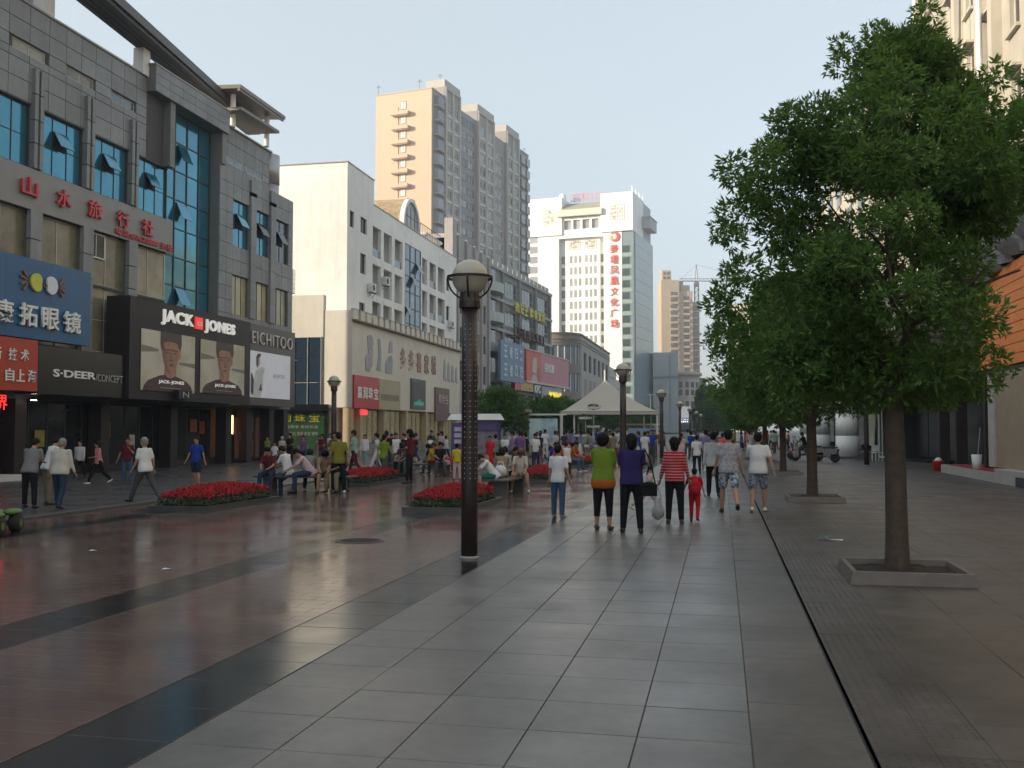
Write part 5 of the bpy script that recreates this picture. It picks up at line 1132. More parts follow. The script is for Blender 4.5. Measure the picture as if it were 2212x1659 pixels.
lamps = [(-3.2, 32.9, 'second globe lamp from the camera on the right lamp row'), (-3.25, 55.3, 'third globe lamp on the right lamp row'), (-3.2, 79, 'fourth globe lamp on the right lamp row'), (-3.1, 101, 'fifth globe lamp on the right lamp row'), (-3.0, 123, 'sixth globe lamp on the right lamp row'), (-2.9, 145, 'seventh globe lamp on the right lamp row'), (-2.8, 168, 'farthest globe lamp of the right row'), (-15.6, 38.2, 'globe lamp in front of the pale wall left of the red jewellery sign'), (-15.3, 92, 'globe lamp among the left trees'), (-15.3, 118, 'farther globe lamp near the left end of the tent'), (6.4, 47, 'globe lamp glimpsed in the right tree shade beside the scooters')]
for x, y, ww in lamps:
    c = copy_tree(lm); c.location = (x, y, 0); c['label'] = ww
    c.rotation_euler = (0, 0, random.uniform(0, 1.5))
    for ch in c.children:
        if y > 50 and ch.name.startswith('studs'): pass

# ------------------------------------------------------------------ flower beds
M_fl = mat('red_salvia_flower', (.42, .006, .010), .7, .35, 6, rand=.4, col2=(.26, .003, .012)); M_flg = mat('salvia_leaf', (.03, .06, .02), .6, .3, 5, rand=.4)
rng = np.random.default_rng(3); C = []; G3 = []
hw, hl = .58, 1.5
def mound(x, y): 
    u, v = abs(x) / (hw - .02), abs(y) / (hl - .02); return .10 + .31 * math.sqrt(max(0, 1 - max(u, v) ** 2.6 * .93)) 
fV = []; gV = []
for _ in range(1900):
    x, y = rng.uniform(-hw, hw), rng.uniform(-hl, hl); z = mound(x, y); h = rng.uniform(.05, .12)
    edge = max(abs(x) / hw, abs(y) / hl)
    if edge < .93:
        r_ = rng.uniform(.014, .026); a = rng.uniform(0, 3); tx, ty = rng.normal(0, .02, 2)
        b = [(x + r_ * math.cos(a + k * math.pi / 2), y + r_ * math.sin(a + k * math.pi / 2), z + h * .4) for k in range(4)]; top = (x + tx, y + ty, z + h); bot = (x, y, z)
        for k in range(4): fV += [b[k], b[(k + 1) % 4], top]; fV += [b[(k + 1) % 4], b[k], bot]
for _ in range(3800):
    x, y = rng.uniform(-hw, hw), rng.uniform(-hl, hl); z = mound(x, y) * rng.uniform(.35, 1.0) + rng.uniform(0, .03); e = max(abs(x) / hw, abs(y) / hl)
    if e < .75 and z < mound(x, y) - .08: continue
    d = rng.normal(0, 1, 3); d /= np.linalg.norm(d); s_ = np.cross(d, rng.normal(0, 1, 3)); s_ /= np.linalg.norm(s_); p = np.array((x, y, z))
    gV += [tuple(p - s_ * .02), tuple(p + s_ * .02), tuple(p + d * .07)]
fm_ = quads_mesh('flowers', np.array(fV), np.arange(len(fV)).reshape(-1, 3)); gm_ = quads_mesh('foliage', np.array(gV), np.arange(len(gV)).reshape(-1, 3))
fb = thing('flower_bed', 'low bed of red flowers just left of the near lamp post', 'flower bed', (-5.55, 20.4, 0), 0, 'red flower beds')
part('flowers', fm_, M_fl, fb, kind='stuff'); part('foliage', gm_, M_flg, fb, kind='stuff')
kk = mat('dark_bed_kerb', (.065, .07, .068), .3, .15, 4)
MB().box(-.66, .66, -1.66, -1.50, 0, .11).build('kerb_stone', kk, fb); MB().box(-.66, .66, 1.50, 1.66, 0, .11).build('kerb_stone', kk, fb)
MB().box(-.66, -.56, -1.495, 1.495, 0, .11).build('kerb_stone', kk, fb); MB().box(.56, .66, -1.495, 1.495, 0, .11).build('kerb_stone', kk, fb)
so = MB(); 
so.add([((hw - .03) * (2 * i / 8 - 1), (hl - .03) * (2 * j / 16 - 1), mound((hw - .03) * (2 * i / 8 - 1), (hl - .03) * (2 * j / 16 - 1)) - .06) for j in range(17) for i in range(9)], [(j * 9 + i, j * 9 + i + 1, (j + 1) * 9 + i + 1, (j + 1) * 9 + i) for j in range(16) for i in range(8)]).build('soil', mat('bed_undergrowth', (.03, .02, .012), .9), fb, True)
for x, y, s_, ww in ((-10.65, 19.6, 1, 'red flower bed nearest the left kerb beside the walking old man'), (-10.5, 28.4, 1, 'red flower bed beside the man with hands in pockets'), (-5.65, 31.3, 1, 'red flower bed behind the seated woman in white'), (-11.3, 41, 1, 'red flower bed beyond the yellow shirted sitter'), (-6.2, 43.5, 1, 'farther red flower bed behind the boy in a white shirt'), (-6.0, 55, 1, 'smallest red flower bed near the tent')):
    c = copy_tree(fb); c.location = (x, y, 0); c['label'] = ww; c.scale = (s_, s_, s_)
# ------------------------------------------------------------------ benches
M_bw = mat('bench_wood', (.075, .055, .045), .45, .2, 6, rand=.15)
def bench_at(): 
    b = thing('bench', 'dark slatted bench with stone legs right of the near lamp post', 'bench', (-5.35, 24.6, 0), 0, 'backless benches')
    for i in range(6): piece('slat', -.32 + i * .108, -.32 + i * .108 + .092, -1.35, 1.35, .38, .42, M_bw, b)
    for y in (-1.0, 1.0): piece('leg', -.24, .24, y - .09, y + .09, 0, .38, mat('bench_leg_stone', (.10, .095, .09), .5), b)
    return b
bn = bench_at()
for x, y, r_, ww in ((-10.75, 24.4, 90, 'bench carrying the group in white shirts left of the olive shirted man'), (-10.5, 33.9, 70, 'bench under the sitter in the yellow shirt'), (-5.9, 36.6, 0, 'bench behind the boy in a white shirt'), (-13.9, 40.6, 0, 'pale farther bench near the white coated walkers')):
    c = copy_tree(bn); c.location = (x, y, 0); c.rotation_euler = (0, 0, R(r_)); c['label'] = ww

# ------------------------------------------------------------------ kiosk, notice boards, tent, planters on poles, banner frame
M_pur = mat('purple_panel', (.075, .05, .20), .4, .08, 2)
t = thing('kiosk', 'purple street kiosk with a white roof behind the near lamp post', 'kiosk', (-12.9, 46.5, 0), R(12))
MB().box(0, .75, 0, 1.6, 0, 1.95).build('left_panel', M_pur, t); MB().box(.75, 2.3, .15, 1.6, 0, 1.95).build('window_panel', mat('kiosk_print', (.22, .20, .26), .4, .5, 3), t)
MB().box(.72, .84, .0, .16, 0, 2.1).box(2.25, 2.35, 0, .16, 0, 2.1).box(.8, 2.3, .0, .14, 1.6, 2.1).build('frame', M_pur, t)
for i in range(3): piece('white_print', .15, .6, -.02, 0, .95 + i * .3, 1.15 + i * .3, mat('lilac_print', (.5, .48, .62), .5), t)
MB().add([(-.2, -.2, 2.1), (2.6, -.2, 2.1), (2.6, 1.8, 2.1), (-.2, 1.8, 2.1), (0, 0, 2.4), (2.4, 0, 2.4), (2.4, 1.6, 2.4), (0, 1.6, 2.4)], [(0, 3, 2, 1), (4, 5, 6, 7), (0, 1, 5, 4), (1, 2, 6, 5), (2, 3, 7, 6), (3, 0, 4, 7)]).build('roof', mat('white_paint', (.72, .72, .70), .5), t)
t = thing('notice_board', 'long notice board with two pale blue landscape posters under a thin roof', 'notice board', (-14.0, 59, 0), R(12))
MB().box(0, 4.8, 0, .1, 2.5, 2.6).build('roof_rail', mat('white_paint'), t)
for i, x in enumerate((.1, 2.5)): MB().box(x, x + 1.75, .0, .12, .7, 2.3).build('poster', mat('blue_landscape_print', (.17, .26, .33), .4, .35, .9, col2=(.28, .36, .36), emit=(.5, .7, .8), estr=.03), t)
for x in (0, 1.95, 2.2, 4.4): piece('post', x, x + .1, 0, .15, 0, 2.5, M_alu, t)
MB().box(2.0, 2.5, -.05, .2, 0, 2.6).build('centre_panel', M_conc, t); MB().lathe([(.5, 2.66), (.42, 2.85), (.1, 2.9)], 14, (2.2, 0, 0)).build('round_cap', mat('brown_rail'), t)
tn = thing('canopy_tent', 'large pale canvas canopy tent with pointed top and white posts', 'tent', (-7.8, 67.4, 0), R(12))
Mt = mat('canvas', (.42, .39, .33), .85, .04, 1, .1, 8)
n = 12; V = []; rings = 9
for j in range(rings):
    f = j / (rings - 1); z = 2.82 + (4.95 - 2.82) * (f ** 1.35); hx = 3.15 * (1 - f) + .06; hy = 3.3 * (1 - f) + .06
    V += [(-hx, -hy, z), (hx, -hy, z), (hx, hy, z), (-hx, hy, z)]
Fc = [(j * 4 + i, j * 4 + (i + 1) % 4, (j + 1) * 4 + (i + 1) % 4, (j + 1) * 4 + i) for j in range(rings - 1) for i in range(4)] + [tuple((rings - 1) * 4 + i for i in range(4))]
MB().add(V, Fc).build('canopy', Mt, tn)
vl = MB()
for sg in (-1, 1): vl.box(-3.17, 3.17, sg * 3.32 - .02, sg * 3.32 + .02, 2.6, 2.84).box(sg * 3.17 - .02, sg * 3.17 + .02, -3.3, 3.3, 2.6, 2.84)
vl.build('valance', mat('pale_canvas', (.48, .45, .40), .85), tn)
for x, y in ((-3.1, -3.25), (3.1, -3.25), (-3.1, 3.25), (3.1, 3.25), (-2.3, -3.1), (-1.6, 3.25)): MB().tube((x, y, 0), (x, y, 2.8), .055, n=8).build('post', mat('white_paint'), tn)
MB().tube((0, 0, 4.9), (0, 0, 5.7), .05, n=6).build('finial', mat('white_paint'), tn)
def pole_planter(x, y, zt_, ww, r=.36):
    t = thing('pole_planter', ww, 'planter', (x, y, 0), 0, 'round planters on slim poles')
    MB().tube((0, 0, 0), (0, 0, zt_), .025, n=6).build('pole', M_alu, t); MB().lathe([(.05, zt_ - .02), (r, zt_ + .02), (r * 1.04, zt_ + .14)], 18).build('dish', mat('white_paint'), t)
    C_, D_ = crown_points(np.random.default_rng(int(x * 10 + y * 7) % 999 + 5), [(0, 0, zt_ + .16, r * .95)], 260, .3); part('plants', leaves_mesh(C_, D_, 3, .10, .02, .6, rng), M_flg, t)
for x, y, z, ww in ((-6.95, 54.7, 2.75, 'tallest round planter on a pole in front of the tent'), (-7.5, 55.4, 2.2, 'round planter on a pole below and left of the tallest'), (-7.2, 56.4, 1.72, 'middle height round planter on a pole under the tent edge'), (-7.75, 55, 1.22, 'lower left round planter with plants before the tent'), (-6.4, 55.6, 1.15, 'lower right round planter with plants before the tent'), (-7.1, 54.4, .65, 'lowest round planter of the cluster before the tent')): pole_planter(x, y, z, ww)
t = thing('landscape_banner', 'green and blue printed landscape banner under a cream beam right of the tent', 'banner', (-6.1, 66.1, 0), R(12))
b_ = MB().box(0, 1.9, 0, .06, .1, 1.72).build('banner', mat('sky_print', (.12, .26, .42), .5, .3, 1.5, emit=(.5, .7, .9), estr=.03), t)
MB().xprism([(0.02, .5), (1.88, .35), (1.88, 1.1), (1.2, 1.3), (.5, 1.15), (.02, 1.2)], -.02, 0).build('field_print', mat('green_field_print', (.28, .38, .10), .5, .4, 2), b_)
MB().xprism([(0.02, .12), (1.88, .12), (1.88, .5), (1.1, .42), (.02, .56)], -.03, -.02).build('lake_print', mat('lake_print', (.05, .28, .42), .5, .2, 2), b_)
MB().box(-.15, 2.4, -.08, .05, 1.9, 2.02).build('beam', mat('cream_beam', (.6, .56, .42), .6), t); MB().tube((1.5, -.1, 0), (1.5, -.1, 4.0), .05, n=8).box(1.3, 1.75, -.12, -.08, 3.92, 4.0).build('post', mat('pale_green_metal', (.40, .46, .42), .5), t)
MB().box(1.1, 1.9, -.45, .2, 0, .12).build('base', M_conc, t)
# ------------------------------------------------------------------ small things on the right and left
t = thing('red_bucket', 'red bucket with a white cloth lid standing by the shop step', 'bucket', (8.35, 41.6, 0))
MB().lathe([(.19, 0), (.23, .38), (.24, .4)], 16).build('bucket', mat('red_plastic', (.6, .015, .01), .4), t, True); MB().lathe([(.18, .38), (.10, .5), (.02, .54)], 12).build('lid', mat('white_paint'), t, True); MB().path([(.23, 0, .38), (.2, -.1, .28), (0, -.25, .22), (-.2, -.1, .28), (-.23, 0, .38)], .006).build('handle', M_steel, t)
t = thing('white_bin', 'white waste bin standing at the tan pillar with a stick in it', 'bin', (8.35, 35.6, .3))
MB().lathe([(.13, 0), (.17, .5)], 14).build('bin', mat('white_paint'), t, True); MB().tube((0, 0, .1), (.15, .1, 1.4), .012).build('stick', M_alu, t)
t = thing('plastic_chair', 'small white chair beside the white framed shop door', 'chair', (7.85, 53.8, 0), R(20))
for sx in (-.18, .18):
    for sy in (-.18, .18): piece('leg', sx - .02, sx + .02, sy - .02, sy + .02, 0, .42, mat('white_paint'), t)
piece('seat', -.2, .2, -.2, .2, .42, .46, mat('white_paint'), t); piece('backrest', -.2, .2, .17, .2, .5, .82, mat('white_paint'), t)
def scooter(x, y, rz, ww, c):
    t = thing('scooter', ww, 'scooter', (x, y, 0), R(rz), 'parked scooters')
    M_b = mat('scooter_' + c[0], c[1], .3, coat=.5); tyre = mat('tyre_rubber', (.02, .02, .02), .8)
    for yy in (-.62, .62):
        o = MB().lathe([(.15, -.05), (.23, -.05), (.25, 0), (.23, .05), (.15, .05)], 18).build('wheel', tyre, t, True, loc=(0, yy, .25)); o.rotation_euler = (0, R(90), 0)
        MB().lathe([(.12, -.04), (.12, .04)], 12).build('rim', M_alu, o)
    MB().add([(-.12, -.75, .45), (.12, -.75, .45), (.15, -.1, .35), (-.15, -.1, .35), (-.13, -.8, .68), (.13, -.8, .68), (.15, -.1, .70), (-.15, -.1, .70)], [(0, 3, 2, 1), (4, 5, 6, 7), (0, 1, 5, 4), (1, 2, 6, 5), (2, 3, 7, 6), (3, 0, 4, 7)]).build('body', M_b, t)
    MB().box(-.14, .14, -.1, .45, .28, .34).build('footboard', M_steel, t); MB().add([(-.17, .42, .30), (.17, .42, .30), (.13, .62, .95), (-.13, .62, .95), (-.15, .5, .30), (.15, .5, .30), (.1, .68, .95), (-.1, .68, .95)], [(0, 1, 2, 3), (4, 7, 6, 5), (0, 4, 5, 1), (1, 5, 6, 2), (2, 6, 7, 3), (3, 7, 4, 0)]).build('leg_shield', M_b, t)
    MB().box(-.12, .12, -.72, 0, .70, .78).build('seat', mat('black_vinyl', (.02, .02, .02), .5), t); MB().tube((0, .6, .3), (0, .5, 1.02), .03).tube((-.3, .46, 1.04), (.3, .46, 1.04), .018).build('handlebar', M_steel, t)
    MB().tube((.26, .46, 1.04), (.36, .5, 1.2), .008).ell((.36, .5, 1.24), (.05, .02, .04), 8, 5).tube((-.26, .46, 1.04), (-.36, .5, 1.2), .008).ell((-.36, .5, 1.24), (.05, .02, .04), 8, 5).build('mirrors', M_steel, t); MB().ell((0, .66, .85), (.07, .04, .06)).build('headlight', M_whitelet, t)
    MB().ell((0, .62, .33), (.09, .22, .2), 10, 6).build('front_fender', M_b, t)
    return t
scooter(4.35, 53.5, 105, 'pink white scooter parked broadside behind the second tree trunk', ('pinkish_white', (.55, .46, .48)))
scooter(4.3, 55.3, 80, 'dark red scooter parked just behind the pink white one', ('dark_red', (.16, .02, .03)))
scooter(4.9, 51.0, 60, 'grey scooter leaning beside the first round column', ('grey', (.25, .25, .26)))
# ride-on toy car at the left edge
t = thing('toy_ride_on_car', 'green ride-on toy car with fat black tyres and a small orange flag', 'toy car', (-11.35, 13.5, 0), R(18)); t.scale = (.85, .85, .85)
tyre = mat('tyre_rubber'); M_gr = mat('lime_plastic', (.10, .17, .03), .5); M_dg = mat('dark_green_plastic', (.012, .05, .03), .4)
for x, y, n_ in ((-.42, .42, 1), (.42, .42, 1), (-.42, -.42, 1), (.42, -.42, 1)):
    o = MB().lathe([(.07, -.09), (.155, -.09), (.18, -.05), (.18, .05), (.155, .09), (.07, .09)], 20).build('wheel', tyre, t, True, loc=(x, y, .18)); o.rotation_euler = (0, R(90), 0)
    MB().lathe([(.075, -.095), (.075, .095)], 12).build('rim', M_gr, o)
MB().box(-.28, .28, -.6, .6, .12, .22).build('chassis', M_dg, t); MB().ell((-.36, .42, .38), (.16, .26, .07), 12, 6).ell((.36, .42, .38), (.16, .26, .07), 12, 6).ell((0, .5, .32), (.2, .25, .12), 12, 6).ell((-.36, -.42, .38), (.16, .26, .07), 12, 6).ell((.36, -.42, .38), (.16, .26, .07), 12, 6).build('mudguards', M_gr, t, True, kind='stuff')
MB().box(-.2, .2, -.35, .05, .22, .34).box(-.2, .2, -.42, -.35, .3, .66).build('seat', M_black, t); MB().tube((0, .3, .3), (0, .12, .5), .02).lathe([(.11, 0), (.12, .02), (.10, .03)], 14, (0, .12, .5)).build('steering_wheel', M_black, t)
MB().path([(-.22, -.4, .2), (-.22, -.38, .62), (.22, -.38, .62), (.22, -.4, .2)], .02).build('roll_bar', M_black, t)
MB().tube((-.2, -.55, .2), (-.2, -.6, .95), .008).build('flag_pole', M_alu, t); MB().add([(-.2, -.6, .62), (-.2, -.6, .97), (-.06, -.50, .70), (-.2, -.59, .62), (-.2, -.59, .97), (-.06, -.49, .70)], [(0, 1, 2), (3, 5, 4), (0, 2, 5, 3), (1, 4, 5, 2)]).build('flag', mat('orange_red_flag', (.65, .05, .02), .5, emit=(1, .08, .03), estr=.1), t)
# ------------------------------------------------------------------ people
def remesh(mb, name, vox, smooth_it=3):
    me = bpy.data.meshes.new(name); me.from_pydata(mb.v, [], mb.f); ob = bpy.data.objects.new(name, me); S.collection.objects.link(ob)
    r = ob.modifiers.new('r', 'REMESH'); r.mode = 'VOXEL'; r.voxel_size = vox; r.use_smooth_shade = True
    if smooth_it: sm = ob.modifiers.new('s', 'SMOOTH'); sm.iterations = smooth_it; sm.factor = .5
    dg = bpy.context.evaluated_depsgraph_get(); out = bpy.data.meshes.new_from_object(ob.evaluated_get(dg), depsgraph=dg)
    out.name = name; bpy.data.objects.remove(ob); bpy.data.meshes.remove(me)
    out.polygons.foreach_set('use_smooth', [True] * len(out.polygons)); return out
def cloth(name, c, k=.6, **kw): return mat('cloth_' + name, c, .85, .10, 7, .45, 11, spec=.12, **kw)
CL = dict(white=(.66, .67, .68), cream=(.52, .50, .44), ltgrey=(.42, .44, .44), grey=(.20, .20, .20), dkgrey=(.08, .08, .085), black=(.014, .014, .017), navy=(.02, .028, .07), indigo=(.035, .028, .12),
          jeans=(.05, .09, .17), dkjeans=(.028, .045, .08), blue=(.02, .05, .30), steel=(.07, .13, .20), green=(.17, .26, .03), olive=(.19, .18, .03), yellow=(.52, .42, .03), gold=(.45, .28, .02), orange=(.42, .12, .02), red=(.50, .02, .03), maroon=(.10, .015, .025),
          pink=(.55, .22, .24), palepink=(.55, .40, .42), purple=(.16, .08, .22), mint=(.25, .40, .36), brown=(.12, .07, .04), tan=(.30, .22, .14), khaki=(.20, .17, .12), coral=(.75, .12, .10), lilac=(.20, .20, .36), teal=(.02, .12, .10), skin=(.42, .24, .15), skin2=(.34, .19, .12))
CM = {k: cloth(k, v) for k, v in CL.items()}
CM['stripe'] = cloth('red_stripes', (.42, .015, .03), col2=(.50, .28, .28), stripes=2 * math.pi / .05)
CM['floral'] = mat('cloth_floral_grey', (.38, .42, .44), .85, .1, 16, col2=(.28, .24, .30)); CM['plaid'] = mat('cloth_plaid_blue', (.10, .14, .22), .85, .2, 22, col2=(.28, .30, .34)); CM['denimprint'] = mat('cloth_print_blue', (.09, .13, .22), .85, .2, 14, col2=(.40, .44, .48))
M_skin = mat('skin', (.40, .235, .155), .5, .06, 8, spec=.4); M_hair = mat('black_hair', (.008, .006, .006), .6, .2, 20, spec=.15); M_hair2 = mat('auburn_hair', (.075, .022, .012), .45); M_grey = mat('grey_hair', (.20, .20, .19), .6); M_sole = mat('dark_shoe', (.02, .018, .018), .5); M_white_shoe = mat('white_shoe', (.6, .6, .58), .5); M_brown_shoe = mat('brown_shoe', (.09, .05, .035), .5)
SHOE = dict(dark=M_sole, white=M_white_shoe, brown=M_brown_shoe, grey=CM['grey'])
HAIR = dict(short=M_hair, bob=M_hair, pony=M_hair, puff=M_hair, auburn=M_hair2, grey=M_grey, cap=CM['cream'], bald=M_hair)
def rx(a): return Matrix.Rotation(a, 3, 'X')
def person_mesh(pose, vox=.022, sleeve='short', bottom='long', hairst='short', fem=False, wide=1.0, fingers=True, skirt=False, loose=0.0):
    """pose (degrees): th thigh swing L/R, kn knee bend L/R, ab leg spread, lean, head pitch, arms L/R = (forward, outward, elbow, inward)"""
    g = dict(th=(0, 0), kn=(0, 0), ab=(3, 3), lean=0, head=0, turn=0, al=(0, 8, 8, 0), ar=(0, 8, 8, 0), twist=0); g.update(pose)
    Pv = Vector((0, 0, 0)); sp = rx(R(-g['lean'])); tw = Matrix.Rotation(R(g['twist']), 3, 'Z')
    def tp(x, y, z): return tw @ (sp @ Vector((x, y, z)))
    j = {}
    for i, s_ in enumerate((-1, 1)):
        hip = Vector((s_ * .088, 0, -.02)); t_, k_, a_ = R(g['th'][i]), R(g['kn'][i]), R(g['ab'][i])
        d = Vector((s_ * math.sin(a_), math.sin(t_) * math.cos(a_), -math.cos(t_) * math.cos(a_))); kn = hip + d * .425
        t2 = t_ - k_; d2 = Vector((s_ * math.sin(a_) * .6, math.sin(t2), -math.cos(t2))).normalized(); an = kn + d2 * .40
        j[s_] = [hip, kn, an, t2]
    minz = min(j[s_][2].z for s_ in (-1, 1)) - .075
    # body
    b = MB(); sw = .148 * wide if fem else .166 * wide
    b.loft([(-.10, .10, .07, 0), (-.04, .14, .098, -.005), (.05, .135, .095, -.005), (.15, .112, .08, 0), (.28, .128, .09, 0), (.38, .132, .088, -.004), (.45, .105, .062, -.012), (.49, .06, .045, -.012)], tp)
    hd = tw @ sp @ rx(R(-g['head'])) @ Matrix.Rotation(R(g['turn']), 3, 'Z')
    nk = tp(0, -.01, .50); hc = nk + hd @ Vector((0, .02, .142))
    b.cap(tp(0, -.01, .44), nk + hd @ Vector((0, 0, .08)), .056, .05)
    b.ell(hc, (.080, .096, .116), 14, 10, hd); b.ell(hc + hd @ Vector((0, .03, -.072)), (.055, .06, .052), 10, 6, hd)
    arms = {}
    for s_, k in ((-1, 'al'), (1, 'ar')):
        f, o, e, inn = [R(v) for v in g[k]]
        sh = tp(s_ * sw, 0, .445); base = tw @ (rx(R(-g['lean'] * .5)))
        d = base @ Vector((s_ * math.sin(o) * math.cos(f), math.sin(f), -math.cos(o) * math.cos(f))); el = sh + d * .275
        f2 = f + e; d2 = base @ Vector((s_ * math.sin(o) * math.cos(f2) - s_ * math.sin(inn), math.sin(f2), -math.cos(o) * math.cos(f2))); d2.normalize()
        wr = el + d2 * .235; arms[s_] = (sh, el, wr, d2)
        b.cap(sh, el, .046 if not fem else .04, .037 if not fem else .032); b.cap(el, wr, .036 if not fem else .031, .025)
        b.ell(wr + d2 * .055, (.036, .022, .055), 8, 6, d2.to_track_quat('Z', 'Y').to_matrix())
        b.ell(sh, (.049, .049, .049), 8, 6)
    for s_ in (-1, 1):
        hip, kn, an, t2 = j[s_]; b.cap(hip, kn, .082, .056); b.cap(kn, kn.lerp(an, .35), .056, .061); b.cap(kn.lerp(an, .35), an, .061, .036)
        fd = Vector((s_ * .12, math.cos(t2 * .55), math.sin(t2 * .55) * 1.0)).normalized() if abs(t2) > .35 and t2 < 0 else Vector((s_ * .12, 1, 0)).normalized()
        b.cap(an + Vector((0, -.02, -.035)), an + fd * .12 + Vector((0, 0, -.045)), .033, .028)
        j[s_].append(fd)
    bm = remesh(b, 'body', vox)
    if fingers or True:
        fm_ = MB()
        fm_.ell(hc + hd @ Vector((0, .096, -.012)), (.013, .02, .024), 6, 5, hd)
        for s_ in (-1, 1): fm_.ell(hc + hd @ Vector((s_ * .078, .0, -.01)), (.012, .022, .03), 6, 5, hd)
        if fingers:
            for s_ in (-1, 1):
                sh, el, wr, d2 = arms[s_]; q_ = d2.to_track_quat('Z', 'Y').to_matrix()
                for i, ln in enumerate((.062, .072, .068, .052)):
                    p0 = wr + d2 * .085 + q_ @ Vector(((i - 1.5) * .017, 0, 0)); p1 = p0 + d2 * ln * .55 + q_ @ Vector((0, .008, 0)); p2 = p1 + d2 * ln * .4 + q_ @ Vector((0, .022, 0))
                    fm_.tube(p0, p1, .0088, .008, 6).tube(p1, p2, .008, .0065, 6)
                p0 = wr + d2 * .035 + q_ @ Vector((-s_ * .03, .004, 0)); fm_.tube(p0, p0 + d2 * .05 + q_ @ Vector((-s_ * .022, .012, 0)), .011, .008, 6)
        n0 = len(bm.vertices); v0 = [v.co[:] for v in bm.vertices]; f0 = [list(p.vertices) for p in bm.polygons]
        bm2 = bpy.data.meshes.new('body'); bm2.from_pydata(v0 + [tuple(v) for v in fm_.v], [], f0 + [[i + n0 for i in f] for f in fm_.f]); bm2.polygons.foreach_set('use_smooth', [True] * len(bm2.polygons)); bpy.data.meshes.remove(bm); bm = bm2
    out = {'body': bm, '_minz': minz, '_arms': arms, '_head': (hc, hd), '_tp': tp, '_legs': j}
    # top
    t = MB(); L_ = loose * .6
    w_ = wide
    t.loft([(-.105, (.172 + L_) * w_, .136 + L_, -.006), (-.03, (.174 + L_) * w_, .138 + L_, -.006), (.06, (.160 + L_) * w_, .124 + L_, 0), (.15, (.145 + L_) * w_, .110 + L_, .004), (.27, (.147 + L_) * w_, .110 + L_, .004), (.36, .152 * w_, .106, 0), (.43, .135 * w_, .085, -.006), (.485, .085, .062, -.012), (.505, .062, .055, -.012)], tp)
    t.cap(tp(-sw * .6, -.005, .440), tp(sw * .6, -.005, .440), .054, .054)
    for s_ in (-1, 1):
        sh, el, wr, d2 = arms[s_]
        if sleeve == 'none': t.ell(sh.lerp(tp(0, 0, .445), .15), (.058, .062, .06), 8, 6)
        else:
            t.cap(sh, sh.lerp(el, .72 if sleeve == 'short' else 1.0), .055 + L_ * .3, .052 if sleeve == 'short' else .046)
            if sleeve == 'long': t.cap(el, wr.lerp(el, .06), .045, .037)
    out['top'] = remesh(t, 'top', vox)
    # bottom
    p = MB(); p.ell(Vector((0, -.012, -.01)), (.160 * wide, .122, .10), 12, 8)
    for s_ in (-1, 1):
        hip, kn, an, t2, fd = j[s_]
        if skirt: continue
        end = {'long': 1.0, 'capri': .62, 'shorts': 0.02}[bottom]
        p.cap(hip, kn if bottom != 'shorts' else hip.lerp(kn, .80), .102 * wide, .074 if bottom != 'shorts' else .090)
        if end > .05: p.cap(kn, kn.lerp(an, end * .93), .073, .060 if not fem else .056)
    if skirt:
        mk = (j[-1][1] + j[1][1]) / 2; p.cap(Vector((0, 0, -.02)), Vector((-.07, mk.y, mk.z)), .12, .10).cap(Vector((0, 0, -.02)), Vector((.07, mk.y, mk.z)), .12, .10)
    out['bottom'] = remesh(p, 'trousers', vox)
    out['shoes'] = []
    for s_ in (-1, 1):
        s2 = MB(); hip, kn, an, t2, fd = j[s_]
        q_ = fd.to_track_quat('Y', 'Z').to_matrix()
        s2.ell(an + fd * .055 + Vector((0, 0, -.043)), (.046, .135, .034), 12, 7, q_); s2.ell(an + Vector((0, -.012, -.02)), (.042, .052, .045), 10, 6); out['shoes'].append(s2.mesh('shoe', True))
    h = MB(); hh = lambda x, y, z: hc + hd @ Vector((x, y, z))
    if hairst in ('short', 'grey'): h.ell(hh(0, -.016, .030), (.090, .100, .102), 14, 9, hd).ell(hh(0, -.05, -.01), (.078, .064, .08), 10, 7, hd)
    elif hairst == 'puff': h.ell(hh(0, -.02, .025), (.115, .112, .12), 14, 9, hd).ell(hh(0, -.055, -.03), (.095, .07, .085), 10, 7, hd)
    elif hairst in ('bob', 'auburn'): h.ell(hh(0, -.016, .03), (.102, .108, .104), 14, 9, hd).cap(hh(0, -.045, 0), hh(0, -.05, -.085), .094, .080)
    elif hairst == 'pony': h.ell(hh(0, -.016, .03), (.088, .097, .098), 14, 9, hd).cap(hh(0, -.08, .02), hh(0, -.12, -.2), .035, .02)
    elif hairst == 'cap': h.ell(hh(0, -.01, .045), (.098, .105, .08), 14, 8, hd).ell(hh(0, .09, .03), (.07, .05, .012), 10, 5, hd)
    elif hairst == 'bald': h.ell(hh(0, -.035, .0), (.080, .075, .06), 12, 7, hd)
    out['hair'] = h.mesh('hair', True)
    e = MB()
    for s_ in (-1, 1): e.ell(hh(s_ * .030, .084, .006), (.013, .008, .007), 6, 4, hd); e.ell(hh(s_ * .031, .083, .028), (.02, .008, .004), 6, 4, hd)
    out['eyes'] = e.mesh('eyes', True); out['mouth'] = MB().ell(hh(0, .088, -.052), (.022, .007, .006), 6, 4, hd).mesh('mouth')
    return out
M_lip = mat('lips', (.26, .08, .07), .5)
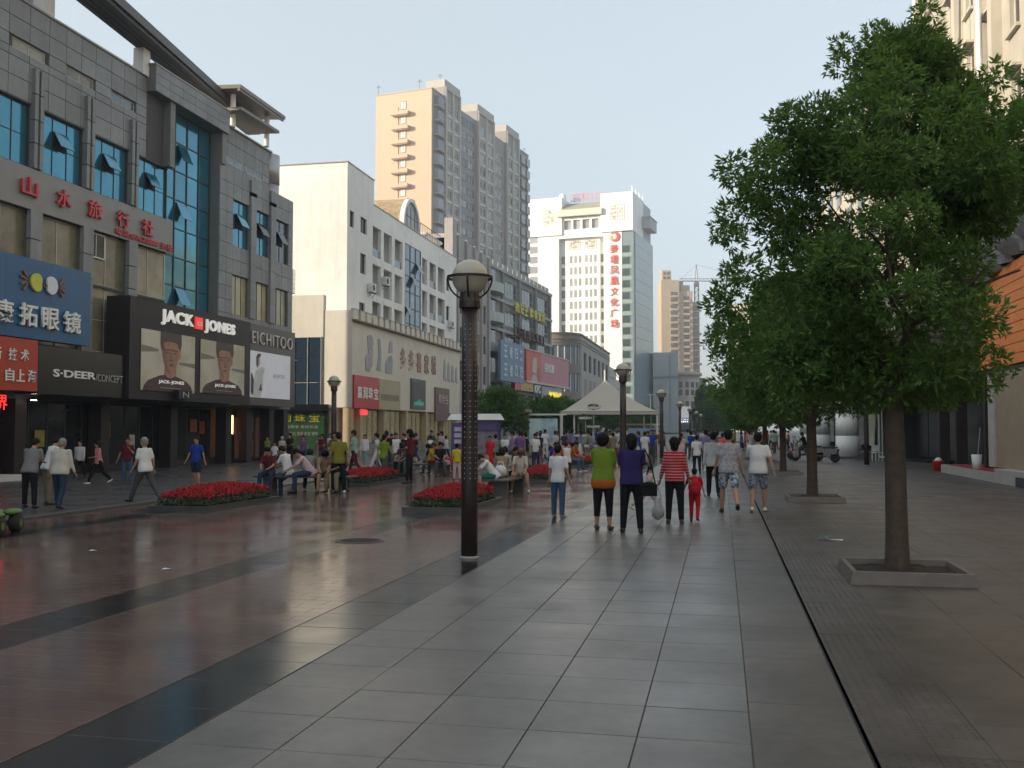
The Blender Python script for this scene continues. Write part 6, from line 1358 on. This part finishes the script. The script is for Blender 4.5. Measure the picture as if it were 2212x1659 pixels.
def make_person(label, pm, x, y, rz, h, top, bottom, hair='short', shoes='dark', group=None, z0=0.0, low=False):
    """rz: 0 faces away from the camera down the street (+Y), 180 faces the camera"""
    s_ = h / 1.70
    t = thing('person', label, 'person', (x, y, z0 - pm['_minz'] * s_), R(rz), group); t.scale = (s_, s_, s_)
    part('body', pm['body'], M_skin, t); part('top', pm['top'], CM[top], t); part('trousers', pm['bottom'], CM[bottom], t); [part('shoe', q, SHOE.get(shoes) or CM[shoes], t) for q in pm['shoes']]
    part('hair', pm['hair'], HAIR[hair], t)
    if not low: part('eyes', pm['eyes'], M_sole, t); part('mouth', pm['mouth'], M_lip, t)
    return t
G1 = 'people strolling on the granite pavement'; GL = 'people walking by the left shops'; GS = 'people sitting on the benches'; GB = 'people standing before the green hoarding'
stand = dict(th=(2, -2), kn=(3, 3)); walkA = dict(th=(24, -16), kn=(6, 22), al=(-18, 7, 14, 0), ar=(18, 7, 20, 0), lean=3); walkB = dict(th=(-14, 20), kn=(26, 5), al=(16, 7, 18, 0), ar=(-16, 7, 12, 0), lean=3)
V_ = .019
# pavement group
make_person('boy in a plain white shirt and blue jeans standing with his back turned', person_mesh(dict(th=(3, -4), kn=(2, 4), al=(4, 10, 8, 0), ar=(-2, 12, 10, 0)), V_, loose=.012), -2.98, 18.19, -14, 1.38, 'white', 'jeans', shoes='grey', group=G1)
pm = person_mesh(dict(th=(1, -3), kn=(2, 2), al=(18, 4, 92, 50), ar=(18, 4, 88, 45)), V_, bottom='capri', hairst='puff', fem=True, wide=1.12, loose=.02)
t = make_person('woman in a green top with orange hem and black capri trousers', pm, -1.91, 16.24, -8, 1.60, 'green', 'black', 'puff', 'brown', G1)
t2_ = MB(); t2_.lathe([(.205, -.20), (.218, -.10), (.212, -.03)], 20); q_ = remesh(t2_, 'hem', .03, 1); part('top_hem', q_, CM['orange'], t).scale = (1.03, .78, 1)
pm = person_mesh(dict(th=(4, -4), kn=(3, 3), ab=(5, 5), al=(16, 8, 80, 45), ar=(14, 10, 75, 40)), V_, hairst='bob', fem=True, wide=1.12, loose=.012)
t = make_person('woman with bobbed hair in an indigo top and black trousers', pm, -1.41, 15.82, 6, 1.60, 'indigo', 'black', 'bob', 'dark', G1)
bg_ = thing('shoulder_bag', 'dark navy shoulder bag hanging at the hip of the woman in indigo', 'bag', (-1.12, 15.66, 0), R(12))
MB().prism([(-.12, -.04), (.12, -.04), (.13, .04), (-.13, .04)], .60, .78).ell((0, 0, .76), (.13, .05, .07), 14, 7).build('bag_body', CM['black'], bg_); MB().path([(-.1, 0, .78), (-.12, .04, 1.15), (-.06, .03, 1.33), (.02, 0, 1.15), (.1, 0, .78)], .012).build('strap', CM['black'], bg_)
make_person('small child in a pale dress running in front of the indigo woman', person_mesh(dict(th=(-32, 30), kn=(30, 20), al=(30, 15, 40, 0), ar=(-25, 15, 30, 0), lean=8), .026, bottom='shorts', hairst='pony', fem=True), -1.40, 19.3, -60, 1.0, 'palepink', 'palepink', 'pony', 'white', G1)
pm = person_mesh(dict(th=(2, -3), kn=(2, 4), al=(3, 13, 10, 0), ar=(4, 13, 8, 0)), V_, sleeve='long', hairst='bob', fem=True, wide=1.06, loose=.008)
make_person('woman in a red and white striped long sleeved top walking away', pm, -.81, 17.54, 4, 1.53, 'stripe', 'black', 'short', 'brown', G1)
pb = thing('plastic_bag', 'pale grey plastic carrier bag hanging from the striped woman\'s left hand', 'bag', (-1.10, 17.5, 0)); b_ = MB()
b_.ell((0, 0, .20), (.12, .09, .13), 14, 9).cap((0, 0, .22), (0, 0, .40), .10, .04, 12); q_ = b_.mesh('bag', True)
rr = random.Random(3)
for v in q_.vertices: v.co += Vector((rr.uniform(-.014, .014), rr.uniform(-.014, .014), rr.uniform(-.01, .01)))
M_pl = mat('thin_plastic', (.46, .47, .48), .3, .15, 14, .4, 30, trans=.15); part('bag', q_, M_pl, pb); MB().path([(-.06, 0, .40), (-.03, 0, .55), (0, 0, .66), (.03, 0, .55), (.06, 0, .40)], .012).build('handles', M_pl, pb)
make_person('small child in red clothes with a red backpack beside the striped woman', person_mesh(dict(th=(8, -12), kn=(4, 22), al=(20, 25, 10, 0), ar=(5, 12, 12, 0)), .024, sleeve='short', wide=1.1), -.48, 18.0, -6, .97, 'red', 'red', 'short', 'dark', G1)
bp = thing('backpack', 'bright red rounded backpack worn by the small child in red', 'backpack', (-.475, 17.86, 0)); MB().ell((0, 0, .62), (.115, .07, .15), 14, 10).ell((0, -.055, .57), (.085, .035, .08), 10, 7).build('pack', CM['red'], bp, True); MB().tube((-.07, .02, .75), (-.09, .1, .75), .012).tube((.07, .02, .75), (.09, .1, .75), .012).build('straps', CM['maroon'], bp)
make_person('man in a pale grey shirt and black trousers walking away in the middle', person_mesh(walkA, V_, sleeve='long', wide=1.05, loose=.02), -.2, 24.58, 0, 1.66, 'ltgrey', 'black', group=G1)
make_person('man with print T-shirt and printed denim shorts walking away', person_mesh(dict(th=(12, -18), kn=(4, 26), al=(4, 9, 12, 0), ar=(-6, 10, 14, 0), lean=2), V_, bottom='shorts', wide=1.1, loose=.022), .13, 20.0, 6, 1.67, 'floral', 'denimprint', shoes='dark', group=G1)
make_person('man in a plain white T-shirt and plaid shorts walking over the channel', person_mesh(dict(th=(-8, 12), kn=(16, 3), al=(28, 12, 62, 25), ar=(-16, 16, 10, 0), lean=2), V_, bottom='shorts', wide=1.08, loose=.025), .71, 20.35, -4, 1.62, 'white', 'plaid', shoes='white', group=G1)
WA = person_mesh(walkA, .032, fingers=False); WB = person_mesh(walkB, .032, fingers=False); ST = person_mesh(dict(th=(1, -1), al=(2, 9, 10, 0)), .032, fingers=False); WF = person_mesh(walkB, .032, hairst='pony', fem=True, skirt=True, fingers=False); SF = person_mesh(dict(th=(3, -2), al=(10, 8, 70, 30), ar=(0, 10, 15, 0)), .032, hairst='bob', fem=True, fingers=False); WS = person_mesh(walkA, .032, bottom='shorts', fingers=False); SK = person_mesh(walkA, .032, sleeve='long', fingers=False)
for a in (('woman in a white blouse and black trousers ahead of the grey shirted man', WA, -.89, 36.9, 0, 1.5, 'white', 'black'), ('man in a lilac blue shirt walking behind the grey shirted man', WB, -.62, 40.5, 3, 1.68, 'lilac', 'black'), ('person in a bright coral shirt glimpsed beside the print shirt man', ST, .05, 43, 0, 1.5, 'coral', 'tan'), ('woman in a pink and white dress left of the white blouse woman', WF, -1.45, 35.5, 0, 1.42, 'palepink', 'palepink'), ('person in a pale blue shirt ahead of the lilac shirted man', ST, -.2, 47, 0, 1.55, 'steel', 'dkgrey')):
    make_person(*a[:8], group=G1, low=True)
# left side walkers
P_ = lambda pose, **k: person_mesh(pose, .024, **k)
make_person('grey shirted man with dark trousers standing at the far left, back turned', P_(dict(th=(6, -6), ab=(8, 8), al=(22, 14, 70, 20), ar=(20, 8, 70, 30), lean=14, head=18), wide=1.1, loose=.02), -14.2, 18.2, 4, 1.52, 'grey', 'black', group=GL)
make_person('man in a white shirt bending to read between the two older men at left', P_(dict(th=(4, -4), lean=16, head=20, al=(35, 10, 70, 40), ar=(38, 10, 75, 40)), loose=.015), -14.45, 19.1, -25, 1.55, 'white', 'khaki', group=GL)
make_person('older man in a long cream jacket with dark trousers, back turned', P_(dict(th=(14, -12), kn=(4, 16), al=(2, 10, 12, 0), ar=(6, 12, 12, 0), lean=6, head=10), sleeve='long', wide=1.12, loose=.04), -13.45, 18.15, 10, 1.50, 'cream', 'dkjeans', 'grey', group=GL)
make_person('person in a pale top and dark waistcoat walking by the shops', P_(walkB, sleeve='long'), -20.9, 29.2, 200, 1.32, 'ltgrey', 'black', group=GL)
make_person('person in a pink top with dark trousers hurrying past the shops', P_(dict(th=(-18, 26), kn=(30, 8), al=(20, 20, 60, 20), ar=(-20, 20, 40, 0), lean=5), fem=True, hairst='bob'), -18.4, 26.6, 150, 1.36, 'pink', 'black', 'bob', 'white', GL)
make_person('person in a dark red shirt and jeans touching their chin', P_(dict(th=(4, -2), al=(10, 10, 130, 25), ar=(-8, 18, 16, 0))), -17.5, 26.7, 205, 1.42, 'maroon', 'jeans', group=GL)
make_person('old grey haired man in a white shirt striding left past the flower bed', P_(dict(th=(26, -22), kn=(4, 14), al=(10, 8, 18, 0), ar=(-14, 10, 22, 0), lean=4), wide=1.1, loose=.02), -12.85, 20.3, 78, 1.55, 'white', 'dkgrey', 'grey', group=GL)
make_person('person in a royal blue shirt and dark shorts near the left flower bed', P_(dict(th=(4, -6), kn=(4, 14), al=(-8, 16, 10, 0), ar=(6, 16, 14, 0)), bottom='shorts'), -14.6, 25.6, 175, 1.46, 'blue', 'navy', 'bald', group=GL)
make_person('man in an olive T-shirt and black trousers standing with hands in pockets', P_(dict(th=(4, -4), kn=(2, 2), ab=(5, 5), al=(-12, 14, 40, 15), ar=(-12, 14, 40, 15), head=12), loose=.012), -9.66, 24.0, 30, 1.60, 'olive', 'black', 'short', 'white', GL)
make_person('woman in a loose white top and mint trousers carrying a dark bag', P_(dict(th=(8, -8), al=(2, 12, 12, 0), ar=(8, 10, 12, 0)), sleeve='long', fem=True, hairst='pony', loose=.03), -15.3, 41.0, 170, 1.45, 'white', 'mint', 'pony', 'white', GL)
for a in (('person in a steel blue shirt walking away beyond the white coated woman', WA, -15.7, 43.7, 10, 1.5, 'steel', 'navy'), ('person all in black walking by the cream shops', ST, -18.0, 52.5, 0, 1.42, 'black', 'black'), ('woman in a white dress before the shop windows', WF, -17.3, 52.8, 190, 1.42, 'white', 'white'), ('person in white passing the middle shop window', WB, -16.5, 55, 170, 1.4, 'white', 'dkgrey'), ('person in white and jeans beside the kiosk', WA, -14.0, 49.5, 60, 1.38, 'white', 'dkjeans'), ('child in a red top near the white dressed woman', ST, -14.3, 40, 180, .95, 'red', 'palepink'), ('toddler in pale clothes beyond the third flower bed', ST, -13.6, 41.8, 150, .95, 'palepink', 'palepink'),
          ('child in a bright yellow shirt left of the near lamp post', ST, -8.35, 30.8, 20, 1.20, 'yellow', 'palepink'), ('woman in a dark coat with a yellow scarf near the notice board', SF, -10.0, 47.0, 180, 1.50, 'black', 'black'), ('person leaning at the purple kiosk in a white cap', SK, -13.6, 45.4, 60, 1.4, 'white', 'khaki')):
    make_person(*a[:8], group=GL, low=True)
t = thing('scarf', 'yellow scarf round the neck of the woman in the dark coat', 'scarf', (-10.0, 47.0, 1.17)); MB().ell((0, -.03, 0), (.13, .13, .075), 10, 6).build('scarf_wrap', CM['gold'], t, True)
for a in (('girl in a lime green dress at the left end of the hoarding group', WF, -21.2, 43.7, 180, 1.36, 'green', 'black', 'pony'), ('child in white walking before the hoarding', WS, -18.2, 38.2, 160, 1.18, 'white', 'khaki', 'short'), ('woman in a black patterned shirt walking behind the bench', SF, -18.9, 41.2, 180, 1.50, 'black', 'black', 'bob'), ('person in a purple shirt behind the bench sitters', WA, -18.4, 41.5, 185, 1.43, 'purple', 'navy', 'short'), ('person in a pink shirt behind the bench sitters', WB, -17.9, 42.2, 185, 1.40, 'pink', 'tan', 'short'), ('woman in a maroon top beside the left lamp post', SF, -17.5, 41.5, 180, 1.46, 'maroon', 'dkgrey', 'bob'), ('person in a cream sun hat before the hoarding', ST, -20.6, 44.0, 180, 1.32, 'cream', 'grey', 'cap'), ('person in white passing behind the maroon topped woman', WB, -18.6, 45.2, 190, 1.5, 'white', 'teal', 'short')):
    make_person(*a[:9], group=GB, low=True)
# seated
sit = dict(th=(86, 84), kn=(82, 86), ab=(8, 8), lean=12, al=(38, 4, 40, 20), ar=(38, 4, 40, 20), head=12)
def seated(label, x, y, rz, h, top, bottom, hair='short', shoes='dark', pose=None, cut='long', **k):
    p = dict(sit); p.update(pose or {}); pm = P_(p, **{**dict(hairst=hair, bottom=cut), **k}); s_ = h / 1.7
    # rest the seat of the body on the bench boards
    t = make_person(label, pm, x, y, rz, h, top, bottom, hair, shoes, GS)
    t.location.z = .42 + .10 * s_
    return t
seated('young man in a white T-shirt on the bench stretching his jeans to the left', -11.25, 24.45, 80, 1.66, 'white', 'jeans', 'short', 'white', dict(th=(70, 60), kn=(40, 60), lean=14, head=26, turn=-10))
seated('man in a pinkish white shirt leaning forward on the bench', -10.55, 24.3, 118, 1.68, 'palepink', 'dkjeans', 'short', 'dark', dict(lean=34, head=8, al=(58, 4, 20, 20), ar=(60, 4, 18, 15)), loose=.02)
seated('woman with big dark hair in tan clothes bent over her bare knees', -10.15, 24.3, 200, 1.6, 'tan', 'brown', 'puff', 'brown', dict(lean=26, head=30, al=(58, 2, 14, 10), ar=(58, 2, 14, 10)), fem=True, cut='shorts')
seated('man in a grey jacket sitting at the right end of the group bench', -9.95, 24.7, 10, 1.6, 'dkgrey', 'black', 'short', 'dark', dict(lean=20), sleeve='long')
seated('woman with dark hair and grey top sitting with bowed head', -10.9, 33.8, 150, 1.55, 'grey', 'dkgrey', 'puff', 'dark', dict(lean=28, head=30), fem=True)
seated('person in a golden yellow shirt sitting in profile', -10.1, 33.7, 250, 1.58, 'gold', 'maroon', 'auburn', 'pink', dict(lean=12, head=10), fem=True, hairst='bob')
seated('person in dark brown sitting behind the golden shirted one', -10.0, 34.4, 240, 1.5, 'brown', 'palepink', 'short')
seated('pale figure in a pink white top at the left of the far bench', -13.9, 40.5, 200, 1.5, 'palepink', 'white', 'short')
seated('boy in a white T-shirt sitting just right of the near lamp post, leaning left', -5.5, 23.85, 110, 1.5, 'white', 'teal', 'short', 'grey', dict(lean=34, head=22, al=(60, 10, 40, 20), ar=(58, 12, 50, 20)), loose=.015, cut='shorts')
seated('woman with auburn hair in a white print top and bare legs', -5.15, 25.35, 190, 1.6, 'cream', 'skin2', 'auburn', 'white', dict(lean=20, head=32, ab=(12, 14), al=(30, 8, 40, 15), ar=(38, 12, 24, 5)), fem=True, cut='shorts', loose=.02)
seated('dark haired person in a cream top sitting with their back turned', -5.55, 25.0, 20, 1.55, 'tan', 'dkgrey', 'bob', pose=dict(lean=14, head=14), fem=True)
seated('man in a grey T-shirt bent over on the bench behind the boy', -5.7, 36.0, 95, 1.6, 'grey', 'dkjeans', 'short', pose=dict(lean=44, head=20))
seated('person in dusty blue trousers sitting at the right end behind the boy', -5.6, 37.3, 250, 1.6, 'orange', 'steel', 'short', 'white', dict(lean=18))
wb = thing('white_handbag', 'round white handbag standing on the bench beside the auburn haired woman', 'bag', (-5.5, 24.5, .42)); MB().ell((0, 0, .16), (.17, .12, .16), 14, 9).build('bag_body', mat('white_leather', (.6, .58, .6), .4), wb, True); MB().path([(-.1, 0, .28), (-.06, 0, .4), (.06, 0, .4), (.1, 0, .28)], .01).build('handle', M_whitelet, wb)
for q in (('woman in a dark floral top at the left end of the second bench row', -11.2, 34.0, 170, 1.55, 'maroon', 'black', 'bob'), ('man in a black shirt sitting beyond the golden shirted sitter', -9.7, 33.5, 200, 1.6, 'black', 'dkgrey', 'short'),
          ('person in a pale shirt on the bench left of the near lamp post', -5.6, 26.0, 60, 1.55, 'ltgrey', 'navy', 'short'), ('person in a red top on the bench right behind the first flower bed', -5.7, 35.3, 150, 1.55, 'red', 'dkgrey', 'pony'),
          ('person in a white shirt at the near end of the bench behind the boy', -5.5, 35.6, 30, 1.55, 'white', 'khaki', 'short'), ('person in a navy shirt on the far bench beside the pale figure', -13.3, 40.7, 170, 1.55, 'navy', 'grey', 'short')):
    seated(*q[:8])
for a in (('person in a black shirt standing behind the far bench', ST, -12.2, 37.0, 160, 1.5, 'black', 'dkjeans'), ('woman in a red dress walking between bench rows', WF, -8.6, 36.5, 200, 1.45, 'red', 'red'), ('person in a grey shirt passing behind the bench rows', WA, -9.3, 40.5, 30, 1.5, 'grey', 'black'), ('woman in a white top near the second right flower bed', SF, -7.4, 39.5, 190, 1.5, 'white', 'dkjeans'),
          ('person in a navy shirt crossing behind the yellow shirted child', WB, -9.0, 44.5, 80, 1.5, 'navy', 'khaki'), ('child in a pink top beside the far right flower bed', ST, -7.0, 45.5, 170, 1.1, 'pink', 'white'), ('person in a maroon shirt standing left of the tent', ST, -8.6, 52.0, 190, 1.55, 'maroon', 'black'), ('person in a white shirt standing left of the tent', WA, -9.6, 54.0, 10, 1.55, 'white', 'dkgrey'), ('woman in a lilac top left of the banner', SF, -4.8, 50.0, 190, 1.5, 'lilac', 'black'), ('person in a khaki shirt left of the banner', WB, -5.1, 47.5, 20, 1.55, 'khaki', 'navy')):
    make_person(*a[:8], group='people standing between the benches', low=True)
# crowd further down: copies, each with its own clothes
tmpl = {}
for nm, pm in (('wa', WA), ('wb', WB), ('st', ST), ('wf', WF), ('sf', SF), ('ws', WS)): tmpl[nm] = pm
tops = ['white', 'white', 'ltgrey', 'red', 'pink', 'navy', 'black', 'maroon', 'palepink', 'blue', 'purple', 'green', 'cream', 'dkgrey', 'lilac', 'yellow', 'coral', 'mint', 'brown', 'khaki']; bots = ['black', 'dkjeans', 'dkgrey', 'khaki', 'navy', 'maroon', 'white', 'brown']
WORD = dict(white='white', ltgrey='light grey', red='red', pink='pink', navy='navy', black='black', maroon='maroon', palepink='pale pink', blue='blue', purple='purple', green='lime green', cream='cream', dkgrey='dark grey', lilac='lilac', yellow='yellow', coral='coral', mint='mint', brown='brown', khaki='khaki', dkjeans='denim')
random.seed(12); used = set(); n_c = 0; spots = []
def crowd(xr, yr, n, where, hair=('short', 'bob', 'pony')):
    global n_c
    for _ in range(n):
        for tr in range(40):
            x, y = random.uniform(*xr), random.uniform(*yr)
            if all((x - a) ** 2 + (y - b) ** 2 > .5 for a, b in spots) and abs(x + 3.1) > .4: break
        spots.append((x, y)); k = random.choice(list(tmpl)); fem = k in ('wf', 'sf')
        for tr in range(60):
            a, b = random.choice(tops), random.choice(bots)
            act = random.choice(('facing the camera', 'walking away', 'walking sideways'))
            if (a, b, act, where) not in used: break
        used.add((a, b, act, where)); rz = {'facing the camera': 180, 'walking away': 0, 'walking sideways': 90}[act] + random.uniform(-25, 25)
        who = 'woman' if fem else 'person'
        t = make_person('%s in %s top and %s %s, %s %s' % (who, WORD[a], WORD[b], 'skirt' if k == 'wf' else 'trousers', act, where), tmpl[k], x, y, rz, random.uniform(1.5, 1.68), a, b, random.choice(hair), 'dark', 'people in the distant crowd', low=True)
        n_c += 1
SIT = [P_({**sit, 'lean': l_, 'head': h_}, hairst=q_) for l_, h_, q_ in ((14, 18, 'short'), (26, 24, 'bob'))]
for i, (x, y, rz, c1, c2, ww) in enumerate(((-11.75, 24.35, 190, 'maroon', 'dkjeans', 'person in maroon at the left end of the group bench'), (-10.85, 24.75, 10, 'grey', 'black', 'person in grey sitting back to back with the pinkish shirted man'), (-9.75, 24.3, 170, 'teal', 'khaki', 'person in dark teal beside the olive shirted man'),
        (-10.2, 34.6, 70, 'navy', 'dkgrey', 'person in navy on the middle left bench'), (-5.2, 26.0, 90, 'maroon', 'black', 'person in maroon on the far end of the right bench'),
        (-6.2, 36.9, 200, 'yellow', 'khaki', 'person in yellow on the bench behind the boy'), (-6.1, 35.8, 240, 'blue', 'black', 'person in blue on the bench behind the boy'), (-14.4, 40.8, 200, 'white', 'dkjeans', 'person in white at the end of the far pale bench'), (-13.4, 40.3, 20, 'coral', 'grey', 'person in coral with back turned on the far pale bench'))):
    t = make_person(ww, SIT[i % 2], x, y, rz, 1.58, c1, c2, ('short', 'bob')[i % 2], 'dark', GS, low=True); t.location.z = .42 + .10 * 1.58 / 1.7
crowd((-13.5, -7.0), (27, 31), 3, 'behind the group bench'); crowd((-13.0, -11.6), (30, 38), 4, 'beside the middle left bench'); crowd((-9.2, -7.0), (37, 45), 5, 'between the two bench rows')
# rider sitting on the scooter by the round column, others under the trees
t = seated('dark clothed rider sitting on the pink white scooter', 4.25, 53.45, 105, 1.6, 'black', 'dkgrey', 'short', pose=dict(th=(60, 60), kn=(60, 60), al=(50, 8, 20, 10), ar=(50, 8, 20, 10))); t.location.z = .80
crowd((-13.5, -6.4), (46.5, 58), 14, 'left of the pole planters'); crowd((-4.6, -1.2), (45, 57), 6, 'between banner and boy'); crowd((-16.5, -12.8), (40, 56), 8, 'near the cream shop windows'); crowd((-12.5, -6.8), (60, 64), 9, 'left of the tent'); crowd((-13, -9.5), (65, 90), 16, 'by the left trees'); crowd((-9, -4.8), (70, 96), 14, 'behind the tent'); crowd((-4.6, -1.0), (58, 74), 12, 'between tent and lamps'); crowd((-5, 1.0), (76, 130), 26, 'down the pavement'); crowd((1.2, 1.7), (45, 75), 5, 'along the tree row'); crowd((2.9, 5.6), (60, 100), 12, 'under the right trees'); crowd((-16, -12.8), (56, 80), 8, 'before the cream shops')
# ------------------------------------------------------------------ evening haze over the town
hm = bpy.data.materials.new('evening_haze'); hm.use_nodes = True; t_ = hm.node_tree; t_.nodes.clear()
ho = t_.nodes.new('ShaderNodeOutputMaterial'); pv = t_.nodes.new('ShaderNodeVolumePrincipled')
pv.inputs['Color'].default_value = (.93, .95, .97, 1); pv.inputs['Density'].default_value = .0009; pv.inputs['Anisotropy'].default_value = .3
t_.links.new(pv.outputs[0], ho.inputs['Volume'])
MB().box(-1510, 1510, -1210, 1510, -1.6, 84).build('haze', hm, None, kind='stuff')
